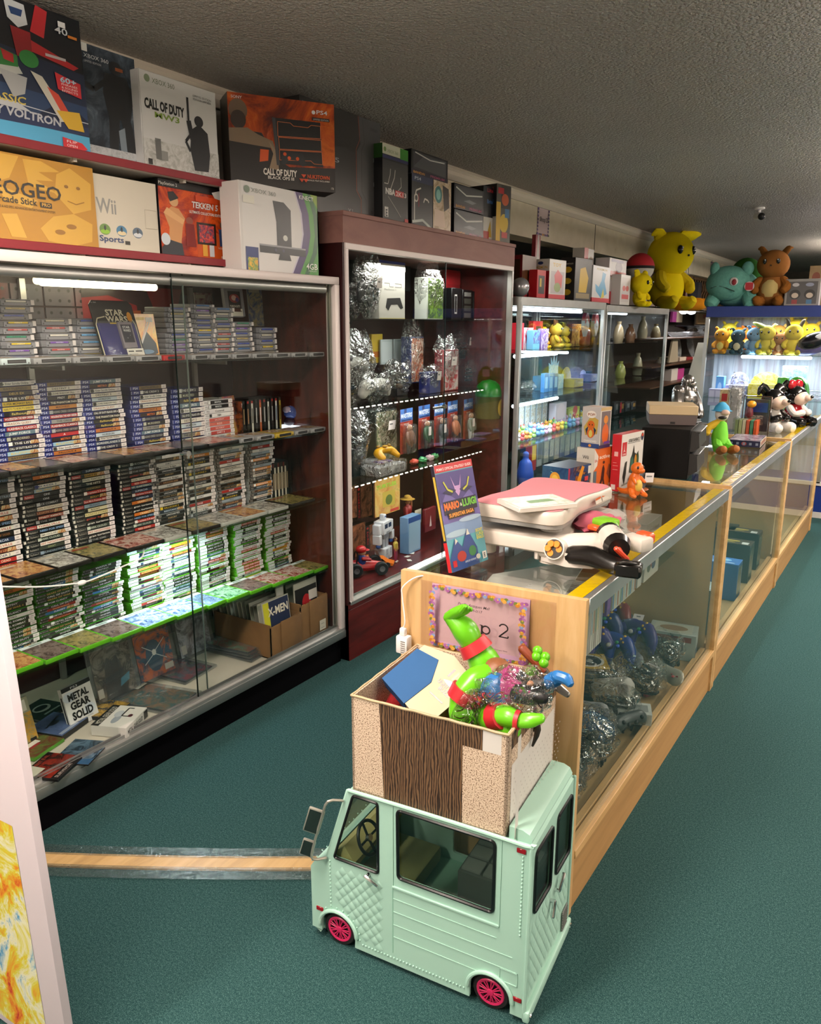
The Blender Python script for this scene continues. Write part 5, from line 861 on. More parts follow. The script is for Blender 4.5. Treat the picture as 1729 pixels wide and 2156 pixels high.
person_toy('action_figure','tall toy figure in straw hat, red shirt and rolled blue jeans',p,k,'#b8845a','#8a2020','#2a3f6a','#b8903a',rz=.35,arms={1:[(0,.11*k,.74*k),(.03*k,.2*k,.72*k),(.05*k,.12*k,.93*k)],-1:None})
person_toy('action_figure','small shirtless toy figure with brown hair before the white robot',P3(833,1183,.302),.15,'#b08050','#b8a03a','#8a2a4a',hair='#4a3020',rz=.3,shoes='#d8d0c8')
o=carton('toy_box','blue clear sided figure box beside the straw hat figure',-2.36,PX(860,1140,-2.36).y,PX(886,1140,-2.36).y,.302,PX(870,1088,-2.36).z,.06,'#6a90b8',[('r',.05,.05,.95,.85,'#8fb0cc'),('r',0,.85,1,1,'#2a4f94')],cat='toy box')
o=carton('price_card','cream hanging price card behind the straw hat figure',-2.45,PX(874,1100,-2.45).y,PX(887,1100,-2.45).y,PX(880,1102,-2.45).z,PX(880,1073,-2.45).z,.002,'#c9c2ae',[],cat='tag')
o=carton('carded_figure','dark red carded toy half hidden behind the strategy guide',-2.40,PX(895,1118,-2.4).y,PX(918,1118,-2.4).y,PX(905,1118,-2.4).z,PX(905,1070,-2.4).z,.02,'#6a1a24',[('p',[(.4,.2),(.6,.2),(.5,.7)],'#c8b8b8')],cat='action figure')
p=P3(770,1205,.302);kt=empty('toy_buggy','black toy buggy with big wheels and a red capped driver','toy car',p,.9)
b=MB();b.limb([(-.07,0,.045),(0,0,.04),(.09,0,.035)],[.03,.034,.02],C('#b02024',.3),10,3,.8);b.box((-.08,-.04,.04),(-.05,.04,.06),BLACKP,.004,1);b.limb([(-.06,-.03,.05),(-.05,-.03,.11),(-.05,.03,.11),(-.06,.03,.05)],.004,BLACKP,6,3);b.build('chassis',kt)
for x in(-.07,.07):
 for s in(-1,1):
  b=MB();b.lathe([(.012,-.018),(.032,-.018),(.036,-.01),(.036,.01),(.032,.018),(.012,.018)],C('#141416',.7),16,(x,s*.065,.036),'y');b.lathe([(0,.012*s),(.015,.016*s),(.017,.014*s)],C('#6a6a70',.4),12,(x,s*.068,.036),'y');b.build('wheel',kt)
b=MB();b.limb([(-.02,0,.05),(-.025,0,.09)],[.026,.022],C('#2a3f8a',.4),10,2);b.sph((-.02,0,.118),(.024,.023,.024),C('#c89a78',.4));b.limb([(-.02,.024,.085),(.02,.02,.075)],[.01,.009],C('#a8242a',.4),8,2);b.limb([(-.02,-.024,.085),(.02,-.02,.075)],[.01,.009],C('#a8242a',.4),8,2);b.build('driver',kt);b=MB();b.sph((-.024,0,.13),(.03,.029,.022),C('#b81f24',.35));b.sph((.005,0,.126),(.018,.02,.005),C('#b81f24',.35));b.build('cap',kt)
b=MB();b.face((.1,.03,.05),(0,.07,-.01),(-.02,.01,.05)).d([('r',0,0,1,1,STK)]);b.build('price_sticker',kt)
p=P3(800,1190,.302);oc=empty('toy_car','orange toy sports car beside the buggy wheel','toy car',p,.5);b=MB();Om=C('#d8701a',.25);b.prism([(-.07,.01),(.075,.008),(.08,.02),(.04,.03),(.015,.048),(-.03,.048),(-.065,.034),(-.075,.03)],(0,-.032,0),(1,0,0),(0,0,1),(0,.064,0),Om);b.box((-.08,-.035,.045),(-.066,.035,.05),Om);b.build('car_body',oc);b=MB();b.prism([(.038,.031),(.016,.047),(-.028,.047),(-.05,.036)],(0,-.0325,0),(1,0,0),(0,0,1),(0,.065,0),C('#1c1410',.15));b.build('window',oc)
for x in(-.045,.048):
 for s in(-1,1):MB().lathe([(0,-.008),(.014,-.008),(.014,.008),(0,.008)],C('#151515',.6),12,(x,s*.03,.014),'y').build('wheel',oc)
for i,(px,py)in enumerate([(858,1172),(868,1165),(862,1180)]):o=MB().box((-.012,-.018,0),(.012,.018,.002),C('#c9c5c0')).build('price_tag');put(o,P3(px,py,.3015),.4*i);tag(o,f'loose white price tag on the red deck, {ORD[i]} of three','tag','loose tags on the red deck')
for i,(px,py)in enumerate([(880,1190),(900,1180),(868,1200)]):o=MB().sph((0,0,.006),(.02,.035,.008),BAG,12,6,None,.6,i).build('small_clear_bag');put(o,P3(px,py,.301));tag(o,f'small flat clear bag by the lower track, {ORD[i]} of three','bag','small clear bags on the red deck')
bagged('cloth_bundle','dark red cloth bundle in the far corner of the red deck','cloth',1020,1090,-2.5,.302,.3,.22,.2,lambda t,w,h,d:MB().sph((0,0,h*.45),(d*.5,w*.5,h*.5),C('#5a1018',.8),16,10,None,.4,3).build('cloth',t),False,15)
# ------------------------------------------------------------------ aluminium framed glass cases further along
FX,FB=-2.12,-2.72
def farcase(label,y0,y1,zt,tubes,shelves,frame=ALU):
 t=empty('display_cabinet',label,'cabinet',((FX+FB)/2,(y0+y1)/2,0))
 b=MB();b.box((FB,y0,zt-.055),(FX,y1,zt),frame,.003,1);b.box((FB,y0,.10),(FX,y1,.16),frame)
 for y in(y0,y1-.03):
  for x in(FB,FX-.03):b.box((x,y,.1),(x+.03,y+.03,zt-.05),frame,.002,1)
 part(b,'frame',t);part(MB().box((FB+.02,y0+.02,0),(FX-.03,y1-.02,.10),C('#3a3634',.6)),'plinth',t)
 part(MB().box((FX-.012,y0+.03,.16),(FX-.008,y1-.03,zt-.055),PN),'glass_pane',t);part(MB().box((FX-.03,y0+.006,.16),(FB+.03,y0+.010,zt-.055),PN),'side_pane',t);part(MB().box((FX-.03,y1-.010,.16),(FB+.03,y1-.006,zt-.055),PN),'side_pane',t)
 part(MB().box((FB+.004,y0+.03,.16),(FB+.008,y1-.03,zt-.055),clear('back_glass','#c2cdca',1.2)),'back_pane',t)
 for z in shelves:part(MB().box((FB+.02,y0+.03,z-.008),(FX-.06,y1-.03,z),GLASSD),'glass_shelf',t)
 for(z,a,c,s)in tubes:part(MB().limb([(FX-.12,a,z),(FX-.12,c,z)],.012,emit('#e6f6ff',s),10,1),'lamp_tube',t)
 return t
FS=[1.428,1.105,.80,.48]
farcase('bright aluminium framed glass case with lit shelves of colourful toys',4.56,6.12,1.772,[(1.40,4.75,5.45,14),(1.075,4.75,5.50,14),(1.70,4.7,5.9,7)],FS)
farcase('second glass case with white top rail under the large yellow plush',6.14,7.95,1.757,[(1.70,6.4,7.0,5)],[1.45,1.1,.75],ALU)
for y in(4.62,6.08):MB()
lamp('glass_case_light',(FX-.14,5.1,1.39),.03,.7,5,(.88,.96,1));lamp('glass_case_light',(FX-.14,5.12,1.065),.03,.75,5,(.88,.96,1));lamp('glass_case_light',(FX-.2,5.3,1.69),.04,1.2,5,(.9,.97,1))
lamp('glass_case_light',(FX-.25,7.0,1.68),.04,1.2,4,(.95,.97,1))
def fbox(label,px0,px1,pb,pt,x,zs,d,col,prints=(),left=(),name='toy_box',cat='toy',rz=0,group=None):
 a,c=PX(px0,pb,x),PX(px1,pb,x);t_=PX((px0+px1)/2,pt,x)
 o=carton(name,label,x,a.y,c.y,zs,max(t_.z,zs+.01),d,col,list(prints),left,rz,cat=cat)
 if group:o['group']=group
 return o
def plush(name,label,p,h,body,belly=None,ear=None,eye='#141414',rz=0,earlen=.3,kind='sit',cat='plush toy',limbs=None,headr=.27,blush=None):
 """a stuffed animal: head, body, ears, arms, feet"""
 t=empty(name,label,cat,p,rz);B=noisemat('plush_'+body.strip('#'),[(.3,body),(.7,body)],60,3,.9,.3,spec=.1);E_=C(ear or body,.9,0,.1);L_=C(limbs or body,.9,0,.1)
 b=MB();b.sph((0,0,h*.28),(h*.22,h*.25,h*.29),B,18,12)
 if belly:b.sph((h*.05,0,h*.29),(h*.19,h*.19,h*.22),C(belly,.9,0,.1),16,10)
 b.build('plush_body',t)
 hd=MB();r=headr*h;hd.sph((h*.03,0,h*.72),(r,r*1.06,r*.98),B,18,12);o=hd.build('head',t)
 f=MB()
 for s in(-1,1):f.sph((h*.03+r*.88,s*r*.42,h*.76),(r*.13,r*.13,r*.19),C(eye,.25),10,8);f.sph((h*.03+r*1.0,s*r*.40,h*.785),r*.045,C('#f0f0f0',.3),6,5)
 f.sph((h*.03+r*1.02,0,h*.69),r*.05,C('#1d1714',.5),8,6);f.build('face',o)
 for s in(-1,1):
  e=MB();e.limb([(0,s*r*.6,h*.72+r*.7),(-.0,s*(r*.85),h*.72+r*.9+earlen*h*.3),(-.02*h,s*(r*1.05),h*.72+r*.8+earlen*h*.6)],[r*.3,r*.26,r*.1],E_,10,3,.55);e.build('ear',o)
  e=MB();e.limb([(h*.05,s*h*.19,h*.45),(h*.14,s*h*.27,h*.34),(h*.2,s*h*.24,h*.27)],[h*.075,h*.08,h*.07],L_,10,3);e.build('arm',t)
  e=MB();e.limb([(h*.08,s*h*.14,h*.09),(h*.24,s*h*.17,h*.08),(h*.3,s*h*.18,h*.11)],[h*.1,h*.09,h*.07],L_,10,3);e.build('foot',t)
 return t
X1=-2.42
fbox('red standing toy box at the near end of the bright case',1092,1102,735,680,X1,FS[0],.1,'#b8202a')
fbox('white and purple toy pack with cartoon print, upper shelf of the bright case',1104,1122,734,690,X1,FS[0],.06,'#d8d4e0',[('r',0,0,1,1,art('pk1',['#5a3a9a','#e0dce8','#c83a4a','#3a7ac8'],14))])
fbox('red topped toy pack leaning behind the purple one',1122,1142,715,676,-2.52,FS[0]+.01,.04,'#c8242c',[('r',.3,.3,.8,.8,'#2a2430')])
fbox('blue and pink toy pack before the red topped one',1122,1136,735,695,-2.36,FS[0],.05,'#6ab0d8',[('r',.0,.3,1,1,art('pk2',['#d84a8a','#7ac0e0','#5a3aa0','#e8e0e8'],18))])
fbox('purple spotted toy card in the bright case upper shelf',1139,1154,736,692,-2.36,FS[0],.03,'#8a6ab8',[('r',0,0,1,1,art('pk3',['#c8b8e0','#6a3aa8','#e8d8f0','#3a2a5a'],20))])
for i,(px,py,h,c,e,lab)in enumerate([(1146,722,.14,'#d8a020','#c88a10','yellow capped plush in the bright case, upper shelf'),(1168,735,.19,'#c8a83a','#5a3a20','mustard plush with orange patch, upper shelf of the bright case'),(1186,736,.17,'#d0b838','#8a7a20','yellow plush second along the upper shelf of the bright case')]):
 plush('plush_toy',lab,PX(px,py,-2.40-.03*i).xy.to_3d()+V((0,0,FS[0])),h,c,'#c87a3a' if i==1 else None,e,rz=.2)
fbox('brown and gold figure pack with fan shape, upper shelf of the bright case',1203,1225,728,682,-2.46,FS[0],.06,'#6a3a20',[('r',0,0,1,1,art('pk4',['#2a1a14','#8a5a2a','#c89a4a','#5a2a1a'],16))])
o=MB().box((-.05,-.075,0),(0,.075,.14),C('#7a2420',.3),.02,3).build('lunch_tin');p=PX(1237,724,-2.36);put(o,(p.x,p.y,FS[0]));tag(o,'dark red rounded tin on the upper shelf of the bright case','tin')
for i,px in enumerate((1236,1256)):
 t=empty('bagged_badge',f'white and red pointed toy hanging in the bright case, {"first" if i == 0 else "second"} of two','toy',PX(px,690,-2.30))
 b=MB();b.prism([(0,-.07),(.05,.0),(.05,.05),(.03,.10),(-.03,.10),(-.05,.05),(-.05,0)],(0,0,0),(0,1,0),(0,0,1),(-.03,0,0),C('#c8ccd8',.3));b.prism([(.05,.03),(.045,.08),(.02,.115),(-.02,.115),(-.045,.08),(-.05,.03),(-.025,.04),(0,.085),(.025,.04)],(.001,0,0),(0,1,0),(0,0,1),(-.028,0,0),C('#c8323a',.3));b.sph((.002,0,.03),(.01,.026,.026),C('#f0f4ff',.2));b.build('badge',t)
fbox('pale blue display box with spiky crystal top, middle of the bright case',1146,1186,815,790,X1,FS[1],.1,'#5a9ac8',[('r',0,0,1,1,art('bl1',['#2a6aa8','#8ac8e8','#c8e8f8','#3a8ac8'],22))])
t=empty('crystal_card','light blue spiky picture card above the pale blue display box','card',PX(1166,790,-2.46));b=MB();b.prism([(-.09,0),(.09,0),(.085,.05),(.1,.11),(.06,.08),(.055,.15),(.02,.09),(0,.16),(-.03,.09),(-.06,.14),(-.06,.08),(-.1,.1)],(0,0,0),(0,1,0),(0,0,1),(-.004,0,0),art('bl2',['#4a9ad0','#9ad4f0','#d8f0fa','#2a7ab8'],26));b.build('card',t)
for i,(px,lab)in enumerate(((1150,'first'),(1160,'second'),(1170,'third'))):fbox(f'small blue boxed figure, {lab} of the row under the crystal card',px-4,px+5,812,786,-2.36,FS[1],.03,['#3a78b8','#4a8ac8','#2a68a8'][i],[('r',.2,.2,.8,.8,'#8ac0e8')])
def dome_card(label,px,py,w,col,cols,k,x=-2.40,z=None,hh=.16):
 t=empty('counter_display',label,'display box',(x,PX(px,py,x).y,FS[1]if z is None else z));b=MB();pts=[(-w/2,.06)]+[(w/2*math.cos(math.pi-a*math.pi/10),.06+(hh-.06)*math.sin(a*math.pi/10))for a in range(11)]+[(w/2,.06)]
 b.prism(pts[1:-1],(-.06,0,0),(0,1,0),(0,0,1),(-.004,0,0),art(k,cols,16));b.build('header_card',t);b=MB();b.box((-.06,-w/2,0),(.05,w/2,.065),C(col,.35),.002,1);b.face((.05,-w/2,0),(0,w,0),(0,0,.065)).d([('r',.03,.1,.97,.9,art(k+'b',cols,30))]);b.build('tray',t);return t
YL=['#1d1a14','#d8c83a','#e8e0a0','#c8a820']
dome_card('yellow and black arched counter display in the bright case',1206,818,.21,'#c8b020',YL,'yd')
dome_card('lavender display behind the yellow one in the bright case',1240,812,.14,'#8a86c8',['#8a86c8','#c8c4e8','#5a7ac0','#d8d0f0'],'lv',-2.52,hh=.1)
bagged('bagged_cables','dark cable bag at the near end of the middle shelf, bright case','cable',1108,815,X1,FS[1],.2,.09,.14,coil('#1a2226'),False,21)
for i in range(5):fbox(f'clear sleeved card pack leaning under the middle tube, {ORD[i]} of five',1094+i*12,1104+i*12,870+i*2,838+i,-2.46,FS[2]+.02,.01,'#8a98a0',[('r',.1,.1,.9,.9,art('cd%d'%(i%3),['#5a6a72','#b8c8d0','#8a7a5a','#d8e0e4'],30))],name='card_pack',cat='cards')
cols=['#d8dce0','#e0c84a','#7ab0d8','#c84a4a','#8ac06a','#c8a0c8','#d88a3a','#5a8ac0']
rnd=random.Random(3);cw={'#d8dce0':'white','#e0c84a':'yellow','#7ab0d8':'light blue','#c84a4a':'red','#8ac06a':'green','#c8a0c8':'lilac','#d88a3a':'orange','#5a8ac0':'blue'}
for r in range(2):
 for i in range(17):
  c=cols[(i*3+r)%8];px=1092+i*8.2;py=902-r*10-i*.4;p=PX(px,py,-2.30-r*.12);h=rnd.uniform(.045,.075)
  b=MB();b.sph((0,0,h*.35),(h*.32,h*.36,h*.36),C(c,.35),10,8);b.sph((.004,0,h*.85),(h*.27,h*.28,h*.26),C(c,.35),10,8)
  for s in(-1,1):b.sph((0,s*h*.2,h*1.08),(h*.07,h*.08,h*.14),C(cols[(i+2)%8],.35),6,5)
  o=b.build('toy_figure');put(o,(p.x,p.y,FS[2]),rnd.uniform(-.5,.5));tag(o,f'tiny {cw[c]} toy figure, {ORD[i]} of the {"front" if r == 0 else "back"} row on the third lit shelf','toy figure','tiny toy figures in the bright case')
fbox('pink and white heart topped toy set, third shelf of the bright case',1170,1192,880,848,-2.40,FS[2],.06,'#d8d0e4',[('e',.5,.6,.4,.35,'#e8dcec'),('r',.1,.1,.9,.3,'#c8b0d0')])
fbox('lime toy set with red and white ball, third shelf of the bright case',1196,1220,878,858,-2.42,FS[2],.05,'#b8c83a',[('r',.1,.2,.9,.8,'#d8e07a'),('e',.6,.8,.2,.3,'#c83a3a')])
o=MB().limb([(0,0,0),(0,0,.05),(0,0,.13),(0,0,.17),(0,0,.2)],[.055,.065,.05,.022,.024],C('#2a4fb0',.3),16,3,.6).build('bottle_toy');p=PX(1107,968,-2.30);put(o,(p.x,p.y,FS[3]+.02));tag(o,'blue flask shaped toy on the lowest visible shelf of the bright case','toy')
fbox('red and yellow canister toy beside the blue flask',1120,1130,950,915,-2.38,FS[3]+.04,.05,'#8a2a24',[('r',.1,.3,.9,.7,'#c8a83a'),('r',.1,.75,.9,.95,'#3a5a2a')])
fbox('silver canister toy beside the red one',1132,1142,946,908,-2.40,FS[3]+.05,.05,'#8a9090',[('r',.1,.2,.9,.8,'#5a625e')])
for i in range(7):
 fbox(f'small boxed toy on the lower shelf behind the marvel game box, {ORD[i]} along',1146+i*11,1156+i*11,950-i*3,925-i*4,-2.44,FS[3]+.04,.06,['#8a8f8a','#4a5a60','#9a9480','#6a6f74','#a8a498','#50606a','#8a7a6a'][i],[('r',.1,.2,.9,.9,art('ls%d'%(i%4),['#5a6468','#a8aca4','#c8c4b0','#3a4448'],24))],group='boxed toys on the lower shelf')
for i,(px,py,c,w)in enumerate([(1092,1012,'#3a6aa8',.2),(1108,1000,'#8a2a34',.16),(1115,1020,'#2a4a9a',.2),(1098,988,'#4a7a5a',.16),(1125,1006,'#8a8f94',.18)]):
 o=MB().sph((0,0,.04),(.09,w*.5,.05),C(c,.3),14,8,None,.5,i).build('bagged_toy');p=PX(px,py,-2.34);put(o,(p.x,p.y,.16+.08*(i%3)));tag(o,['blue','dark red','deep blue','green','grey'][i]+' bagged toy heaped at the bottom of the bright case','toy')
for i in range(8):
 r,c=divmod(i,4);fbox(f'clear fronted black toy pack hanging in the second glass case, {["upper", "lower"][r]} row {ORD[c]}',1292+c*12,1302+c*12,872+r*32,846+r*32,-2.36,PX(1300,872+r*32,-2.36).z,.03,'#23262a',[('r',.15,.35,.85,.8,'#8a6a3a' if i%2 else '#6a7074'),('r',.1,.05,.4,.95,'#a8283a' if c==1 else '#3a4048')],name='toy_pack',group='packs hanging in the second glass case')
for i,(px,pb,pt,c)in enumerate([(1300,742,700,'#8a7a60'),(1325,740,705,'#6a4a34'),(1350,740,690,'#b0a890'),(1378,738,705,'#94866a'),(1305,805,770,'#8a8a4a'),(1340,806,760,'#a09880'),(1385,805,775,'#7a746a')]):
 p=PX(px,pb,-2.46);h=PX(px,pt,-2.46).z-p.z;zs=1.45 if i<4 else 1.1;b=MB();r=.055;b.lathe([(0,0),(r*.8,0),(r,h*.3),(r*.7,h*.7),(r*.35,h*.85),(r*.45,h),(0,h)],C(c,.2),16);o=b.build('vase');put(o,(p.x,p.y,zs));tag(o,f'small {["tan", "brown", "cream", "sand", "olive", "pale", "grey"][i]} ornament inside the second glass case, {"top" if i < 4 else "middle"} shelf','ornament')
 # ------------------------------------------------------------------ toys standing on top of the glass cases
ZF=1.774
fbox('open red and brown toy box with a silver ball, on the bright case',1098,1127,622,538,-2.24,ZF,.16,'#7a1f22',[('r',0,.3,1,1,'#5a3a20'),('r',0,0,1,.28,'#a82430'),('r',.1,.08,.9,.14,'#d8b8b0')],[('r',.3,.3,.9,.9,'#3a2414')])
o=MB().sph((0,0,.06),.06,C('#a8a8ac',.2,.6),20,12).build('silver_ball');p=PX(1096,585,-2.20);put(o,(-2.2,p.y,p.z-.06));o.location.z=ZF;tag(o,'silver ball toy before the open brown box','toy')
fbox('thin upright red and clear hanger pack behind the small red box',1126,1136,570,494,-2.40,ZF,.03,'#8a2a34',[('p',[(0,0),(1,0),(.7,1),(.4,1)],'#b8b0ac')])
fbox('small red windowed toy box on the bright case',1130,1148,625,568,-2.17,ZF,.06,'#b82028',[('r',.15,.15,.85,.8,'#23262a'),('r',.3,.4,.5,.7,'#c8a83a')])
fbox('white and red toy box with a pink figure on the bright case',1158,1186,628,546,-2.18,ZF,.14,'#d8d4d0',[('r',0,0,1,.12,'#c02834'),('r',.1,.14,.9,.7,'#b8b0b4'),('p',[(.3,.6),(.5,.75),(.8,.6),(.75,.3),(.4,.25)],'#c84a50'),('e',.5,.3,.2,.12,'#8a9a60'),('t','TOY',.2,.82,.09,'#d8b030',.5,.02)],[('r',0,0,1,.7,'#b02430'),('t','POKEMON',.08,.76,.07,'#c8a030',.8,.02),('e',.5,.9,.15,.04,'#2a3a6a')],rz=-.1)
fbox('black toy box with three yellow shapes on its side, on the bright case',1212,1240,629,543,-2.17,ZF,.12,'#1c1c1f',[('r',.05,.05,.95,.95,'#3a3a36'),('p',[(.25,.2),(.7,.2),(.8,.55),(.6,.8),(.3,.75)],'#c8a428'),('r',.1,.06,.9,.18,'#8a7a5a')],[('e',.5,.72,.28,.07,'#d8b02a'),('e',.5,.46,.28,.07,'#d8b02a'),('e',.5,.2,.28,.07,'#d8b02a'),('t','Pokemon',.15,.84,.05,'#c8c4b8',.7)],rz=-.1)
fbox('red and white toy box half hidden behind the black one',1226,1246,625,522,-2.36,ZF,.1,'#c9c4c0',[('r',0,.0,.4,1,'#b02a34'),('e',.7,.8,.2,.06,'#8a7a6a')])
fbox('white toy box with a blue bird picture on the bright case',1246,1282,632,560,-2.16,ZF,.09,'#d4d2d4',[('r',0,0,1,.12,'#c03440'),('p',[(.5,.12),(.2,.3),(.15,.5),(.35,.42),(.5,.6),(.55,.85),(.75,.8),(.68,.6),(.85,.25)],'#4a9ac8'),('p',[(.5,.1),(.62,.4),(.7,.15)],'#d0c040'),('t','POKEMON',.2,.88,.06,'#b09a3a',.6,.01)],[('r',0,0,1,.12,'#b02a34')])
fbox('grey toy box with a dark ghostly shape, lower of the stack by the yellow plush',1281,1310,634,583,-2.22,ZF,.12,'#b8b4b4',[('r',0,0,1,.45,'#a82a34'),('e',.5,.7,.25,.18,'#3a2a4a'),('t','POKEMON',.1,.88,.09,'#c8a848',.7,.02),('e',.3,.25,.12,.1,'#d8d4d0'),('e',.7,.2,.12,.1,'#d0a838')])
fbox('grey and red toy box, upper of the stack by the yellow plush',1282,1318,583,545,-2.24,PX(1296,583,-2.24).z,.12,'#c0bcbc',[('r',0,0,1,.3,'#b03038'),('e',.55,.55,.2,.3,'#4a3a5a'),('r',.1,.8,.8,.95,'#8a84a8')])
fbox('white toy box with red and white ball figures before the stack',1305,1325,638,578,-2.14,ZF-.01,.08,'#d6d2d0',[('r',.1,.1,.9,.9,'#c8c0c0'),('e',.35,.55,.16,.09,'#c02a34'),('e',.68,.55,.16,.09,'#c02a34'),('r',.15,.2,.85,.35,'#c03a40')])
t=empty('plush_ball','round red and white plush ball with a black band, beside the big yellow plush','plush toy',(-2.24,PX(1346,590,-2.24).y,PX(1340,562,-2.24).z));R_=.125
b=MB();b.sph((0,0,0),R_,C('#c8c4bc',.8),24,16)
up=[];b2=MB();b2.lathe([(R_*1.012*math.cos(a),R_*1.012*math.sin(a))for a in[i*math.pi/20 for i in range(11)]],C('#b01e28',.8),28);b3=MB();b3.lathe([(R_*1.015,-.012),(R_*1.02,-.006),(R_*1.02,.006),(R_*1.015,.012)],C('#151515',.8),28);pass
b.build('ball',t);b2.build('red_cap',t);b3.build('black_band',t);t.rotation_euler=(0,0,.1);KB=t
b=MB();b.box((-.06,-.06,-.12),(.06,.06,0),C('#a89a90',.6));o=b.build('box_stand');o.name='toy_box';put(o,(-2.24,t.location.y,t.location.z-R_+.004));o.scale=(1,1,max(.1,(t.location.z-R_-ZF)/.12));tag(o,'plain toy box carrying the red and white plush ball','toy box')
q=PX(1400,648,-2.28);Yp='#ecd416'
big=plush('plush_toy','giant yellow plush animal with one long raised ear, sitting on the glass cases',(-2.28,q.y,ZF-.012),.74,Yp,None,Yp,rz=-.45,earlen=.01,limbs='#d0b81c',headr=.30)
e=MB();e.limb([(0,.12,.70),(.0,.30,.735),(.0,.44,.75)],[.06,.075,.02],C(Yp,.9,0,.1),12,4,.7);e.build('long_ear',big)
e=MB();e.limb([(.1,.1,.05),(.2,.26,.05),(.23,.3,.06)],[.07,.065,.05],C('#c8801a',.9,0,.1),12,3);e.build('orange_foot',big)
q=PX(1348,642,-2.12);plush('plush_toy','small yellow plush animal lying against the giant yellow one',(-2.13,q.y,ZF-.014),.26,'#ecd41a',None,'#ecd41a',rz=-.2,earlen=.2,headr=.36)
# ------------------------------------------------------------------ the shop beyond, between the cases
BX=-2.52
sh=empty('glassware_shelf','lit wall shelves of crystal and glass dishes beyond the second case','shelf',(BX,9.0,0))
b=MB()
for z in(1.78,1.47,1.19,.98):b.box((-2.75,8.05,z-.014),(-2.28,11.6,z),C('#8f8678' if z>1.7 else '#4a3020',.4))
b.box((-2.76,8.05,.0),(-2.74,11.6,1.78),C('#1c1512',.7));b.build('shelf_boards',sh).location=(2.52,-9.0,0)
for i,y in enumerate((8.75,9.0)):o=MB().sph((0,0,0),(.05,.06,.03),emit('#f4f8ff',30)).build('shelf_lamp');put(o,(-2.45,PX(1440+i*16,656,-2.45).y,PX(1445,656,-2.45).z));tag(o,f'small bright shelf lamp over the crystal dishes, {"nearer" if i == 0 else "farther"} one','lamp')
lamp('crystal_shelf_light',(-2.40,9.0,1.74),.2,.6,6,(.95,.97,1))
CRY=clear('cut_crystal','#f2f6f8',3.0,.03,1.6,40,1.0,.12,'#e6ecf2',.03)
def dish(label,px,py,x,r,prof,mat=CRY,name='glass_dish',cat='glass dish',tilt=0,zs=None):
 p=PX(px,py,x);b=MB();b.lathe([(a*r,c*r)for a,c in prof],mat,22);o=b.build(name);put(o,(x,p.y,p.z if zs is None else zs),rot=(0,tilt,0));return tag(o,label,cat)
bowl=[(0,0),(.35,0),(.4,.05),(.8,.35),(1,.62),(.94,.62),(.75,.38),(0,.1)];plate=[(0,0),(.6,0),(1,.14),(1,.17),(.6,.04),(0,.03)]
for i,(px,py,r)in enumerate([(1420,704,.09),(1432,703,.08),(1446,703,.09),(1459,703,.08),(1472,702,.09)]):dish(f'small cut crystal bowl on the lit top shelf, {ORD[i]} along',px,py,-2.42,r,bowl,zs=1.47)
dish('tall black and clear stemmed dish on the lit top shelf',1446,692,-2.5,.15,[(0,0),(.5,0),(.1,.1),(.1,.5),(1,.8),(.95,.85),(0,.6)],C('#17181c',.1),zs=1.47)
t=dish('white bow shaped glass ornament at the end of the lit shelf',1476,690,-2.38,.09,[(0,0),(.6,0),(.8,.4),(.3,.8),(.9,1.5),(.5,1.3),(0,1.1)],CRY,zs=1.47)
dish('round clear glass plate standing on the middle shelf',1420,750,-2.6,.17,plate,CRY,'glass_plate','plate',1.35,1.36);dish('round scalloped crystal plate standing on the middle shelf',1448,750,-2.6,.17,plate,CRY,'glass_plate','plate',1.35,1.36)
for i,(px,c,w,h)in enumerate([(1416,'#b8a890',.12,.1),(1437,'#c8b8a8',.13,.06),(1451,'#7a1f24',.09,.09),(1464,'#c8c4c0',.1,.08)]):fbox(f'{["tan", "cream", "dark red", "white"][i]} pot on the middle glassware shelf',px-6,px+7,768,752,-2.40,1.19,.1,c,name='pot',cat='pot')
for i,(px,c)in enumerate([(1420,'#c8c0b8'),(1433,'#a83a7a'),(1446,'#17151a'),(1460,'#2a2226')]):fbox(f'{["pale", "pink", "black", "dark"][i]} small pot on the lower glassware shelf',px-6,px+7,790,776,-2.38,.98,.08,c,name='pot',cat='pot')
fbox('magenta and tan printed box standing above the crystal shelf',1416,1437,672,640,-2.64,1.64,.03,'#7a2a5a',[('r',.4,0,1,1,'#a8947a')],name='print_box',cat='box');fbox('tan box with red marks beside the shelf lamps',1470,1490,672,642,-2.64,1.62,.03,'#9a7f5a',[('r',.5,.3,.9,.5,'#8a2a24'),('r',.5,.6,.9,.7,'#222222')],name='print_box',cat='box')
t=empty('hanging_cloth','white cloth hanging at the corner of the blue cabinet','cloth',(-1.652,7.5,0));b=MB();b.prism([(-.07,1.45),(.01,1.45),(.01,.98),(-.17,.96),(-.14,1.12)],(0,0,0),(1,0,0),(0,0,1),(0,.02,0),C('#c2bcb0',.8));b.build('hanging_cloth',t)
t=empty('hanging_cloth','beige cloth hanging under the crystal shelf','cloth',(-2.36,9.0,1.2));b=MB();b.prism([(.02,.26),(.22,.26),(.3,0),(-.08,0)],(0,0,0),(0,1,0),(0,0,1),(.02,0,0),C('#8a7f6a',.9));b.build('hanging_cloth',t)
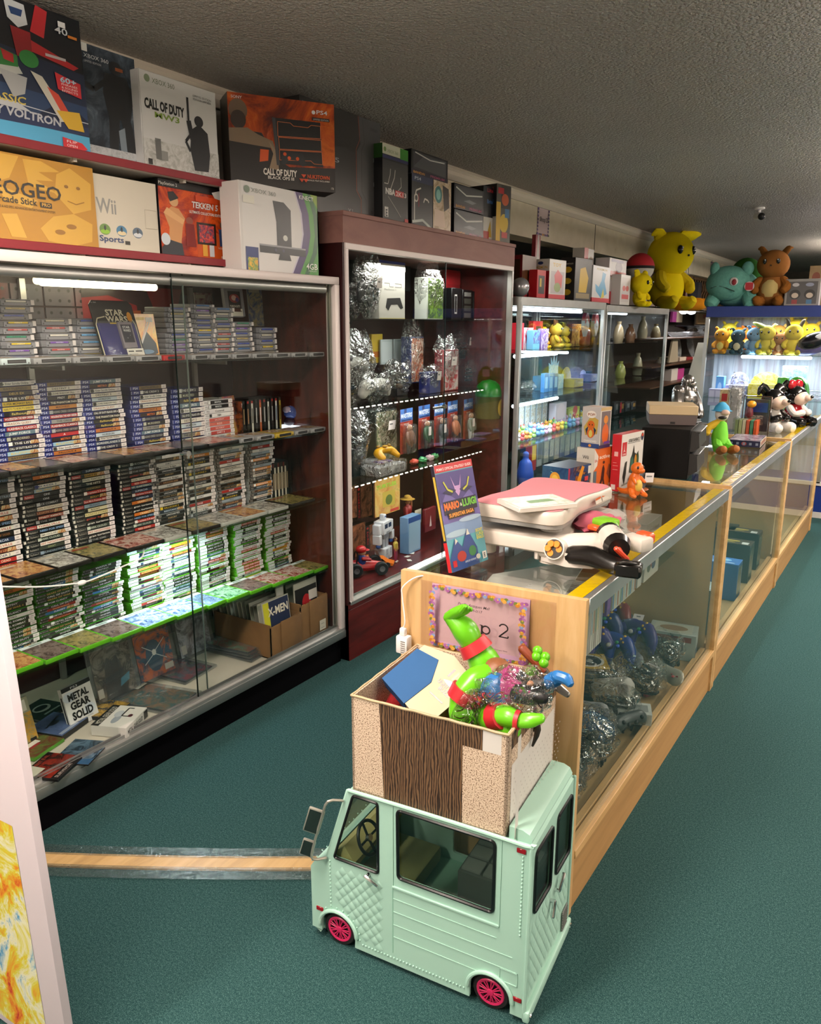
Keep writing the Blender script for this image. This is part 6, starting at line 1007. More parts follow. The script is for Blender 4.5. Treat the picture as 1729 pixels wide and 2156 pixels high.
p=PX(1443,625,-2.42);tl=empty('table_lamp','shadeless lamp with wire harp and crystal bowl before the lattice','lamp',(-2.42,p.y,1.784));b=MB();b.lathe([(0,0),(.03,0),(.11,.06),(.13,.10),(.12,.10),(.03,.02)],CRY,20);b.build('bowl',tl);b=MB();b.lathe([(.02,.1),(.03,.14),(.015,.2),(.02,.24),(.02,.27),(0,.27)],C('#6a3a24',.3),12);b.build('stem',tl);b=MB();b.cyl((0,0,.27),(0,0,.31),.017,C('#b8963a',.3,.8));b.build('socket',tl);b=MB();b.limb([(0,-.02,.29),(0,-.055,.36),(0,-.05,.44),(0,0,.5),(0,.05,.44),(0,.055,.36),(0,.02,.29)],.003,C('#3a3228',.3,.8),6,4);b.build('harp',tl)
o=MB().box((-.05,-.09,0),(.05,.09,.34),C('#15151a',.5)).build('dark_box');put(o,(-2.5,PX(1466,600,-2.5).y,1.784));tag(o,'tall dark box between the two lattice screens','box')
part(MB().box((-2.74,8.05,1.765),(-2.28,13.2,1.784),C('#8a8072',.5)),'lattice_board',sh)
# ------------------------------------------------------------------ the blue topped cabinet facing the aisle
BY,BL,BR=7.35,-1.64,.35
bc=empty('display_cabinet','blue topped glass cabinet of plush toys facing down the aisle','cabinet',((BL+BR)/2,BY+.25,0));NAVY=C('#173078',.4)
zt=PY(1490,645,BY).z;zb=PY(1490,668,BY).z;zs=PY(1530,745,BY+.05).z
part(MB().box((BL,BY,zb),(BR,BY+.5,zt),NAVY,.003,1),'blue_top',bc);part(MB().box((BL,BY+.01,.05),(BR,BY+.5,.30),NAVY),'blue_base',bc);part(MB().box((BL,BY+.0,.0),(BR,BY+.5,.05),C('#c8c4c0',.5)),'kick_board',bc)
b=MB()
for x in(BL,-.62,BR-.03):b.box((x,BY,.3),(x+.03,BY+.03,zb),ALU)
b.box((BL,BY,.28),(BR,BY+.03,.31),C('#d0ccc8'));part(b,'frame',bc)
part(MB().box((BL+.03,BY+.008,.31),(BR,BY+.012,zb),PN),'glass_pane',bc);part(MB().box((BL+.004,BY+.03,.31),(BL+.008,BY+.5,zb),PN),'side_pane',bc)
m,nt,bs=newmat('pale_streaked_back');nn=N(nt,'ShaderNodeTexNoise',Scale=3,Detail=4);nt.links.new(coords(nt,(6,1,.4)),nn.inputs['Vector']);rr=ramp(nt,[(.35,'#6f7686'),(.5,'#a3a9b8'),(.65,'#8a8490')],nn.outputs['Fac']);nt.links.new(rr.outputs[0],bs.inputs['Base Color'])
part(MB().box((BL,BY+.49,.3),(BR,BY+.5,zb),m),'back_panel',bc)
for z in(zs,.98,.62):part(MB().box((BL+.03,BY+.02,z-.008),(BR,BY+.48,z),GLASSD),'glass_shelf',bc)
part(MB().limb([(PY(1565,747,BY+.1).x,BY+.08,zs-.022),(PY(1708,749,BY+.1).x,BY+.08,zs-.022)],.013,emit('#e8f7ff',26),10,1),'lamp_tube',bc)
lamp('blue_cabinet_light',(-1.0,BY+.2,zs-.03),1.2,.04,9,(.88,.96,1));lamp('blue_cabinet_light',(-1.0,BY+.12,zb-.015),1.3,.04,10,(.97,.98,1));lamp('blue_cabinet_light',(-1.0,BY+.2,.60),1.2,.04,4,(.9,.96,1))
PL=[(1518,738,.24,'#c88a2a','#d0c06a','#c88a2a','orange plush with striped cream belly at the near end of the blue cabinet'),(1552,738,.23,'#2a4450','#c8bfa0','#2a4450','dark teal plush with cream belly in the blue cabinet'),(1586,738,.25,'#6a8fb0',None,'#5a7a98','light blue plush holding still beside the teal one'),(1612,738,.27,'#c8b848',None,'#d8d06a','yellow plush with green brimmed hat in the blue cabinet'),(1641,738,.20,'#a8744a','#c8a888','#8a5a34','brown plush with round orange goggles in the blue cabinet'),(1668,738,.28,'#d0b83a',None,'#2a2418','yellow plush with long dark tipped ears in the blue cabinet'),(1676,722,.30,'#dcc024',None,'#dcc024','bright yellow plush behind the long eared one'),(1706,722,.26,'#d8b82a',None,'#c8a020','golden plush near the frame edge, blue cabinet'),(1574,712,.22,'#c86a1e','#c8a86a','#c86a1e','orange plush behind the light blue one'),(1535,712,.26,'#a89a2a',None,'#a89a2a','olive yellow plush at the back, near end'),(1556,706,.22,'#b87a1e',None,'#3a2410','amber plush with dark ears at the back'),(1597,700,.22,'#b8622a',None,'#b8622a','rust plush at the back under the blue top'),(1640,710,.24,'#b0803a',None,'#c8a05a','tan plush with orange straps at the back'),(1655,715,.2,'#8ab8b8',None,'#7aa8a8','pale mint plush between the brown and yellow ones')]
for i,(px,py,h,c,be,e,lab)in enumerate(PL):
 dy=.10 if py>730 else .36;p=PY(px,py,BY+dy);plush('plush_toy',lab,(p.x,BY+dy,zs+(0 if py>730 else .03)),h*.92,c,be,e,rz=-math.pi/2+.1*((i%3)-1),earlen=.35 if i in(5,6)else .12)
b=MB();b.sph((0,0,0),(.085,.05,.02),C('#a8b84a',.8),14,8);o=b.build('plush_hat');p=PY(1605,690,BY+.1);put(o,(p.x,BY+.1,zs+.235),rot=(0,.4,0));tag(o,'small green brimmed hat on the yellow plush','hat')
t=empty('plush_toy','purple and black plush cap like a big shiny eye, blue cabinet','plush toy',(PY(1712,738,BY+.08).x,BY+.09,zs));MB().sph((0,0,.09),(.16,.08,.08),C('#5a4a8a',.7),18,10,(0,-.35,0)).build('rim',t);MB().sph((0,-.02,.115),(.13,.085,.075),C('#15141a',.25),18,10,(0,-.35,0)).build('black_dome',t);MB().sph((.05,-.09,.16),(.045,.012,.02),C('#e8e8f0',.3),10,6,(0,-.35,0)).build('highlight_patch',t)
def bbox(label,px0,px1,pb,pt,dy,zs_,d,col,prints=(),name='display_box',cat='display box'):
 y=BY+dy;a,c=PY(px0,pb,y),PY(px1,pb,y);t_=PY(px0,pt,y);b=MB();w=c.x-a.x;h=max(.01,t_.z-zs_);b.box((-w/2,0,0),(w/2,d,h),C(col,.35),.002,1);b.face((-w/2,0,0),(w,0,0),(0,0,h)).d(list(prints));o=b.build(name);put(o,((a.x+c.x)/2,y,zs_));return tag(o,label,cat)
def arch(label,px0,px1,pb,pm,pt,dy,col,cols,k):
 y=BY+dy;a,c=PY(px0,pb,y),PY(px1,pb,y);w=c.x-a.x;h1=PY(px0,pm,y).z-.98;h2=PY(px0,pt,y).z-.98
 t=empty('counter_display',label,'display box',((a.x+c.x)/2,y,.98));b=MB();b.prism([(-w/2,h1)]+[(-w/2*math.cos(i*math.pi/10),h1+(h2-h1)*math.sin(i*math.pi/10))for i in range(1,10)]+[(w/2,h1)],(0,.1,0),(1,0,0),(0,0,1),(0,.004,0),art(k,cols,14));b.build('header_card',t);b=MB();b.box((-w/2,0,0),(w/2,.1,h1),C(col,.35),.002,1);b.face((-w/2,0,0),(w,0,0),(0,0,h1)).d([('r',.02,.3,.98,.95,art(k+'f',cols,24))]);b.build('tray',t)
arch('yellow arched counter display in the middle of the blue cabinet',1573,1640,840,808,783,.12,'#d8cc3a',YL,'ya');arch('lavender arched counter display in the blue cabinet',1525,1572,838,810,783,.14,'#b0aed8',['#a8a6d8','#7a8ad0','#d8d4f0','#6ab88a'],'la')
bbox('blue small display box at the near end of the blue cabinet',1507,1524,812,792,.16,.98,.08,'#5a9ad8',[('e',.5,.4,.25,.3,'#a8d0f0')])
bbox('light blue display with crystal creature picture, far end of blue cabinet',1641,1693,836,770,.14,.98,.08,'#7ac0e8',[('r',0,0,1,1,art('cr',['#4a9ad8','#a8dcf4','#e0f4fc','#3a7ac0'],22))]);bbox('lilac row of small boxes under the lavender display',1490,1530,850,818,.08,.9,.07,'#a8a6d0',[('r',.05,.2,.3,.9,'#c8c6e8'),('r',.37,.2,.63,.9,'#c8c6e8'),('r',.7,.2,.95,.9,'#c8c6e8')])
for i in range(3):o=MB().box((-.11,0,0),(.11,.1,.015),SLEEVE,.004,1).build('bagged_card');put(o,(PY(1714,830,BY+.1).x,BY+.1,.985+i*.035));tag(o,f'clear bagged card set stacked at the frame edge, {ORD[i]} from below','card set','clear bagged sets in the blue cabinet')
bbox('pink and white picture pack low in the blue cabinet',1690,1729,1030,985,.06,PY(1700,1030,BY+.06).z,.05,'#c8c0c4',[('r',0,0,1,1,art('lowp',['#c84a7a','#e0d8dc','#8a8a94','#d8a0b8'],14))])
zt+=.001
q=PY(1548,643,BY+.15);tq=empty('plush_toy','mint green plush animal with a dark green bulb on its back, on the blue top','plush toy',(q.x-.02,BY+.2,zt));MT=noisemat('plush_mint',[(.3,'#5f9a90'),(.7,'#6aa69a')],50,3,.9,.3,spec=.1)
MB().sph((0,0,.15),(.20,.19,.16),MT,20,14).build('plush_body',tq);o=MB().sph((-.04,-.12,.19),(.185,.14,.15),MT,20,14).build('head',tq);MB().sph((-.15,-.17,.31),(.04,.04,.06),MT).build('ear',o);MB().sph((.11,-.13,.31),(.05,.04,.06),MT).build('ear',o);b=MB();b.sph((.03,-.255,.2),(.035,.012,.035),C('#d8d0cc',.5));b.sph((.035,-.263,.195),(.02,.01,.025),C('#8a1f2a',.5));b.limb([(-.16,-.22,.15),(-.08,-.25,.165),(.04,-.25,.12)],.004,C('#27403c',.6),6,3);b.build('face',o);MB().sph((.05,.14,.26),(.14,.12,.16),C('#2a5a22',.9,0,.1),18,12).build('bulb',tq)
for s in(-1,1):MB().limb([(s*.13,-.1,.1),(s*.16,-.16,.03)],[.06,.06],MT,10,3).build('foot',tq)
b=MB();b.cyl((.15,-.21,.16),(.15,-.215,.16),.04,C('#c8c4c4'));b.box((.12,-.218,.13),(.18,-.214,.19),C('#b02a34'));b.build('paper_tag',tq)
q=PY(1612,643,BY+.12);plush('plush_toy','brown plush animal with cream collar standing on the blue top',(q.x+.03,BY+.13,zt),.47,'#8a5a2c','#c0ac72','#8a5a2c',rz=-math.pi/2,earlen=.12,headr=.26,limbs='#8a5624')
tb=bbox('grey windowed box with two small dark figures on the blue top',1650,1723,642,588,.06,zt,.12,'#8d8a88',[('r',.07,.06,.93,.9,'#4a484a'),('e',.3,.42,.16,.18,'#1c1a1c'),('e',.72,.42,.16,.18,'#1c1a1c'),('e',.3,.38,.1,.1,'#c8b8a8'),('e',.72,.38,.1,.1,'#c8b8a8'),('r',.22,.06,.38,.22,'#8a2a30'),('r',.64,.06,.8,.22,'#3a6a90'),('e',.3,.78,.1,.07,'#c0bcc0'),('e',.7,.78,.12,.07,'#8a90a8')],'figure_box','toy box')
bbox('tan printed carton behind the grey windowed box',1697,1740,640,560,.24,zt,.15,'#9a805a',[('e',.35,.72,.2,.12,'#7a3a24'),('r',.7,.5,.8,.9,'#2a2420')],'carton','box')
b=MB();b.box((BL+.05,7.86,.0),(-.55,7.9,.40),noisemat('speckled_beige_board',[(.4,'#a8895c'),(.6,'#c2a578')],160,2,.7));o=b.build('low_board');tag(o,'speckled beige board low behind the counters','board')
# ------------------------------------------------------------------ three glass counters in a row
CT=.928
def counter(label,y0,y1,x,skew,whole):
 """front at x, back .53 further in; near end panel full height"""
 t=empty('display_counter',label,'counter',(x,y0,0),-.0095);Dp=.53;Ln=y1-y0;sk=-skew*Dp
 b=MB();hz=CT if whole else CT
 b.prism([(0,0),(-Dp,sk),(-Dp,sk+.02),(0,.02)],(0,0,0),(1,0,0),(0,1,0),(0,0,hz),MAPLE)if whole else b.prism([(0,0),(-Dp,sk),(-Dp,sk+.02),(0,.02)],(0,0,CT-.022),(1,0,0),(0,1,0),(0,0,.03),MAPLEH)
 b.build('end_panel',t)
 for y in((.001,Ln-.03)if not whole else(Ln-.03,)):MB().box((-.034,y,0),(.003,y+.03,CT-.002),MAPLEH,.002,1).build('post',t)
 b=MB();b.box((-.03,.02,.172),(.004,Ln-.002,.198),MAPLEH,.002,1);b.box((-.055,.02,.178),(-.033,Ln-.03,.202),MAPLEH,.002,1);b.build('bottom_rail',t)
 MB().box((-.02,.02,0),(-.006,Ln,.172),woodmat('maple_kick','#9c7748','#ae8654','#b8905c',(3,.4,6),3,.5)).build('kick_board',t)
 MB().box((-Dp,.02,.165),(-.04,Ln,.18),C('#a88a5c',.6)).build('deck',t)
 MB().box((-Dp,sk+.02,.02),(-Dp+.012,Ln,.56),C('#a08458',.6)).build('back_panel',t)
 MB().box((-Dp+.02,Ln-.034,.18),(-.04,Ln-.03,CT-.03),C('#b0905e',.6)).build('far_panel',t)
 b=MB();b.box((-.018,.02,CT-.045),(.002,Ln-.03,CT),ALU,.002,1);b.build('metal_edge',t)
 MB().box((-.012,.02,.2),(-.007,Ln-.03,CT-.042),clear('counter_glass','#f8fbfa',.7)).build('front_glass',t)
 b=MB();b.prism([(-.018,.02),(-Dp,sk+.02),(-Dp,Ln-.02),(-.018,Ln-.02)],(0,0,CT-.010),(1,0,0),(0,1,0),(0,0,.006),clear('counter_top_glass','#f8fbfa',1.2));b.build('top_glass',t)
 b=MB();b.box((-.062,.025,CT-.0035),(-.02,Ln*(.98 if whole else .97),CT-.003),clear('yellow_tape','#c9a516',1.2,.08,1.5,30,.3,.75,'#e8c40c',.006));b.build('yellow_tape',t)
 MB().box((-Dp+.01,.03,.615),(-.20,Ln-.04,.622),GLASSD).build('glass_shelf',t)
 return t
c1=counter('nearest maple framed glass counter, with the flower bordered sign on its end',1.797,3.475,-.628,.085,True)
c2=counter('middle maple framed glass counter, carrying the black cash drawer',3.478,5.175,-.612,.03,False)
c3=counter('farthest maple framed glass counter, carrying the glossy ceramic figures',5.178,6.87,-.596,-.02,False)
for yy,pw in((4.3,6),(6.0,6)):lamp('counter_fill_light',(-.95,yy,CT-.03),.03,1.2,pw,(.93,.97,1))  # added fill under the glass tops; these counters have no lamps
pl=lambda px,py:(lambda p:(p.x+.628,p.z))(PY(px,py,1.772))
(sx0,sz1),(sx1,_z),(_x,sz0)=pl(914,1225),pl(1114,1250),pl(1110,1395)
sg=empty('paper_sign','pink paper shop sign with pansy border taped on the counter end panel','sign',(-.628+(sx0+sx1)/2,1.797+.0755*(sx0+sx1)/2-.0012,sz0-.012),.0755)
w,h=sx1-sx0,sz1-sz0+.012;b=MB();b.box((-w/2,-.001,0),(w/2,0,h),C('#dcbfc4',.25));b.face((-w/2,-.001,0),(w,0,0),(0,0,h))
its=[];rnd=random.Random(11);FLW=['#8a4f86','#b9772a','#a0669c','#c98f3a','#7d8fb8','#6f7a3a','#9a5a90','#d09a48']
its+=[('r',0,0,1,.09,'#cfa9c4'),('r',0,.91,1,1,'#cfa9c4'),('r',0,0,.08,1,'#cfa9c4'),('r',.92,0,1,1,'#cfa9c4')]
for i in range(15):
 for u,v in((.04+i*.066,.95),(.04+i*.066,.04)):
  v+=rnd.uniform(-.02,.02);its+=[('e',u+dx,v+dy,.022,.028,c)for dx,dy,c in((-.018,.0,FLW[i%8]),(.018,.006,FLW[(i+2)%8]),(0,-.024,FLW[(i+4)%8]))]+[('e',u,v,.007,.01,'#e0b840')]
for i in range(10):
 for u,v in((.035,.1+i*.088),(.965,.1+i*.088)):
  u+=rnd.uniform(-.012,.012);its+=[('e',u+dx,v+dy,.02,.028,c)for dx,dy,c in((-.014,.016,FLW[(i+1)%8]),(.014,.016,FLW[(i+3)%8]),(0,-.016,FLW[(i+6)%8]))]+[('e',u,v,.006,.009,'#e0b840')]
K='#1f1b1c';its+=[('t','Pacific Antiques Mall',.32,.79,.045,K,.32,.002,.25),('t','253-539-0117',.38,.72,.042,K,.19,.002,.1),('t','10228 Pacific Ave S Tacoma Washington 98444',.5,.2,.02,'#4a4244',.33)]
def st(pts,w_=.016):return('l',pts,w_,K)
arc=lambda cx,cy,rx,ry,a0,a1,n=12:[(cx+rx*math.cos(math.radians(a0+(a1-a0)*i/n)),cy+ry*math.sin(math.radians(a0+(a1-a0)*i/n)))for i in range(n+1)]
its+=[st(arc(.26,.575,.04,.052,20,250)+arc(.262,.47,.042,.055,80,-150),.02),st([(.3,.59),(.3,.62)],.014),st([(.22,.46),(.22,.43)],.014),st([(.34,.42),(.34,.63)],.03),st([(.318,.63),(.345,.63)],.012),st([(.315,.42),(.366,.42)],.012),st(arc(.375,.495,.035,.045,150,0)+[(.41,.42)],.024),st([(.388,.42),(.432,.42)],.012),st(arc(.49,.482,.042,.062,0,360,18),.024),st([(.575,.35),(.575,.545)],.03),st([(.552,.35),(.6,.35)],.012),st([(.552,.545),(.578,.545)],.012),st(arc(.615,.482,.04,.06,155,-155,14),.024),st(arc(.79,.565,.042,.058,165,-25)+[(.75,.425)],.022),st([(.745,.425),(.838,.425),(.838,.455)],.018)]
b.d(its);b.build('paper',sg)
b=MB();b.box((-w/2-.035,-.0018,-.004),(w/2+.07,-.0012,h+.004),clear('clear_laminate','#fbf8f8',.9,.03));b.build('clear_cover',sg)
p=PY(853,1352,1.74);ch=empty('phone_charger','white plug charger hanging on its cable at the counter end','charger',(p.x,1.735,p.z-.03));b=MB();b.box((-.02,-.014,0),(.018,.014,.052),WHITEP,.004,2);b.face((-.018,-.0142,0),(.034,0,0),(0,0,.05)).d([('r',.45,.1+.13*i,.9,.15+.13*i,'#77706c')for i in range(6)]);b.build('plug',ch);b=MB();b.box((-.012,-.008,.052),(.006,.008,.075),WHITEP,.004,2);b.build('connector',ch)
b=MB();zt_=PY(853,1235,1.74).z-p.z+.03;b.limb([(-.003,0,.075),(.004,-.002,zt_*.5),(-.006,0,zt_*.85),(-.004,.0,zt_),(.03,.02,zt_+.03),(.08,.05,zt_+.035)],.0022,WHITEP,6,4);b.build('cable',ch)
TOP=CT+.001
# ---- the strategy guide on its clear stand
p0,p1=PZ(952,1206,TOP+.012),PZ(1028,1178,TOP+.012);mid=(p0+p1)/2;dv=p1-p0;ang=math.atan2(dv.y,dv.x)-math.pi/2;w=dv.length;h=.295
sg_t=empty('strategy_guide','upright game guide book with red band and purple to teal cover on a clear stand','book',(mid.x,mid.y,TOP+.012),rot=(0,-.24,ang))
b=MB();b.box((-.012,-w/2,0),(0,w/2,h),C('#d8d2c8',.3));b.face((0,-w/2,0),(0,w,0),(0,0,h))
b.d([('r',0,0,1,1,'#5fa6b4'),('r',0,.3,1,.62,'#7f98bc'),('r',0,.45,1,.92,'#6a5f9c'),('p',[(0,.92),(1,.92),(1,.6),(.8,.72),(.5,.62),(.2,.74),(0,.62)],'#473c78'),('e',.3,.34,.3,.03,'#a8c0d0'),('e',.7,.45,.3,.025,'#a8bcd0'),('r',0,.93,1,1,'#b8232a'),('t',"PRIMA'S OFFICIAL STRATEGY GUIDE",.04,.945,.026,'#f0e0dc',.92,.01),('p',[(.36,.88),(.44,.72),(.5,.68),(.56,.72),(.64,.88),(.56,.78),(.44,.78)],'#b890c0'),('p',[(.1,.74),(.3,.7),(.46,.74),(.3,.77)],'#2a2448'),('p',[(.9,.74),(.7,.7),(.54,.74),(.7,.77)],'#2a2448'),('l',[(.16,.84),(.24,.76),(.36,.73)],.018,'#b8b83a'),('l',[(.84,.84),(.76,.76),(.64,.73)],.018,'#b8b83a'),('r',.06,.53,.94,.655,'#1d1a2a'),('t','MARIO',.07,.575,.065,'#e0702a',.4,.05),('t','&',.49,.585,.03,'#e8e0d0',.05,.02),('t','LUIGI',.55,.575,.065,'#6ab03a',.38,.05),('r',.14,.485,.84,.545,'#33200f'),('t','SUPERSTAR SAGA',.16,.5,.035,'#e89a3a',.66,.03),('p',[(.0,.12),(.2,.3),(.36,.2),(.55,.36),(.74,.16),(.74,.0),(0,.0)],'#2f4a86'),('p',[(.2,.3),(.26,.27),(.18,.24)],'#d8d4c8'),('p',[(.55,.36),(.6,.3),(.5,.3)],'#d8d4c8'),('e',.3,.12,.12,.05,'#a83a34'),('e',.6,.14,.1,.05,'#3a7a4a'),('t','SECRET',.76,.3,.03,'#e8d83a',.2,.02),('t','LUIGI',.76,.265,.03,'#e8d83a',.2,.02),('t','REVEALED',.76,.23,.03,'#e8d83a',.2,.02),('r',.04,.04,.14,.1,'#b8232a'),('r',.84,.03,.95,.1,'#e0dcd4'),('t','E',.87,.045,.04,'#1a1a1a',.05,.02),('e',.72,.07,.06,.025,'#c8c4b4'),('t','GAME BOY ADVANCE',.35,.05,.018,'#e8f0f0',.3)])
b.face((-.012,-w/2,0),(.012,0,0),(0,0,h)).d([('r',0,0,1,1,'#211d2a'),('r',.2,.3,.8,.9,'#b89a3a'),('r',0,0,1,.28,'#b8232a')]);b.build('book',sg_t)
b=MB();st_=empty('clear_stand','small clear plastic easel under the game guide book','stand',(mid.x,mid.y,TOP),ang);b.box((-.08,-.03,0),(.04,.03,.003),ACRYL);b.box((.012,-.03,0),(.016,.03,.03),ACRYL);b.prism([(-.02,0),(-.08,.14),(-.075,.14),(-.012,.0)],(0,-.02,0),(1,0,0),(0,0,1),(0,.04,0),ACRYL);b.build('easel',st_)
# ---- two balance boards
BW=C('#cfc4b8',.4);BG=C('#8d8a86',.4)
def board(name,label,z,flip,yaw=0):
 t=empty(name,label,'balance board',(-.942,2.255,z),yaw);hx,hy=.146,.245
 def outline(s,wa=.022):
  q=[];n=7;r=.045*s;X,Y=hx*s,hy*(1-(1-s)*.6)
  for cx,cy,a0 in((X-r,-Y+r,-90),(X-r,Y-r,0),(-X+r,Y-r,90),(-X+r,-Y+r,180)):
   q+=[(cx+r*math.cos(math.radians(a0+90*i/n)),cy+r*math.sin(math.radians(a0+90*i/n)))for i in range(n+1)]
   if a0==-90:q+=[(X-wa*math.sin(math.pi*k/9)**1.5,-Y+2*r+(2*Y-4*r)*k/9+0)for k in range(1,9)]
   if a0==90:q+=[(-X+wa*math.sin(math.pi*k/9)**1.5,Y-2*r-(2*Y-4*r)*k/9)for k in range(1,9)]
  return q
 def loft(secs,mat):
  b=MB();vs=[];n=None
  for s,zz in secs:
   q=outline(s);n=len(q);vs+=[(x,y,zz(y)if callable(zz)else zz)for x,y in q]
  fs=[(i*n+k,i*n+(k+1)%n,(i+1)*n+(k+1)%n,(i+1)*n+k)for i in range(len(secs)-1)for k in range(n)];fs+=[tuple(range(n-1,-1,-1)),tuple(range((len(secs)-1)*n,len(secs)*n))]
  return b.add(vs,fs,mat)
 low=lambda y:.012-.004*math.cos(y/hy*math.pi)
 if flip:
  loft([(.95,.012),(1.0,.018),(1.0,.05),(.98,.056),(.9,.058)],BW).build('board_body',t)
 else:
  loft([(.96,low),(1.0,.02),(1.0,.044),(.97,.054),(.95,.056)],BW).build('board_body',t);loft([(.93,.004),(.975,.006),(.975,.021),(.95,.021)],BG).build('grey_rim',t)
  loft([(.93,.055),(.93,.058)],C('#d8878f',.6)).build('pink_pad',t);loft([(.945,.0545),(.945,.0568)],BG).build('pad_edge',t)
 for sx in(-1,1):
  for sy in(-1,1):MB().cyl((sx*.105,sy*.195,-.022 if flip else-.004),(sx*.105,sy*.195,.02),.032,BW if flip else BG,n=20).build('foot',t)
 return t
board('balance_board','plain cream balance board under the pink topped one',TOP+.022,True)
bb=board('balance_board','upper balance board with pink pad, carrying a cased game',TOP+.1,False)
b=MB();b.face((.1462,.06,.024),(0,.12,0),(-.006,0,.022)).d([('r',0,.1,.45,.9,'#d8d0c4'),('r',.5,.1,1,.9,'#d8d0c4'),('r',.02,.6,.43,.88,'#c8622a'),('r',.52,.6,.98,.88,'#c8622a')]);b.build('warning_label',bb)
b=MB();b.box((-.16,-.2,0),(.02,.2,.034),C('#1c1a19',.9));
p0,p1=PZ(1055,1075,TOP+.165),PZ(1198,1062,TOP+.165);wf=empty('white_game_case','white cased game with green glossy cover lying on the pink pad','video game',(PZ(1130,1064,TOP+.16).x,PZ(1130,1064,TOP+.16).y,TOP+.159),-.62)
MB().box((-.068,-.095,0),(.068,.095,.015),C('#d8cec4',.35),.002,1).build('case',wf);b=MB();b.face((.063,-.09,.0151),(0,.18,0),(-.126,0,0)).d([('r',0,0,1,1,art('wf',['#8a9a6a','#c8d0b8','#e8e8e0','#7a8a5a'],26)),('r',.1,.7,.25,.9,'#d8dcd4'),('p',[(.3,.3),(.8,.35),(.75,.6),(.32,.55)],'#6a8a3a')]);b.build('cover',wf)
for i,(dx,dy,sz,c,lab)in enumerate([(.09,.07,(.07,.11,.022),'#b8566a','folded pink sock bag tucked between the balance boards'),(.12,.05,(.055,.12,.016),'#a84a62','second folded pink bag under the first, between the boards'),(.10,.17,(.05,.06,.02),'#9a928c','grey cloth bag tucked between the balance boards')]):
 o=MB().sph((0,0,0),sz,C(c,.85),18,10,None,.35,i).build('cloth_bag');put(o,(-.942+dx+.075,2.255+dy-.06,TOP+(.083 if i!=1 else .05)),.2);tag(o,lab,'bag')
 # ---- two dart blasters
Pz=lambda px,py,z:PZ(px,py,z)
g1=empty('toy_blaster','white toy dart blaster with black grip, orange drum and round mark','toy gun',(-.735,2.055,TOP+.03),.18)
WT=C('#ddd2c8',.35);b=MB();b.limb([(-.11,.015,.015),(-.05,.02,.02),(.03,.05,.025),(.09,.10,.02)],[.036,.042,.04,.028],WT,14,3,.8);b.box((-.14,-.012,-.02),(-.125,.05,.045),WT,.004,1);b.prism([(-.12,-.005),(-.04,-.04),(.03,-.03),(.05,.01),(-.1,.03)],(0,0,-.022),(1,0,0),(0,1,0),(0,0,.04),WT);b.build('blaster_body',g1)
b=MB();b.cyl((-.07,.0,.014),(-.078,-.034,.026),.034,WT,.031,22);b.cyl((-.078,-.034,.026),(-.0785,-.0362,.0268),.027,C('#1c120a'),n=20);[b.cyl((-.072+.016*math.cos(a),-.012,.018+.016*math.sin(a)),(-.079+.016*math.cos(a),-.040,.028+.016*math.sin(a)),.0095,C('#e08a1a',.35),n=10)for a in[i*math.pi/3 for i in range(6)]];b.build('orange_drum',g1)
b=MB();b.limb([(-.03,-.02,.01),(.03,-.04,.018),(.09,-.075,.01),(.13,-.085,.01)],[.028,.03,.026,.024],C('#14110f',.25),14,4,.8);b.limb([(.06,-.035,.005),(.09,-.02,.01),(.11,-.045,.01)],.009,C('#14110f',.25),8,3);b.box((.10,-.115,-.01),(.17,-.065,.028),C('#14110f',.25),.006,1);b.limb([(.11,-.11,.03),(.13,-.116,.034),(.155,-.105,.03)],.004,C('#2a2624',.3),6,3);b.build('grip',g1)
b=MB();b.face((-.02,.018,.052),(.05,.02,0),(-.012,.03,0)).d([('e',.6,.5,.5,.5,'#e6ddd4'),('t','NERF',.05,.25,.6,'#191514',.95,.05)]);b.build('round_mark',g1)
g2=empty('toy_blaster','green and white toy dart blaster with orange pull ring, lying on the other','toy gun',(-.70,2.12,TOP+.075),-.35)
b=MB();b.limb([(-.07,.07,.01),(-.03,.05,.012),(.01,.02,.01)],[.03,.036,.032],C('#7ab82a',.35),12,3,.85);b.box((-.075,.03,.02),(-.01,.085,.045),C('#7ab82a',.35),.008,2);b.box((-.07,.005,.012),(-.03,.03,.028),C('#e0562a',.35),.004,1);b.build('green_body',g2)
b=MB();b.cyl((-.008,.03,.008),(.006,.018,.006),.037,C('#17140f',.35),n=18);b.build('black_collar',g2);b=MB();b.cyl((.004,.02,.008),(.07,-.03,.0),.035,WT,.037,18);b.face((.02,.015,.044),(.04,-.03,0),(.014,.018,-.003)).d([('t','NERF',.1,.2,.6,'#191514',.8,.03)]);b.build('barrel',g2)
b=MB();b.cyl((.068,-.028,.0),(.09,-.046,-.002),.039,C('#15110f',.3),.03,18);b.build('muzzle',g2);b=MB();b.limb([(.075,-.035,.002),(.115,-.066,-.006)],.006,C('#e0482a',.35),8,2);b.limb([(.117,-.045,-.024),(.113,-.089,.012)],.0075,C('#e0482a',.35),8,2);b.build('pull_ring',g2)
b=MB();b.box((.02,.04,-.03),(.10,.10,.012),C('#d8cec4',.35),.01,2);b.box((.04,.085,-.012),(.09,.12,.018),C('#d8532a',.35),.006,1);b.build('stock',g2)
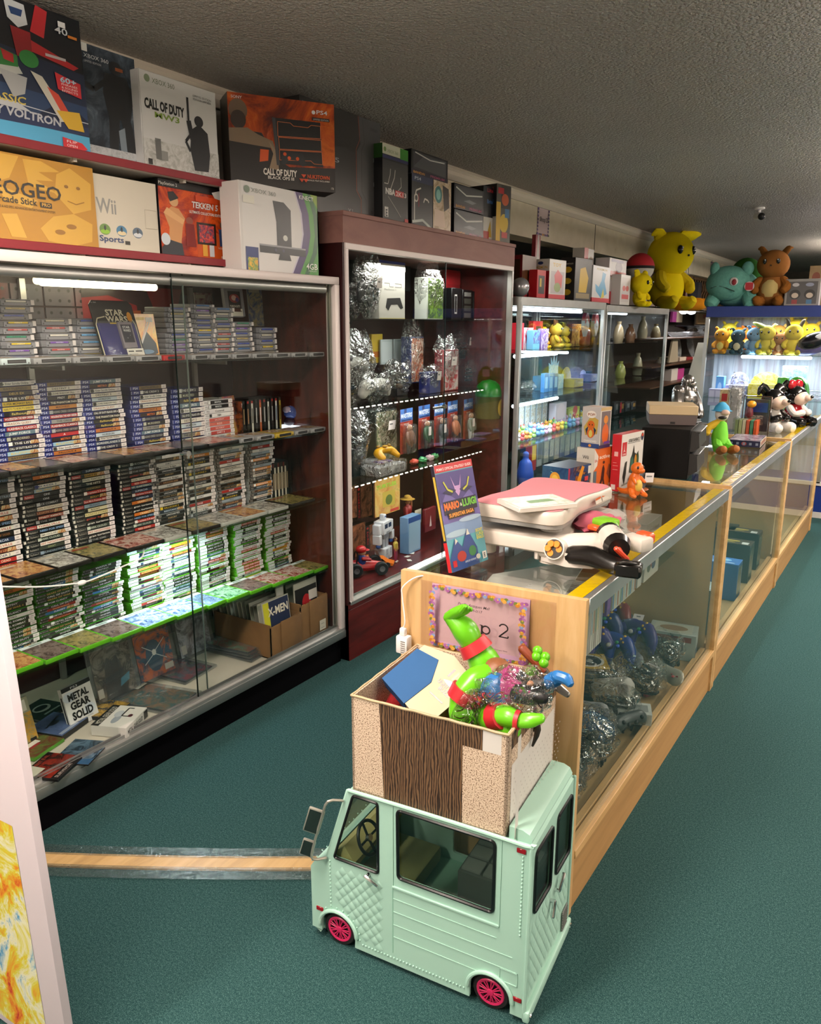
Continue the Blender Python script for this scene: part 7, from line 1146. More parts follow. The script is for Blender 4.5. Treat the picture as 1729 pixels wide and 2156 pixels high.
# ---- boxes behind the boards
def cbox(name,label,x,y,w,d,h,rz,z,col,fp=(),lp=(),tp=(),cat='toy box'):
 """box whose near right lower corner is at x, y; face +x is d long (prints fp), near end is w wide (prints lp)"""
 b=MB();b.box((-w,0,0),(0,d,h),C(col,.3),.0015,1);b.face((0,0,0),(0,d,0),(0,0,h)).d(list(fp));b.face((-w,0,0),(w,0,0),(0,0,h)).d(list(lp));b.face((-w,0,h),(w,0,0),(0,d,0)).d(list(tp));o=b.build(name);put(o,(x,y,z),rz);return tag(o,label,cat)
NV='#1d2244'
zt1=PX(1194,986,-1.10).z-TOP
cbox('figure_box','dark blue boxed figure set with a glowing gold burst on its end',-1.105,2.865,.12,.20,.125,-.18,TOP,NV,[('r',0,0,.06,1,'#a0284a'),('r',.06,0,1,1,art('mar',['#1a2448','#2a4a7a','#1a2040','#c8842a'],12)),('p',[(.12,0),(.3,.1),(.35,.6),(.5,1),(.6,.95),(.5,.6),(.42,.1),(.4,0)],'#d88a1e'),('p',[(.2,.1),(.33,.2),(.36,.7),(.28,.7)],'#8a4a1c'),('t','CAPTAIN',.5,.3,.1,'#d0622a',.34,.03),('t','MARVEL',.5,.14,.13,'#d0622a',.4,.03),('r',.62,.48,.75,.62,'#c83a3a'),('r',.74,.7,.97,.95,'#d4d0c6')],[('r',0,0,1,1,art('mar2',['#16203c','#22406a','#2f5a7a','#16203c'],10)),('l',arc(.2,.1,.75,.75,0,80),.02,'#8ac0a8'),('e',.5,.62,.2,.22,'#e09a2a'),('e',.5,.62,.12,.13,'#f0c04a'),('p',[(.4,0),(.48,.42),(.54,.42),(.62,.0)],'#17141c'),('l',[(.05,.55),(.5,.6),(.95,.7)],.01,'#3a4a6a'),('t','MARVEL',.55,.1,.06,'#8a4a2a',.4)])
cbox('game_box','orange fitness game box with white end and dark runner picture',-1.062,3.03,.085,.15,.185,-.26,TOP,'#c6561c',[('r',0,0,1,1,'#cf6222'),('p',[(0,1),(.2,.82),(.16,.62),(0,.5)],'#d8d0c8'),('t','EA',.03,.7,.06,'#b03a2a',.13,.02),('t','active 2',.24,.76,.09,'#ecd8c8',.66,.02),('p',[(.7,.62),(.95,.5),(.95,.38),(.78,.25),(.62,.4)],'#8a4a34'),('p',[(.36,.3),(.4,.55),(.46,.62),(.52,.52),(.5,.3),(.6,.05),(.52,.05),(.44,.26),(.3,.05),(.22,.05)],'#2a1c18'),('e',.46,.67,.05,.035,'#3a2418'),('p',[(0,.5),(.14,.5),(.14,.02),(0,.02)],'#5a6a74'),('r',.72,.06,.92,.18,'#d89a7a')],[('r',0,0,1,1,'#d6cdbf'),('t','Wii',.34,.76,.08,'#5a5652',.35,.02)],[('r',0,0,1,1,'#dcd4c6')],'video game box')
zp=TOP+.1855
cbox('figure_box','white boxed big headed figure with orange creature art, standing on the orange game box',-1.05,3.045,.085,.08,.165,-.22,zp,'#cfc8c0',[('r',.08,.06,.92,.9,'#6a5a5c'),('e',.5,.35,.3,.25,'#c85a20'),('e',.5,.7,.2,.1,'#c87a2a'),('r',.0,.92,1,1,'#b89a6a'),('r',0,0,1,.08,'#2a2450'),('r',.4,.1,.95,.16,'#5a3a8a')],[('r',0,.11,1,1,'#b8b2b0'),('p',[(.1,.5),(.5,.8),(.9,.7),(.85,.35),(.2,.3)],'#b89a4a'),('e',.5,.82,.26,.09,'#e4dcd4'),('t','POP!',.3,.79,.06,'#8a4a1c',.4,.03),('e',.5,.56,.2,.11,'#c85f1e'),('p',[(.2,.45),(.35,.52),(.3,.3)],'#1d2a44'),('p',[(.8,.45),(.65,.52),(.7,.3)],'#1d2a44'),('e',.5,.36,.2,.12,'#c85f1e'),('e',.5,.35,.1,.09,'#c8b85a'),('e',.42,.57,.03,.02,'#141414'),('e',.58,.57,.03,.02,'#141414'),('t','CHARIZARD',.15,.145,.05,'#e8e2da',.7,.02),('r',0,0,1,.11,'#24386e'),('e',.5,.055,.08,.035,'#d88a2a')],[('r',.1,.2,.9,.8,'#c8a890')])
cbox('game_box','red and white boxed retro console with dark figures, tallest beside the cash drawer',-.985,3.13,.042,.20,.237,-.16,TOP,'#b8232b',[('r',0,0,1,1,'#d8d2cc'),('r',.04,.62,.24,.86,'#b8252b'),('p',[(.08,.68),(.13,.72),(.14,.84),(.15,.72),(.2,.68),(.16,.7),(.12,.7)],'#e8dcd8'),('t','ATARI',.07,.635,.03,'#f0e0dc',.14,.02),('t','ATARI FLASHBACK 7',.3,.84,.06,'#2a2624',.54,.02),('r',.27,.82,.84,.828,'#2a2624'),('e',.92,.9,.06,.07,'#2a2f4a'),('e',.92,.93,.05,.03,'#b8442a'),('p',[(.4,.3),(.44,.55),(.5,.62),(.56,.78),(.6,.64),(.7,.6),(.78,.66),(.78,.3),(.6,.26)],'#23201c'),('e',.5,.44,.07,.14,'#2a5a4a'),('e',.66,.45,.06,.15,'#b87a1c'),('e',.76,.5,.05,.12,'#3a4a2a'),('p',[(.12,.25),(.2,.5),(.28,.52),(.26,.3),(.2,.1)],'#2a2622'),('l',[(.1,.1),(.4,.12)],.03,'#8a8478'),('r',.4,.1,.55,.2,'#b09a4a'),('l',[(.6,.14),(.95,.2)],.02,'#a89e94')],[('r',.3,.62,.7,.7,'#d8b0ac'),('r',.15,.03,.6,.12,'#e0d0cc'),('r',.2,.45,.75,.46,'#d88a88'),('r',.2,.38,.75,.39,'#d88a88'),('r',.2,.5,.6,.51,'#d88a88')],[('r',.2,.2,.8,.7,'#c85a58')],'game console box')
p=PZ(1335,1044,TOP);dn=empty('toy_dinosaur','small orange toy dinosaur with a long tail sitting on the counter glass','toy',(p.x,p.y,TOP),-.5);OR=C('#d8691c',.4)
b=MB();b.limb([(0,0,.02),(.0,0,.045),(-.002,0,.075),(.004,0,.095)],[.026,.03,.022,.014],OR,12,3);b.limb([(-.015,0,.02),(-.05,-.01,.012),(-.09,.0,.014),(-.115,.01,.022)],[.018,.011,.007,.004],OR,10,4);b.build('body',dn)
b=MB();b.sph((.008,0,.115),(.026,.025,.024),OR);b.sph((.03,0,.108),(.014,.016,.011),OR);o=b.build('head',dn);b=MB();[b.sph((.026,s*.014,.12),(.004,.005,.007),C('#151210'))for s in(-1,1)];b.build('eye',o);MB().sph((.018,0,.045),(.016,.02,.026),C('#d8b04a',.4)).build('belly',dn)
for s in(-1,1):MB().limb([(.005,s*.022,.025),(.02,s*.03,.01),(.035,s*.03,.006)],[.014,.011,.008],OR,8,3).build('leg',dn);MB().limb([(.008,s*.02,.075),(.028,s*.026,.06)],[.008,.006],OR,8,2).build('arm',dn)
p=PZ(1368,1040,TOP);gt=empty('toy_figure','grey toy figure with white price tags behind the orange dinosaur','toy',(p.x-.06,p.y+.05,TOP),-.4);MB().sph((0,0,.045),(.03,.03,.045),C('#4a4a4e',.4),12,8,None,.3,4).build('body',gt);MB().sph((0,.0,.006),(.04,.04,.006),C('#a85a2a',.4)).build('base',gt);b=MB();b.face((.034,-.01,.04),(0,.055,-.006),(0,.004,.04)).d([('r',0,0,1,1,STK),('r',.15,.55,.8,.7,'#777777')]);b.build('price_tag',gt)
# ---- black cash drawer cabinet and the console on it
p=PZ(1452,1011,TOP);q=PZ(1345,1002,TOP);rz=math.atan2(p.y-q.y,p.x-q.x);w=(p-q).length;d=.30;h=PY(1452,905,p.y).z-TOP
rg=empty('cash_drawer','tall black wood grained cash drawer cabinet on the middle counter','cash drawer',(p.x,p.y,TOP),rz);BKW=C('#0b0908',.6,0,.15)
b=MB();b.box((-w,0,0),(-.012,d,h),BKW,.002,1);b.build('cabinet',rg);DG=C('#1b1a1a',.4)
for z0,z1 in((.02,h*.52),(h*.56,h*.97)):
 b=MB();b.prism([(-.014,z0),(.0,z0),(.028,z0+.02),(.022,z1-.01),(.006,z1),(-.014,z1)],(0,.01,0),(1,0,0),(0,0,1),(0,d-.02,0),DG);o=b.build('drawer_front',rg);MB().box((.004,.02,z1-.006),(.03,d-.03,z1+.001),C('#5a5958',.3),.003,1).build('handle',o)
ZN=TOP+h+.001;p=PZ(1365,893,ZN);q=PZ(1468,896,ZN);rz2=math.atan2(q.y-p.y,q.x-p.x);w2=(q-p).length
ns=empty('game_console','old cream and grey game console on top of the black cash drawer','game console',(q.x,q.y,ZN),rz2);b=MB();b.prism([(.006,0),(w2-.006,0),(w2,.045),(0,.045)],(-w2,0,0),(1,0,0),(0,0,1),(0,.2,0),C('#5a4e4c',.5));b.box((-w2*.55,-.0005,.004),(-w2*.45,.003,.014),C('#151313'));b.face((.0,.02,0),(0,.16,0),(.0005,0,.045)).d([('r',.05,.25,.12,.6,'#241f1e'),('r',.17,.25,.24,.6,'#241f1e')]);b.build('lower_shell',ns)
b=MB();b.box((-w2,0,.045),(0,.2,.088),C('#c2ab86',.5),.003,1);b.face((.0002,.04,.045),(0,.12,0),(0,0,.043)).d([('t','Nintendo',.25,.62,.16,'#8a3024',.35),('t','ENTERTAINMENT SYSTEM',.25,.42,.1,'#5a4a3a',.5)]);b.build('upper_shell',ns);MB().box((-.001,.165,.0),(.004,.2,.087),C('#2a2524',.5)).build('side_band',ns)
# ------------------------------------------------------------------ more on the middle and far counters
p=PZ(1520,948,TOP);gd=empty('soft_doll','soft doll in green overalls and blue hat lying beside the cash drawer','plush toy',(p.x-.02,p.y-.02,TOP),-.7);GR=C('#6ac22a',.8);gd.scale=(.8,)*3
MB().limb([(-.02,.03,.17),(0,.01,.1),(.03,-.01,.055)],[.04,.055,.05],GR,12,3).build('overalls',gd)
for s in(-1,1):MB().limb([(.03,s*.03,.06),(.08,s*.04-.02,.03),(.12,s*.045-.03,.03)],[.036,.034,.03],GR,10,3).build('trouser_leg',gd);MB().limb([(.12,s*.045-.03,.02),(.17,s*.05-.04,.035)],[.03,.028],C('#a8662a',.7),10,3).build('shoe',gd)
o=MB().sph((-.03,.035,.245),(.045,.045,.05),C('#d8cec8',.6)).build('head',gd);b=MB();b.sph((.02,.02,.262),(.034,.028,.02),C('#d8b8aa',.6));b.sph((.0,.018,.225),(.026,.03,.012),C('#1a1614',.7));b.build('face',o);b=MB();b.lathe([(.07,.27),(.055,.272),(.045,.3),(.02,.325),(0,.33)],C('#3a9ac8',.7),16,(-.035,.035,.0));b.build('hat',o);MB().limb([(-.03,.03,.19),(-.04,-.05,.16),(-.02,-.08,.12)],[.03,.026,.02],C('#d8b02a',.8),10,3).build('sleeve',gd)
cbox('puzzle_box','flat dark boxed set in clear wrap on the middle counter',PZ(1600,943,TOP).x,PZ(1600,943,TOP).y,.17,.30,.035,.05,TOP,'#23223a',[('r',0,0,1,1,'#b8b0a4'),('r',.1,.2,.9,.8,'#8a5a4a')],[('r',0,0,1,1,'#1f2046'),('e',.5,.5,.08,.3,'#a83a3a')]+[('r',.06+.2*i,.3,.14+.2*i,.7,'#8a90a8')for i in range(5)],[('r',.03,.03,.97,.97,art('pz',['#2a2a44','#5a4a6a','#a8a0a8','#8a3a3a'],14))],'box')
tx=PZ(1548,917,TOP);ac=empty('clear_game_box','clear acrylic box of spines and small toys at the end of the middle counter','box',(tx.x+.14,tx.y,TOP),.02);MB().box((-.16,0,0),(0,.2,.11),ACRYL,.003,1).build('acrylic_box',ac)
for i in range(6):o=MB().box((-.15+i*.022,.02,.004),(-.132+i*.022,.16,.098),C(['#7a8a5a','#a8b078','#c8c0a0','#c85a3a','#4a8a6a','#d0582a'][i],.4),.001,1).build('game_case');put(o,ac.location,.02);tag(o,f'{["dull green", "light green", "cream", "rust", "teal", "orange"][i]} cased game inside the clear box on the middle counter','video game')
b=MB();fr=empty('clear_frame_box','tall clear fronted picture box beside the ceramic figures','display box',(tx.x+.17,tx.y+.12,TOP),.0);b.box((-.16,0,0),(0,.05,.24),ACRYL,.003,1);b.build('acrylic_box',fr);b=MB();b.box((-.15,.015,.02),(-.01,.03,.22),C('#2a2a34',.4));b.face((-.15,.0145,.02),(.14,0,0),(0,0,.2)).d([('r',.05,.6,.95,.9,'#1f3f8a'),('r',.2,.2,.8,.5,art('fr',['#8a5a3a','#d8c8b0','#3a3a4a','#a83a2a'],20))]);b.build('picture',fr);b=MB();[b.limb([(x,-.001,0),(x,-.001,.24)],.0035,C('#3a2a1c',.4),6,1)for x in(-.16,0)];b.limb([(-.16,-.001,.24),(0,-.001,.24)],.0035,C('#3a2a1c',.4),6,1);b.build('dark_edge',fr)
q=PZ(1560,905,TOP);cbox('bagged_box','brown clear wrapped toy box with red lettering behind the soft doll',q.x-.05,q.y+.1,.12,.16,.25,.1,TOP,'#8a7a5a',[('r',.2,.6,.9,.85,'#8a2a24'),('t','TOY',.3,.66,.1,'#d8c8b0',.5,.02)],[('r',0,0,1,1,art('br',['#7a6a4a','#a8946a','#c8b48a','#5a4a34'],12)),('r',.1,.7,.4,.9,'#a82a2a')],(),'toy box')
p=PZ(1577,884,TOP+.12);yd=empty('toy_figure','small yellow and maroon toy on the clear box','toy',(ac.location.x-.08,ac.location.y+.05,TOP+.111));MB().limb([(0,0,0.02),(0,0,.06)],[.025,.02],C('#5a1a24',.4),10,2).build('body',yd);MB().sph((.01,0,.085),(.028,.03,.022),C('#d8941c',.4)).build('head',yd)
bagged('bagged_toy_pack','crinkled silver wrapped pack standing behind the clear box','toy pack',1578,880,-1.0,TOP,.12,.34,.1,block('#a8a6a4',k='silv',cols=['#a8a8ac','#d8d8dc','#8a7a6a','#c8c8cc']),False,31,0,tx.y+.32)
def ceramic(label,px,py,red,rz):
 p=PZ(px,py,TOP);t=empty('ceramic_figure',label,'figurine',(p.x,p.y,TOP),rz);K=C('#0c0b0c',.1);S=C('#dcbfae',.15);Wt=C('#d8d2cc',.12);Rd=C('#a01822',.12)
 MB().limb([(0,0,.02),(0,0,.08),(.0,0,.13)],[.07,.065,.045],Wt if not red else Rd,16,3).build('body',t)
 o=MB().sph((.0,0,.20),(.075,.075,.07),K,18,12).build('head',t);b=MB();b.sph((.045,0,.185),(.05,.062,.05),S,16,10);b.sph((.10,0,.19),(.028,.026,.022),S,12,8);b.sph((.127,0,.20),(.012,.014,.01),K,8,6);b.build('muzzle',o)
 for s in(-1,1):b=MB();b.limb([(-.02,s*.05,.25),(-.03,s*.085,.28),(-.03,s*.10,.25)],[.03,.034,.026],K,12,3,.5);b.build('ear',o);MB().limb([(.01,s*.06,.12),(.06,s*.07,.08),(.09,s*.03,.09)],[.024,.022,.024],K if not red else Wt,10,3).build('arm',t);MB().limb([(.04,s*.05,.03),(.11,s*.06,.025)],[.034,.036],K if red else Wt,12,3).build('foot',t)
 if red:b=MB();[b.sph((-.01,s*.035,.275),(.025,.04,.035),Rd,12,8)for s in(-1,1)];b.build('bow',o)
 return t
ceramic('glossy black white ceramic figure reclining at the near end of the far counter',1622,905,False,-.6);ceramic('glossy ceramic figure with a red bow and red body on the far counter',1668,893,True,-.5)
p=PZ(1665,868,TOP);tk=empty('green_numeral','large glossy green number shaped bank behind the ceramic figures','ornament',(p.x,p.y,TOP),-.15);GN=C('#3a8a24',.25);MB().box((-.13,0,0),(-.05,.06,.27),GN,.01,2).build('upright',tk);b=MB();b.prism([(-.04+.085*math.cos(a),.14+.14*math.sin(a))for a in[i*math.pi/12 for i in range(24)]],(.06,.0,0),(1,0,0),(0,0,1),(0,.07,0),GN);b.box((-.02,-.001,.18),(.05,-.0005,.25),C('#d0b8ac'));b.cyl((.02,-.002,.1),(.02,-.0005,.1),.025,C('#d8d0c0'),n=16);b.build('round_part',tk)
p=PZ(1440,850,TOP+.0);sv=empty('silver_statue','silver armoured seated figure statue behind the old game console','statue',(PY(1440,850,4.6).x,4.6,TOP),-.3);SM=C('#8f8b88',.22,.9);b=MB();b.limb([(0,0,.0),(0,0,.09),(0,0,.2),(0.01,0,.26)],[.07,.08,.095,.05],SM,14,3);
for s in(-1,1):b.limb([(0,s*.09,.23),(.03,s*.125,.15),(.08,s*.10,.06)],[.045,.042,.035],SM,10,3);b.sph((0,s*.085,.24),(.05,.045,.05),SM)
b.build('body',sv);b=MB();b.sph((.02,0,.31),(.05,.045,.055),SM);b.sph((.06,0,.295),(.025,.03,.025),SM);b.build('head',sv);o=MB().box((-.09,-.11,0),(.1,.11,.012),BLACKP,.003,1).build('base',sv)
sv.location.z=TOP+.13;sv.scale=(.75,)*3;o=MB().box((-.1,-.12,0),(.11,.12,.129),C('#3a3632',.5)).build('carton');put(o,(sv.location.x,sv.location.y,TOP),-.3);tag(o,'plain dark carton carrying the silver statue','box')
for i,(px,py,c)in enumerate([(1515,975,'#8ab0c8'),(1528,1000,'#c83a5a'),(1550,985,'#5a7ac8'),(1572,965,'#d8d8e0'),(1590,950,'#a8c8e0')]):
 p=PZ(px,py,.63);cbox('game_case',f'{["blue", "red", "royal blue", "white", "pale blue"][i]} cased game seen through the middle counter top',min(p.x,-.86),max(p.y,3.62+.1*i),.12,.16,.015,.0,.6222,c,(),(),[('r',.05,.05,.95,.95,art('ct%d'%(i%3),['#d8e4ec','#5a8ac8','#c84a5a','#a8c8a8'],18))],'video game')
 # ---- inside the nearest counter: cased games standing on its glass shelf
rnd=random.Random(9);CC=['#cfc8bc','#d8d2c8','#c0b8ac','#8aa0b0','#b87a5a','#6a8a6a','#c8b87a','#b8b0a8']
for i in range(21):
 y=1.90+i*.018;o=MB().box((-.20,0,0),(0,.0145,.19),C(CC[i%3],.3),.001,1);o.face((0,0,0),(0,.0145,0),(0,0,.19)).d([('r',.12,.04,.88,.96,['#d8d0c8','#c8c0b4','#b8a8a0'][i%3]),('r',.25,.3,.75,.7,CC[3+i%5])]);o=o.build('white_game_case');put(o,(-.74-.0*i,y,.623));tag(o,f'white cased game under the counter glass by the balance boards, {ORD[i % 21]} from the end panel','video game','white games on the near counter shelf')
for i in range(16):
 y=2.56+i*.0165;c=['#5a8ab0','#d8c8a8','#c8d0d4','#b87a5a','#e0dcd0','#6a9a8a'][i%6];o=MB().box((-.16,0,0),(0,.0142,.2),C('#d8d4cc',.3),.001,1);o.face((0,0,0),(0,.0142,0),(0,0,.2)).d([('r',.1,.03,.9,.97,c),('r',.3,.35,.7,.8,CC[(i+2)%8])]);o.face((-.16,0,.2),(.16,0,0),(0,.0142,0)).d([('r',0,.2,1,.8,c)]);o=o.build('white_game_case');put(o,(-.80,y,.623));tag(o,f'colourful cased game in the counter row past the blasters, {ORD[i]} along','video game','colourful games on the near counter shelf')
cbox('game_box','purple and orange edged game box at the start of the colourful counter row',-.80,2.50,.16,.04,.22,0,.623,'#6a4a8a',[('r',.1,.1,.9,.9,'#8a5aa8')],[('r',.05,.05,.95,.95,'#b88a4a')],(),'video game box')
cbox('game_box','black spined game box ending the colourful counter row',-.80,2.85,.16,.05,.22,0,.623,'#d0ccc4',[('r',0,.2,1,.9,'#26262a'),('t','NO',.2,.28,.08,'#c8c8c8',.6)],(),(),'video game box')
cbox('game_box','tall white racing wheel game box at the far end of the counter shelf',-.80,2.93,.2,.2,.235,0,.623,'#c9c2b4',[('r',0,0,1,1,'#cfc8ba'),('l',arc(.45,.62,.16,.16,0,360,18),.02,'#7a8a9a'),('t','Mariokart',.12,.82,.08,'#8a8478',.7,.02),('e',.45,.32,.15,.14,'#b8564a'),('e',.3,.2,.12,.08,'#4a5a4a'),('e',.62,.2,.14,.08,'#3a4a6a')],(),(),'video game box')
o=MB().box((-.18,-.22,0),(.16,.22,.003),C('#c8c4b8',.4)).build('plastic_sheet');put(o,(-.94,2.10,.80),rot=(.1,-.3,.1));tag(o,'loose creased white plastic sheet under the counter glass','sheet')
# ---- the heap of pads and cables on the counter deck
DZ=.182
def at(px,py,z=DZ):p=PZ(px,py,z);return p
def ncontroller(label,px,py,z,rz,tilt,col):
 p=PZ(px,py,z);t=empty('game_controller',label,'controller',p,rot=(tilt[0],tilt[1],rz));M=C(col,.3);b=MB()
 b.limb([(-.045,0,.008),(0,0,.013),(.045,0,.008)],[.026,.034,.026],M,14,4,.55)
 b.limb([(0,-.01,.01),(0,-.05,.004),(0,-.085,-.012)],[.022,.019,.014],M,12,4,.8)
 for s in(-1,1):b.limb([(s*.045,0,.008),(s*.068,-.03,.002),(s*.075,-.075,-.014)],[.03,.026,.015],M,12,4,.8)
 b.build('controller_body',t);q=MB();q.cyl((0,-.028,.02),(0,-.03,.036),.005,C('#8a8a8c'));q.sph((0,-.03,.037),(.009,.009,.004),C('#a8a8a6',.4));q.cyl((0,-.028,.02),(0,-.028,.026),.014,C('#23232a'));q.build('stick',t)
 q=MB();[q.sph((.045+dx,.004+dy,.029),(.0055,.0055,.004),C('#d8a82a',.35),8,6)for dx,dy in((0,.012),(.011,0),(0,-.011),(-.011,0))];q.sph((.024,-.012,.03),(.007,.007,.004),C('#2a8a5a',.35),8,6);q.sph((.03,-.024,.028),(.007,.007,.004),C('#3a5ad8',.35),8,6);q.build('button_cluster',t)
 q=MB();q.box((-.056,.0,.026),(-.034,.007,.031),C('#23232a'));q.box((-.0485,-.0075,.026),(-.0415,.0145,.031),C('#23232a'));q.sph((0,.008,.033),(.005,.005,.003),C('#c02a34'),8,6);q.build('direction_pad',t)
 return t
Z2=.40
for i,(px,py,z,rz,tl,c,lab)in enumerate([(1240,1335,.36,.3,(.75,.1),'#3a2a7a','violet controller cropped by the counter end panel, top of the heap'),(1262,1302,.40,-.1,(.75,0),'#26306e','deep blue controller with white tag at the top of the heap'),(1292,1352,.33,-.3,(.75,-.05),'#23388a','bright blue controller with two long grips, front of the heap'),(1340,1325,.36,-.4,(.75,-.1),'#33276e','purple controller with white tag, right end of the heap'),(1292,1280,.39,-.5,(.6,0),'#7a2a2a','dark red controller half hidden at the back of the heap')]):
 t=ncontroller(lab,px,py,z,rz+.25,tl,c);t.scale=(1.15,)*3
 if i in(1,3):b=MB();b.face((-.01,.02,.036),(.04,.0,0),(0,.024,0)).d([('r',0,0,1,1,STK),('r',.3,.5,.7,.7,'#777777')]);b.build('price_tag',t)
o=MB().box((-.1,-.2,0),(.1,.2,.14),C('#1d1f20',.7),.04,3).build('controller_bin');put(o,(PZ(1290,1370,.2).x-.06,PZ(1290,1370,.2).y+.02,DZ));tag(o,'dark bin holding up the pile of coloured controllers','bin')
GW='#b4bab4'
def gbox(label,px,py,w,d,h,rz,col=GW,fp=(),lp=(),tp=(),z=DZ,name='accessory_box',cat='accessory box'):p=PZ(px,py,z);return cbox(name,label,p.x,p.y,w,d,h,rz,z,col,fp,lp,tp,cat)
gbox('white accessory box with barcode standing behind the coloured controllers',1333,1312,.06,.09,.21,.1,'#c0c4be',[('r',.1,.1,.9,.5,'#5a6468'),('r',.1,.55,.9,.9,'#a8aca8')],[('r',.15,.1,.85,.45,'#23282c'),('r',.15,.5,.85,.9,'#8a908c')],(),.20)
gbox('tall white accessory box with a hand picture, behind the coloured controllers',1368,1290,.06,.1,.28,.1,'#c4c8c2',[('r',.1,.05,.9,.95,'#b8bcb6'),('e',.5,.3,.3,.15,'#8a6a5a'),('r',.2,.7,.8,.76,'#6a706c'),('r',.2,.6,.8,.66,'#6a706c')],[('r',.1,.1,.9,.9,'#a8aea8')],(),.20)
gbox('pale accessory box lying at the far post of the nearest counter',1462,1395,.20,.13,.12,.15,'#aab4ae',[('r',.0,.1,1,.5,'#3a5a78'),('r',.3,.45,.9,.9,'#c0c8c4')],[('r',.1,.7,.9,.9,'#8a3a2a'),('r',.1,.15,.7,.5,'#c8ccc4')],[('r',.1,.1,.9,.9,'#b8bcae'),('e',.5,.5,.3,.25,'#8a6a4a')],DZ)
gbox('small white handheld console box with grey screen picture near the glass',1372,1530,.12,.09,.045,.35,'#c4c8c4',[('r',.1,.2,.7,.8,'#a8aeaa'),('t','3DS',.3,.3,.4,'#3a4044',.4,.02)],[('r',.1,.2,.9,.8,'#b0b6b2')],[('r',.45,.2,.9,.8,'#8a9090'),('t','3DS',.06,.6,.16,'#3a4044',.3,.02)],.20)
gbox('black rectangular game pad box with red buttons by the handheld box',1280,1525,.07,.16,.03,-.4,'#26282a',(),(),[('r',.1,.05,.9,.95,'#3a3c3e'),('e',.3,.7,.12,.06,'#b03a44'),('e',.6,.7,.12,.06,'#b03a44'),('e',.45,.78,.12,.06,'#b03a44')],.205)
o=gbox('yellow disc sleeve with black disc lying over the cable heap',1285,1410,.14,.14,.004,.5,'#c8a21e',(),(),[('e',.5,.5,.42,.42,'#d8d8d2'),('e',.5,.5,.34,.34,'#1d1f20'),('e',.5,.5,.1,.1,'#b8b8b0')],.30,'disc_sleeve','disc')
o=gbox('clear bagged game disc with red label at the back of the counter',1415,1295,.13,.13,.004,.3,'#8a908c',(),(),[('e',.5,.5,.45,.45,'#c4c8c2'),('e',.5,.5,.3,.3,'#b8685a'),('e',.5,.5,.08,.08,'#5a605c')],.23,'bagged_disc','disc')
def smallpad(label,px,py,z,rz,col,but,w=.12,d=.055):
 t=empty('game_controller',label,'controller',PZ(px,py,z),rot=(.25,0,rz));b=MB();b.limb([(-w/2+.02,0,.01),(0,0,.01),(w/2-.02,0,.01)],[d/2*1.15,d/2,d/2*1.15],C(col,.4),16,3,.35);b.build('controller_body',t)
 q=MB();[q.sph((w*.32+dx,dy,.02),(.0075,.0075,.004),C(c,.35),8,6)for(dx,dy),c in zip(((0,.012),(.013,0),(0,-.012),(-.013,0)),but)];q.build('button_cluster',t);q=MB();q.box((-w*.36-.012,-.004,.018),(-w*.36+.012,.004,.023),C('#2a2a2c'));q.box((-w*.36-.004,-.012,.018),(-w*.36+.004,.012,.023),C('#2a2a2c'));q.build('direction_pad',t)
smallpad('light grey rounded pad with purple buttons, middle of the counter deck',1335,1390,.26,-1.0,'#a8a6a8',['#5a4a8a','#6a5a9a','#9a90b8','#8a80b0'],.15,.065)
smallpad('pale pad with large red buttons near the counter glass',1290,1450,.24,.5,'#b8b4ac',['#b02a34','#b02a34','#3a3a3c','#b02a34'],.14,.07)
smallpad('white pad with dark red buttons by the far cables',1402,1420,.24,-.5,'#b0ae9e',['#8a2a30','#8a2a30','#a83a40','#8a2a30'],.16,.06)
smallpad('bagged grey pad at the near glass edge',1232,1500,.25,.2,'#8a8a8c',['#5a6a8a','#3a8a5a','#b83a3a','#c8a83a'],.15,.065)
t=empty('game_controller','dark grey pad with black sticks in front of the handheld box','controller',PZ(1322,1542,.20),-.5);pad('#3a3f40','#141618')(t,.17,.09,.11);t=empty('game_controller','shiny blue rounded console part in a clear bag by the end panel','controller',PZ(1240,1570,.20));MB().sph((0,0,.06),(.09,.08,.06),C('#2a5a8a',.2),18,12).build('body',t)
b=MB();b.sph((0,0,.065),(.1,.09,.072),BAG,18,12,None,.25,3);b.build('clear_bag',t)
for i,(px,py,w,c,k)in enumerate([(1385,1350,.20,'#17191a','c'),(1440,1400,.12,'#1d1f21','c'),(1350,1440,.22,'#1b1c1e','c'),(1385,1450,.2,'#26282a','c'),(1300,1500,.16,'#1f2022','c'),(1255,1455,.2,'#151718','c'),(1290,1600,.2,'#141617','c'),(1240,1650,.2,'#121415','c'),(1330,1600,.16,'#191b1c','p'),(1262,1690,.16,'#101213','p'),(1400,1380,.18,'#202325','p')]):
 p=PZ(px,py,DZ+.03);lab=['black headset cable coil in a clear bag','dark bagged cable beside the pale accessory box','black cable coil in creased plastic mid deck','bagged cable with red plugs near the glass','small bagged cable behind the black pad box','dark bagged cable heap under the yellow sleeve','black bagged cable below the grey pad','coiled black cable near the end panel foot','bagged black pad by the front glass','black bagged pad lowest near the end panel','bagged dark pad beneath the headset coil'][i]
 bagged('bagged_cables' if k=='c' else 'bagged_controller',lab,'cable' if k=='c' else 'controller',0,0,min(p.x,-.69-w*.4),DZ,w,.10+.03*(i%3),w*.8,coil(c,'#8a2a30' if i==3 else None)if k=='c' else pad(c),i%3!=2,40+i,.4*i,p.y)
for i,(px,py)in enumerate([(1425,1262),(1320,1305),(1355,1302)]):o=MB().sph((0,0,.012),(.07,.06,.014),BAG,14,8,None,.5,i).build('small_clear_bag');put(o,PZ(px,py,.2));tag(o,f'flat clear bag of papers at the back of the counter deck, {ORD[i]} of three','bag','flat clear bags in the near counter')
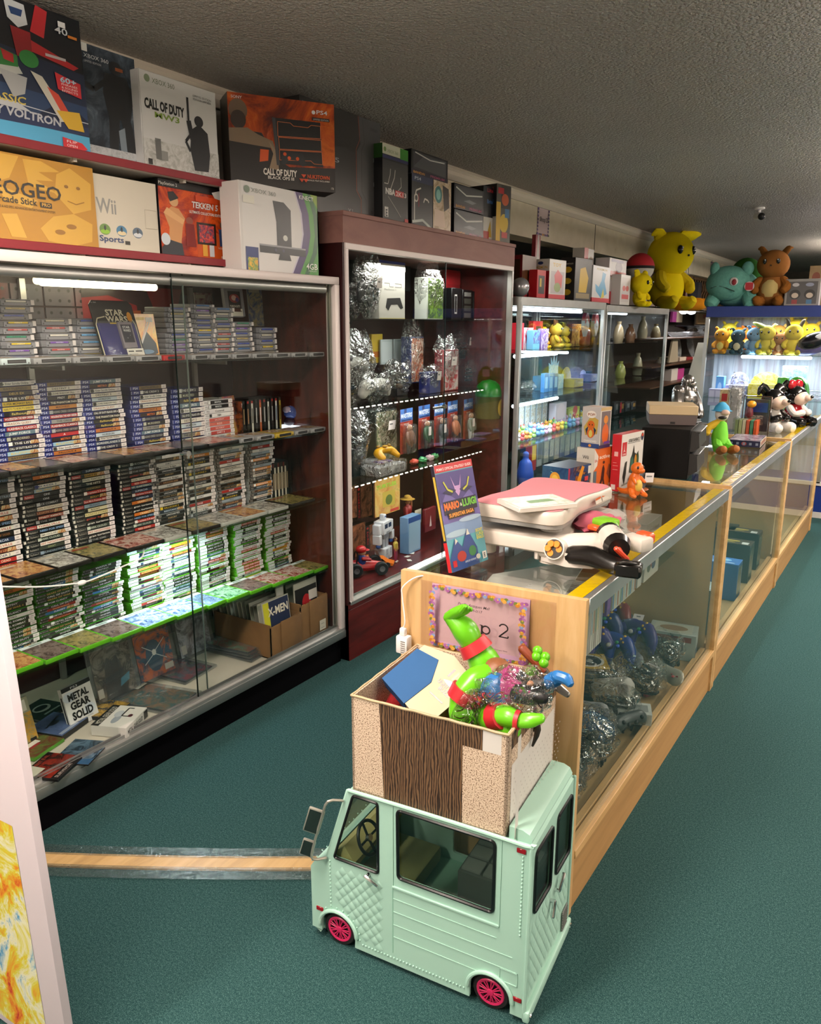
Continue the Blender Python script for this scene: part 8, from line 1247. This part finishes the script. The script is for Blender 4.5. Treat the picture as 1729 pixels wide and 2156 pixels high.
# ---- boxes standing in the middle counter
c2b=[('blue topped game box third from the near post in the middle counter',1562,1200,.16,.12,.2,'#2a5f9a','#2f6fb8'),('grey topped tall box nearest the post in the middle counter',1538,1270,.16,.14,.22,'#4a5a58','#8a9496'),('dark box with gold marks, first of two in the middle counter',1580,1165,.18,.12,.22,'#2a3434','#3a3634'),('dark box with gold marks, second of two in the middle counter',1598,1140,.18,.12,.22,'#2a3434','#3e3a36'),('dark green box behind the gold marked ones',1615,1118,.2,.16,.2,'#1f4038','#2f4a44'),('black box with white lettering at the back of the middle counter',1545,1130,.16,.16,.22,'#1c2022','#23282a')]
for i,(lab,px,py,w,d,h,c,tc)in enumerate(c2b):
 p=PZ(px,py,.36);cbox('game_box',lab,min(p.x,-.665),p.y,w,d,h,0,DZ,c,[('r',.1,.1,.9,.9,art('m%d'%(i%2),['#2a4a48','#3a5a54','#24403c','#5a6a4a'],8))],[('r',.1,.1,.9,.9,c)],[('r',0,0,1,1,tc)]+([('r',.2,.5,.6,.7,'#b8a04a'),('r',.2,.25,.5,.35,'#b8a04a'),('r',.7,.1,.9,.5,'#c8c8c4')]if 'gold' in lab else[('t','THE',.2,.55,.2,'#c8d0d0',.5,.02)]if 'black' in lab else[('e',.45,.6,.25,.2,'#8ac0e8'),('r',.15,.15,.85,.25,'#b8d0e8')]if 'blue' in lab else[]),'video game box')
bagged('bagged_toy_pack','dark bagged pack between the boxes in the middle counter','toy pack',0,0,-.83,DZ,.2,.2,.14,block('#23282c'),False,60,.3,4.35)
# ------------------------------------------------------------------ the mint toy truck
MINT=C('#a9d0c0',.42,0,.35);MINTD=C('#8fc0ab',.4);PINK=C('#c8265c',.4);TL,TW,TH=.595,.335,.475
tr=empty('toy_truck','mint green toy food truck with pink wheels, parked at the counter end','toy truck',(-.585,1.412,0),math.radians(5))
prof=[(-.575,.016),(-.598,.03),(-.598,.215),(-.588,.232),(-.545,.262),(-.482,.468),(-.47,.476),(-.012,.476),(0,.466),(0,.016)]
def arch_pts(u,r,n=12):return[(u+r*math.cos(math.pi-math.pi*i/n),.05+r*math.sin(math.pi-math.pi*i/n))for i in range(n+1)]
side=[(-.598,.03),(-.598,.215),(-.588,.232),(-.545,.262),(-.482,.468),(-.47,.476),(-.012,.476),(0,.466),(0,.016),(-.036,.016)]+[(u,z)for u,z in reversed(arch_pts(-.088,.052))]+[(-.14,.016),(-.465,.016)]+[(u,z)for u,z in reversed(arch_pts(-.515,.052))]+[(-.567,.03)]
def hole_plate(outer,holes,y,th,mat):
 """flat plate in the side plane with window holes"""
 bm=bmesh.new();loops=[]
 for lp in[outer]+holes:
  vs=[bm.verts.new((u,y,z))for u,z in lp];loops+=[bm.edges.new((vs[i],vs[(i+1)%len(vs)]))for i in range(len(vs))]
 bmesh.ops.triangle_fill(bm,edges=loops,use_beauty=True)
 ex=bmesh.ops.extrude_face_region(bm,geom=list(bm.faces));bmesh.ops.translate(bm,vec=(0,th,0),verts=[v for v in ex['geom']if isinstance(v,bmesh.types.BMVert)]);bmesh.ops.recalc_face_normals(bm,faces=bm.faces)
 return MB().bm(bm,mat)
def rrect(pts,r=.012,n=4):
 q=[];m=len(pts)
 for i in range(m):
  a,b_,c=V(pts[i-1]+(0,)),V(pts[i]+(0,)),V(pts[(i+1)%m]+(0,));d1,d2=(a-b_).normalized(),(c-b_).normalized()
  p1,p2=b_+d1*r,b_+d2*r
  for k in range(n+1):t=k/n;p=p1*(1-t)**2+b_*2*t*(1-t)+p2*t*t;q.append((p.x,p.y))
 return q
DW=rrect([(-.463,.465),(-.393,.465),(-.393,.268),(-.523,.268)],.008);SW=rrect([(-.338,.464),(-.086,.464),(-.086,.276),(-.336,.276)],.012)
hole_plate(side,[DW,SW],0,.008,MINT).build('near_side',tr);FW=rrect([(-.338,.464),(-.086,.464),(-.086,.13),(-.336,.13)],.012);hole_plate(side,[DW,FW],TW,-.008,MINT).build('far_side',tr)
bd=MB()
for(a,c)in zip(prof[:-1],prof[1:]):
 if(a,c)in(((-.545,.262),(-.482,.468)),((0,.466),(0,.016))):continue
 bd.add([(a[0],.004,a[1]),(c[0],.004,c[1]),(c[0],TW-.004,c[1]),(a[0],TW-.004,a[1])],[(3,2,1,0)],MINT)
bd.box((-.585,.01,.10),(-.005,TW-.01,.108),MINTD);bd.box((-.598,.02,.016),(-.57,TW-.02,.05),MINT);bd.build('body_shell',tr)
b=MB();b.prism([(-.058,0),(-.006,0),(-.003,.010),(-.010,.024),(-.026,.031),(-.058,.032)],(0,.012,.474),(1,0,0),(0,0,1),(0,TW-.024,0),MINT);b.build('raised_roof',tr)
b=MB();b.limb([(-.001,-.001,.02),(-.0,-.001,.25),(-.0,-.001,.468),(-.014,-.001,.478),(-.25,-.001,.479),(-.475,-.001,.476)],.005,MINT,8,4);b.build('edge_trim',tr);MB().limb([(0,TW,.02),(0,TW,.468)],.005,MINT,8,2).build('edge_trim',tr)
def inside(p,poly):
 c=False
 for i in range(len(poly)):
  (x1,y1),(x2,y2)=poly[i-1],poly[i]
  if(y1>p[1])!=(y2>p[1])and p[0]<(x2-x1)*(p[1]-y1)/(y2-y1)+x1:c=not c
 return c
def quilt(b,o,u,v,poly,holes,s,t,n_,mat):
 for i in range(-20,40):
  for j in range(-20,40):
   cx,cy=(i-j)*s,(i+j)*t
   pts=[(cx+s*.94,cy),(cx,cy+t*.94),(cx-s*.94,cy),(cx,cy-t*.94)]
   if all(inside(p,poly)for p in pts)and not any(inside(p,h)for p in pts+[(cx,cy)]for h in holes):
    P=[V(o)+V(u)*a+V(v)*c for a,c in pts];ctr=V(o)+V(u)*cx+V(v)*cy+V(n_)*.0018
    R=[p*.6+(V(o)+V(u)*cx+V(v)*cy)*.4+V(n_)*.0015 for p in P]
    b.add(P+R+[ctr],[(k,(k+1)%4,4+(k+1)%4,4+k)for k in range(4)]+[(4+k,4+(k+1)%4,8)for k in range(4)],mat)
door=[(-.532,.245),(-.47,.47),(-.375,.47),(-.375,.03),(-.455,.035),(-.462,.085),(-.50,.112),(-.53,.115)]
b=MB();quilt(b,(0,-.0004,0),(1,0,0),(0,0,1),door,[rrect([(-.47,.475),(-.385,.475),(-.385,.258),(-.532,.258)],.004)],.0135,.0155,(0,-1,0),MINT);b.build('quilted_door',tr)
b=MB()
for i in range(13):b.sph((-.537,-.001,.252-i*.0112),.0024,MINT,8,6)
b.build('rivet',tr);b=MB()
for i in range(9):a=math.radians(125-i*16);b.sph((-.515+.066*math.cos(a),-.001,.05+.066*math.sin(a)),.0024,MINT,8,6)
for i in range(32):b.sph((-.44+i*.0092,-.001,.036),.0024,MINT,8,6)
b.build('rivet',tr);b=MB()
for i in range(22):b.sph((-.019,-.001,.448-i*.0098),.0024,MINT,8,6)
b.build('rivet',tr);b=MB()
for i in range(14):b.sph((-.6,.01+i*.023,.224-.004*(i%2)),.002,MINT,6,5)
b.build('rivet',tr)
b=MB();fr=lambda pts,w_,y:[b.limb([(pts[i][0],y,pts[i][1]),(pts[(i+1)%len(pts)][0],y,pts[(i+1)%len(pts)][1])],w_,BLACKP,6,1)for i in range(len(pts))]
fr(DW,.0038,-.001);b.build('window_frame',tr);b=MB();fr(SW,.0042,-.001);b.build('window_frame',tr)
TG=clear('truck_glass','#e6ebe8',1.0)
for q,nm in((DW,'side_window'),(SW,'serving_window')):
 o=MB().prism(q,(0,.003,0),(1,0,0),(0,0,1),(0,.002,0),TG).build(nm,tr)
b=MB()
for z0,u0,u1 in((.21,-.35,-.075),(.172,-.35,-.035),(.134,-.35,-.025),(.098,-.35,-.07)):b.box((u0,-.0012,z0),(u1,.001,z0+.0018),MINT)
b.box((-.352,-.0012,.05),(-.3505,.001,.245),MINTD);b.box((-.352,-.004,.243),(-.07,.002,.2485),MINT,.001,1);b.box((-.352,-.002,.246),(-.3495,.001,.477),MINT);b.box((-.0715,-.002,.246),(-.069,.001,.477),MINT);b.box((-.352,-.002,.4755),(-.069,.001,.478),MINT)
[b.box((x0,-.0016,z0),(x1,.001,z1),MINT)for x0,x1,z0,z1 in((-.066,-.02,.132,.134),(-.066,-.02,.098,.1),(-.066,-.064,.098,.134),(-.022,-.02,.098,.134))];b.build('panel_ridge',tr)
for u,z in((-.583,.088),(-.034,.456),(-.03,.058)):MB().box((u,-.003,z),(u+.022,.001,z+.012),C('#8a1420',.25),.0015,1).build('red_marker',tr)
b=MB();b.limb([(-.425,-.01,.254),(-.39,-.012,.240)],[.005,.004],CHROME,8,2);b.cyl((-.42,0,.256),(-.42,-.01,.254),.005,CHROME,n=10);b.build('door_handle',tr)
for u in(-.515,-.088):
 b=MB();b.limb([(q[0],-.003,q[1])for q in arch_pts(u,.057,10)],.0055,MINT,8,2);b.build('wheel_arch',tr)
 for s,y in((-1,.022),(1,TW-.022)):
  o=MB().lathe([(.026,-.016),(.044,-.016),(.048,-.01),(.048,.01),(.044,.016),(.026,.016)],C('#171213',.7),28,(u,y,.048),'y').build('wheel',tr)
  r=MB();yy=y+s*.0165;r.lathe([(.026,.0),(.034,.0),(.036,s*.003),(.034,s*.005),(.029,s*.004),(.027,-s*.006)],PINK,28,(u,yy-s*.003,.048),'y');r.lathe([(0,s*.004),(.008,s*.003),(.009,0)],PINK,14,(u,yy,.048),'y')
  for k in range(9):a=k*2*math.pi/9;[r.limb([(u+.006*math.cos(a+e*.8),yy,.048+.006*math.sin(a+e*.8)),(u+.029*math.cos(a+e),yy,.048+.029*math.sin(a+e))],.0016,PINK,5,1)for e in(-.13,.13)]
  r.lathe([(0,-s*.006),(.028,-s*.006)],C('#120d0e',.6),20,(u,yy,.048),'y');r.build('pink_rim',o)
b=MB();b.add([(-.545,.02,.262),(-.482,.02,.466),(-.482,TW-.02,.466),(-.545,TW-.02,.262)],[(3,2,1,0)],TG);b.build('windscreen',tr);b=MB();[b.limb([(-.546,y,.262),(-.482,y,.468)],.006,MINT,8,1)for y in(.006,TW-.006)];b.limb([(-.515,TW/2,.36),(-.484,TW/2,.462)],.003,BLACKP,6,1);b.build('windscreen_post',tr)
b=MB();[b.box((-.608,.02,.03+i*.011),(-.594,.30,.037+i*.011),CHROME,.002,1)for i in range(4)];b.build('front_bumper',tr)
DSH=C('#b7ad72',.5);b=MB();b.prism([(-.54,.20),(-.50,.20),(-.47,.26),(-.50,.30),(-.535,.27)],(0,.012,0),(1,0,0),(0,0,1),(0,TW-.024,0),DSH);[b.cyl((-.482,y,.25),(-.476,y,.248),.012,C('#16202c',.3),n=14)for y in(.16,.20,.12)];b.build('dashboard',tr);MB().box((-.52,.03,.11),(-.36,TW-.03,.16),C('#8f8f5a',.6),.01,2).build('cab_seat',tr)
b=MB();M4=Matrix.Translation((-.455,.075,.318))@Euler((0,math.radians(-58),0)).to_matrix().to_4x4()if False else Matrix.Translation((-.455,.06,.31))@Euler((0,math.radians(62),0)).to_matrix().to_4x4();b.T=M4
b.limb([(.042*math.cos(k*math.pi/9),.042*math.sin(k*math.pi/9),0)for k in range(19)],.0045,BLACKP,8,2,1,False);[b.limb([(0,0,-.002),(.042*math.cos(a),.042*math.sin(a),0)],.0034,BLACKP,6,1)for a in(0,math.pi/2,math.pi,-math.pi/2)];b.cyl((0,0,-.004),(0,0,.006),.009,CHROME,n=14);b.build('steering_wheel',tr)
mb_=empty('mirror',None,None);mb_.parent=tr
MR=C('#b8b4a8',.35,.7);b=MB();b.limb([(-.49,-.006,.445),(-.515,-.035,.452),(-.535,-.035,.40),(-.565,-.035,.30),(-.565,-.035,.27),(-.545,-.006,.262)],.0035,MR,8,3);b.build('mirror_arm',mb_)
for u,z,a_,c_ in((-.558,.385,.021,.036),(-.58,.30,.017,.024)):b=MB();b.T=Matrix.Translation((u,-.036,z))@Euler((0,math.radians(16),math.radians(20))).to_matrix().to_4x4();b.box((-a_,-.004,-c_),(a_,.004,c_),MR,.003,2);b.face((-a_*.84,-.0042,-c_*.88),(a_*1.68,0,0),(0,0,c_*1.76)).d([('r',0,0,1,1,C('#59605c',.08,.9))]);b.build('mirror_glass',mb_)
b=MB();b.box((-.22,.10,.11),(-.04,TW-.02,.27),C('#5a5e58',.5));[b.box((-.215+i*.058,.11+j*.055,.27),(-.165+i*.058,.155+j*.055,.275),C('#7c807a',.4))for i in range(3)for j in range(3)];b.build('inner_counter',tr)
W1=rrect([(.03,.445),(.155,.438),(.155,.272),(.03,.284)],.014);W2=rrect([(.195,.437),(.315,.43),(.315,.262),(.195,.272)],.014)
bm_=hole_plate([(-y,z)for y,z in((.004,.02),(.004,.466),(TW-.004,.466),(TW-.004,.02))],[[(-y,z)for y,z in W1],[(-y,z)for y,z in W2]],0,.006,MINT)
b=MB();b.v=[V((-p.y,-p.x,p.z))for p in bm_.v];b.f=bm_.f;b.m=bm_.m;b.mats=bm_.mats;b.build('rear_panel',tr)
b=MB();rect=[(.01,.045),(TW-.01,.045),(TW-.01,.455),(.01,.455)];big1=[(.018,.458),(.168,.458),(.168,.262),(.018,.262)];big2=[(.184,.452),(.328,.452),(.328,.25),(.184,.25)];quilt(b,(.0004,0,0),(0,1,0),(0,0,1),rect,[big1,big2,[(.27,.11),(.325,.11),(.325,.02),(.27,.02)]],.0125,.0185,(1,0,0),MINT);b.build('quilted_door',tr)
for q in(W1,W2):
 b=MB();[b.limb([(.002,q[i][0],q[i][1]),(.002,q[(i+1)%len(q)][0],q[(i+1)%len(q)][1])],.0042,BLACKP,6,1)for i in range(len(q))];b.build('window_frame',tr);MB().prism(q,(-.004,0,0),(0,1,0),(0,0,1),(.002,0,0),TG).build('rear_window',tr)
for y,z,s in((.165,.222,1),(.20,.228,-1)):b=MB();b.limb([(.012,y,z),(.014,y+.018*(s if s>0 else-1)*-1 if s>0 else y+.03,z+(-.03 if s>0 else .028))],.005,CHROME,8,2);b.cyl((0,y,z),(.013,y,z),.005,CHROME,n=8);b.build('door_handle',tr)
b=MB();b.box((.002,.278,.03),(.004,.322,.10),C('#7a7c78',.4));[b.box((.004,.279,.034+i*.008),(.0055,.321,.037+i*.008),C('#5a5c58',.5))for i in range(8)];b.build('vent_plate',tr)
b=MB();b.box((-.004,-.006,.012),(.012,TW+.006,.042),MINT,.004,2);b.cyl((.012,.008,.026),(.016,.008,.026),.008,CHROME,n=12);b.cyl((.012,TW-.008,.026),(.016,TW-.008,.026),.008,CHROME,n=12);b.build('rear_bumper',tr)
# ------------------------------------------------------------------ the open toy box on the truck roof
def speck():
 m,nt,b=newmat('speckled_cream_card');v=coords(nt);n=N(nt,'ShaderNodeTexNoise',Scale=330,Detail=2,Roughness=.7);nt.links.new(v,n.inputs['Vector'])
 r=ramp(nt,[(.40,'#5f4028'),(.46,'#cdb49a'),(.6,'#dcc6b0')],n.outputs['Fac']);nt.links.new(r.outputs[0],b.inputs['Base Color']);b.inputs['Roughness'].default_value=.6;return m
def darkgrain():
 m,nt,b=newmat('dark_printed_wood_grain');v=coords(nt,(1,1,.22));w_=N(nt,'ShaderNodeTexWave',Scale=48,Distortion=9,Detail=3);w_.inputs['Detail Scale'].default_value=1.2;nt.links.new(v,w_.inputs['Vector'])
 n=N(nt,'ShaderNodeTexNoise',Scale=90,Detail=3);nt.links.new(coords(nt,(1,1,.15)),n.inputs['Vector']);mx=N(nt,'ShaderNodeMath',operation='MULTIPLY_ADD');nt.links.new(n.outputs['Fac'],mx.inputs[0]);mx.inputs[1].default_value=.5;nt.links.new(w_.outputs['Fac'],mx.inputs[2])
 r=ramp(nt,[(.3,'#2a1b12'),(.75,'#4a3323'),(1.15/1.2,'#6d5238')],mx.outputs[0]);nt.links.new(r.outputs[0],b.inputs['Base Color']);b.inputs['Roughness'].default_value=.55;return m
SPK,DGR=speck(),darkgrain();WHP=C('#d6d0ca',.6);DOT=C('#b9b1aa',.6)
bz=.479;bxl,bx0,by0,dp,bh=-.466,-.064,.004,.345,.254
ea=math.radians(5);O=V((-.585,1.412,0));ex_,ey_=V((math.cos(ea),math.sin(ea),0)),V((-math.sin(ea),math.cos(ea),0))
BW_=bx0-bxl
tb=empty('storage_box','speckled cream storage box with dark wood grain panels, full of toys on the truck','box',O+ex_*bxl+ey_*by0+V((0,0,bz)),ea)
H2=bh+.0;b=MB();T_=.006
for q in(((0,0,0),(BW_,T_,H2)),((0,dp-T_,0),(BW_,dp,H2)),((0,0,0),(T_,dp,H2)),((0,0,0),(BW_,dp,T_))):b.box(q[0],q[1],SPK)
b.prism([(0,0),(dp,0),(dp,H2),(.22,H2),(.21,H2-.055),(.15,H2-.06),(.14,H2-.0),(0,H2)],(BW_,0,0),(0,1,0),(0,0,1),(-T_,0,0),SPK);b.build('box_walls',tb)
f=MB().face((0,0,0),(BW_,0,0),(0,0,H2));f.d([('p',[(.19,1),(.85,1),(.85,.79),(.73,.79),(.735,0),(.22,0)],DGR),('r',.85,.79,.96,.99,WHP)]);f.build('wood_grain_panel',tb)
f=MB().face((BW_,0,0),(0,dp,0),(0,0,H2));f.d([('p',[(.06,1),(.4,1),(.43,.8),(.06,.82)],DGR),('p',[(.66,1),(1,1),(1,.78),(.63,.8)],DGR),('r',.07,0,.97,.66,WHP)]+[('e',.12+.055*i+.027*(j%2),.06+.055*j,.007,.009,DOT)for i in range(15)for j in range(10)]+[('r',0,.0,.06,1,WHP)]);f.build('dotted_panel',tb)
f=MB().face((BW_,dp-T_,0),(-BW_,0,0),(0,0,H2));f.d([('r',.0,.0,1,.86,'#c9bcb0'),('r',0,.87,.76,1,DGR)]);f.build('inner_lining',tb)
b=MB();WV=C('#b49a78',.7)
for p,q in(((0,0),(BW_,0)),((BW_,0),(BW_,.14)),((BW_,.22),(BW_,dp)),((BW_,dp),(0,dp)),((0,dp),(0,0))):
 n=14;b.limb([(p[0]+(q[0]-p[0])*k/n,p[1]+(q[1]-p[1])*k/n+.0,H2+.001*math.sin(k*2.3))for k in range(n+1)],.0034,WV,6,2)
b.build('card_edge',tb)
b=MB();b.box((BW_-.004,.17,H2-.075),(BW_+.004,.176,H2+.01),C('#4a443e',.3,.7));b.limb([(BW_+.003,.165,H2-.02),(BW_+.014,.16,H2-.06),(BW_+.006,.15,H2-.10)],[.006,.008,.003],C('#4a443e',.3,.6),8,3);b.build('metal_clip',tb)
BO=tb.location.copy()
def bl_(u,v,z):return O+ex_*u+ey_*v+V((0,0,z))
def inbox(name,label,cat,u,v,z,rot=(0,0,0)):return empty(name,label,cat,bl_(u,v,z),rot=(rot[0],rot[1],rot[2]+ea))
GRN=C('#62b41a',.28);GRS=C('#b3222a',.4)
t=inbox('action_figure','bright green toy figure with red knee bands, upside down, legs out of the box','action figure',0,0,0)
def rel(pts):return[V((u,v,z))for u,v,z in pts]
b=MB();b.limb(rel([(-.19,.19,.765),(-.20,.19,.80),(-.225,.19,.835)]),[.034,.04,.03],GRN,14,4);b.limb(rel([(-.232,.19,.842),(-.25,.185,.875),(-.285,.18,.905)]),[.028,.032,.02],GRN,14,4);b.limb(rel([(-.288,.178,.905),(-.27,.17,.922),(-.245,.165,.938)]),[.018,.017,.016],GRN,12,3,.8)
for k in(-1,0,1):b.limb(rel([(-.248,.163+k*.007,.937),(-.234+k*.004,.16+k*.009,.945-k*.006)]),[.008,.006],GRN,8,2)
b.build('leg',t);b=MB();b.limb(rel([(-.218,.19,.825),(-.235,.19,.848)]),[.042,.037],GRS,14,3,1,False);b.build('knee_band',t)
b=MB();b.limb(rel([(-.16,.16,.79),(-.19,.12,.782),(-.21,.09,.762)]),[.03,.036,.03],GRN,14,4);b.limb(rel([(-.214,.085,.75),(-.21,.078,.715),(-.214,.074,.68)]),[.027,.03,.018],GRN,14,4);b.limb(rel([(-.212,.07,.682),(-.235,.05,.676),(-.255,.045,.678)]),[.018,.018,.012],GRN,12,3,.7);b.build('leg',t)
b=MB();b.limb(rel([(-.203,.095,.768),(-.216,.085,.742)]),[.039,.036],GRS,14,3,1,False);b.build('knee_band',t);b=MB();b.limb(rel([(-.155,.16,.80),(-.17,.18,.72),(-.18,.18,.62)]),[.035,.06,.06],C('#7a4a2a',.5),14,3);b.build('torso',t);b=MB();b.prism([(-.16,.80),(-.125,.815),(-.11,.80),(-.11,.76),(-.14,.765),(-.15,.74)],(0,.14,0),(1,0,0),(0,0,1),(0,.012,0),C('#c8862a',.5));b.build('belt_flap',t)
t=inbox('action_figure','second green toy figure lying low with red knee and ankle bands, toes at rim','action figure',0,0,0)
b=MB();b.limb(rel([(-.16,.12,.70),(-.135,.09,.715),(-.112,.07,.735)]),[.03,.034,.028],GRN,14,3);b.limb(rel([(-.108,.066,.74),(-.085,.06,.745),(-.062,.055,.745)]),[.024,.024,.018],GRN,12,3);b.limb(rel([(-.06,.055,.745),(-.035,.055,.752),(-.012,.06,.76)]),[.017,.018,.012],GRN,12,3,.75);b.build('leg',t)
b=MB();b.limb(rel([(-.125,.078,.727),(-.1,.063,.742)]),[.034,.030],GRS,12,2,1,False);b.build('knee_band',t);b=MB();b.limb(rel([(-.068,.056,.745),(-.058,.056,.745)]),[.023,.022],GRS,12,2,1,False);b.build('ankle_band',t);b=MB();b.limb(rel([(-.15,.10,.66),(-.11,.08,.69),(-.085,.07,.71)]),[.034,.034,.026],GRN,12,3);b.build('leg',t)
t=inbox('action_figure','green toy hand gripping a brown handled grey blade at the back of the box','action figure',-.1,.29,.78,(0,0,0));b=MB();[b.sph((.02*i,-.008+.01*j,.02-.012*i+.012*j),.013,GRN,10,8)for i in range(2)for j in range(2)];b.limb([(-.02,.01,-.05),(-.005,0,-.01)],[.018,.016],GRN,10,2);b.build('hand',t);b=MB();b.limb([(-.035,-.01,.035),(.02,-.01,-.01)],[.012,.01],C('#7a3418',.5),10,2);b.limb([(.02,-.01,-.01),(.05,-.012,-.04),(.085,-.012,-.06)],[.011,.012,.008],C('#6d6c68',.25,.8),8,2,.5);b.build('blade',t)
t=inbox('action_figure','bagged toy figure in magenta and blue with one blue boot over the box rim','action figure',0,0,0);BLU,MAG,BKS,SKN=C('#2468a8',.35),C('#b0307a',.35),C('#17151a',.35),C('#c08a68',.45)
b=MB();b.limb(rel([(-.135,.12,.778),(-.115,.12,.782),(-.088,.12,.785)]),[.03,.034,.026],MAG,14,3);b.build('torso',t);b=MB();b.limb(rel([(-.15,.115,.775),(-.137,.115,.78)]),[.034,.038],BLU,12,3);b.build('collar',t);b=MB();b.sph(V((-.166,.11,.772)),(.02,.02,.022),SKN);o=b.build('head',t);MB().sph(V((-.172,.118,.782)),(.022,.022,.02),C('#2a1a14',.6)).build('hair',o)
b=MB();b.limb(rel([(-.085,.11,.782),(-.055,.105,.785),(-.022,.10,.79)]),[.024,.022,.016],BKS,12,3);b.limb(rel([(-.085,.13,.788),(-.055,.135,.797),(-.02,.135,.812)]),[.022,.02,.015],BKS,12,3);[b.box((-.075+i*.02,.088,.79),(-.067+i*.02,.125,.803),MAG,.003,1)for i in range(2)];b.build('leg',t);b=MB();b.limb(rel([(-.02,.135,.812),(-.004,.135,.826),(.0,.13,.834)]),[.017,.018,.014],BLU,12,3);b.limb(rel([(-.0,.13,.834),(.022,.125,.834),(.032,.12,.828)]),[.014,.014,.01],BLU,10,3);b.build('boot',t)
b=MB();b.limb(rel([(-.13,.13,.80),(-.11,.135,.818),(-.09,.13,.818)]),[.015,.016,.013],MAG,10,3);b.limb(rel([(-.088,.13,.817),(-.07,.125,.81)]),[.014,.011],BKS,10,2);b.sph(V((-.058,.12,.805)),.009,SKN);b.build('arm',t)
bm=MB();vs=[];bm.sph(V((-.10,.115,.785)),(.10,.06,.05),BAG,28,18,(0,-.22,0),.45,2);bm.limb(rel([(-.17,.06,.77),(-.19,.05,.72),(-.18,.045,.672)]),[.03,.034,.03],BAG,14,4,.6);bm.build('clear_bag',t)
sh2=inbox('toy_vehicle','white and blue toy spaceship piece with red green and blue stripes in the box','toy',-.335,.165,.72,(math.radians(32),math.radians(20),math.radians(-18)))
CRM=C('#bdb095',.6,0,.2);b=MB();b.prism([(-.085,-.075),(.03,-.085),(.09,-.05),(.095,.075),(.0,.09),(-.08,.06)],(0,0,-.02),(1,0,0),(0,1,0),(0,0,.05),CRM);b.face((-.09,-.09,.03),(.19,0,0),(0,.18,0)).d([('r',.62,.72,.65,.86,'#8a2430'),('r',.7,.72,.73,.86,'#7aa83a'),('r',.78,.72,.81,.86,'#24405e'),('t','BUZZ',.66,.5,.06,'#2a2622',.2,.03),('t','LIGHTYEAR',.58,.57,.06,'#2a2622',.34,.03),('p',[(.62,.65),(.72,.7),(.88,.66),(.8,.63),(.7,.63)],'#6a9ac0'),('r',.62,.38,.86,.40,'#1a1816')]);b.build('shell',sh2)
b=MB();b.prism([(-.088,-.078),(.005,-.085),(.012,.0),(-.02,.055),(-.085,.04)],(0,0,-.014),(1,0,0),(0,1,0),(0,0,.046),C('#1f4f80',.6,0,.2));b.build('blue_wing',sh2);b=MB();b.box((.0,-.10,-.05),(.10,-.055,-.005),C('#1a1a1c',.3),.004,1);b.box((.03,-.104,-.004),(.09,-.06,.02),C('#55544c',.4),.003,1);b.cyl((.05,-.105,.008),(.05,-.108,.008),.007,C('#8a2a28'),n=12);b.build('black_base',sh2)
o=MB().lathe([(0,.03),(.03,.026),(.05,.01),(.056,-.012),(.05,-.02)],C('#a02426',.4),20).build('toy_wheel_cover');put(o,bl_(-.36,.24,.715),rot=(.5,-.2,0));tag(o,'round red toy dome behind the white and blue wing piece','toy')
o=MB().limb([(0,0,-.06),(.01,0,0),(.0,.02,.05)],[.02,.028,.02],C('#982428',.4),10,3).build('toy_limb');put(o,bl_(-.425,.15,.67),rot=(.2,.5,0));tag(o,'red toy limb with dark frame at the near corner of the box','toy')
for i,(u,v,z,s,c)in enumerate([(-.37,.2,.60,.06,'#3a3430'),(-.24,.26,.60,.06,'#5a4030'),(-.16,.22,.61,.06,'#8a6a4a'),(-.16,.13,.59,.055,'#2a3a6a'),(-.29,.13,.59,.06,'#161616')]):o=MB().sph((0,0,0),(s,s*.8,s*.75),C(c,.5),14,10,None,.5,i).build('toy_bundle');put(o,bl_(u,v,z));tag(o,['dark','brown','tan','navy','black'][i]+' toy bundle packed deep in the storage box','toy')
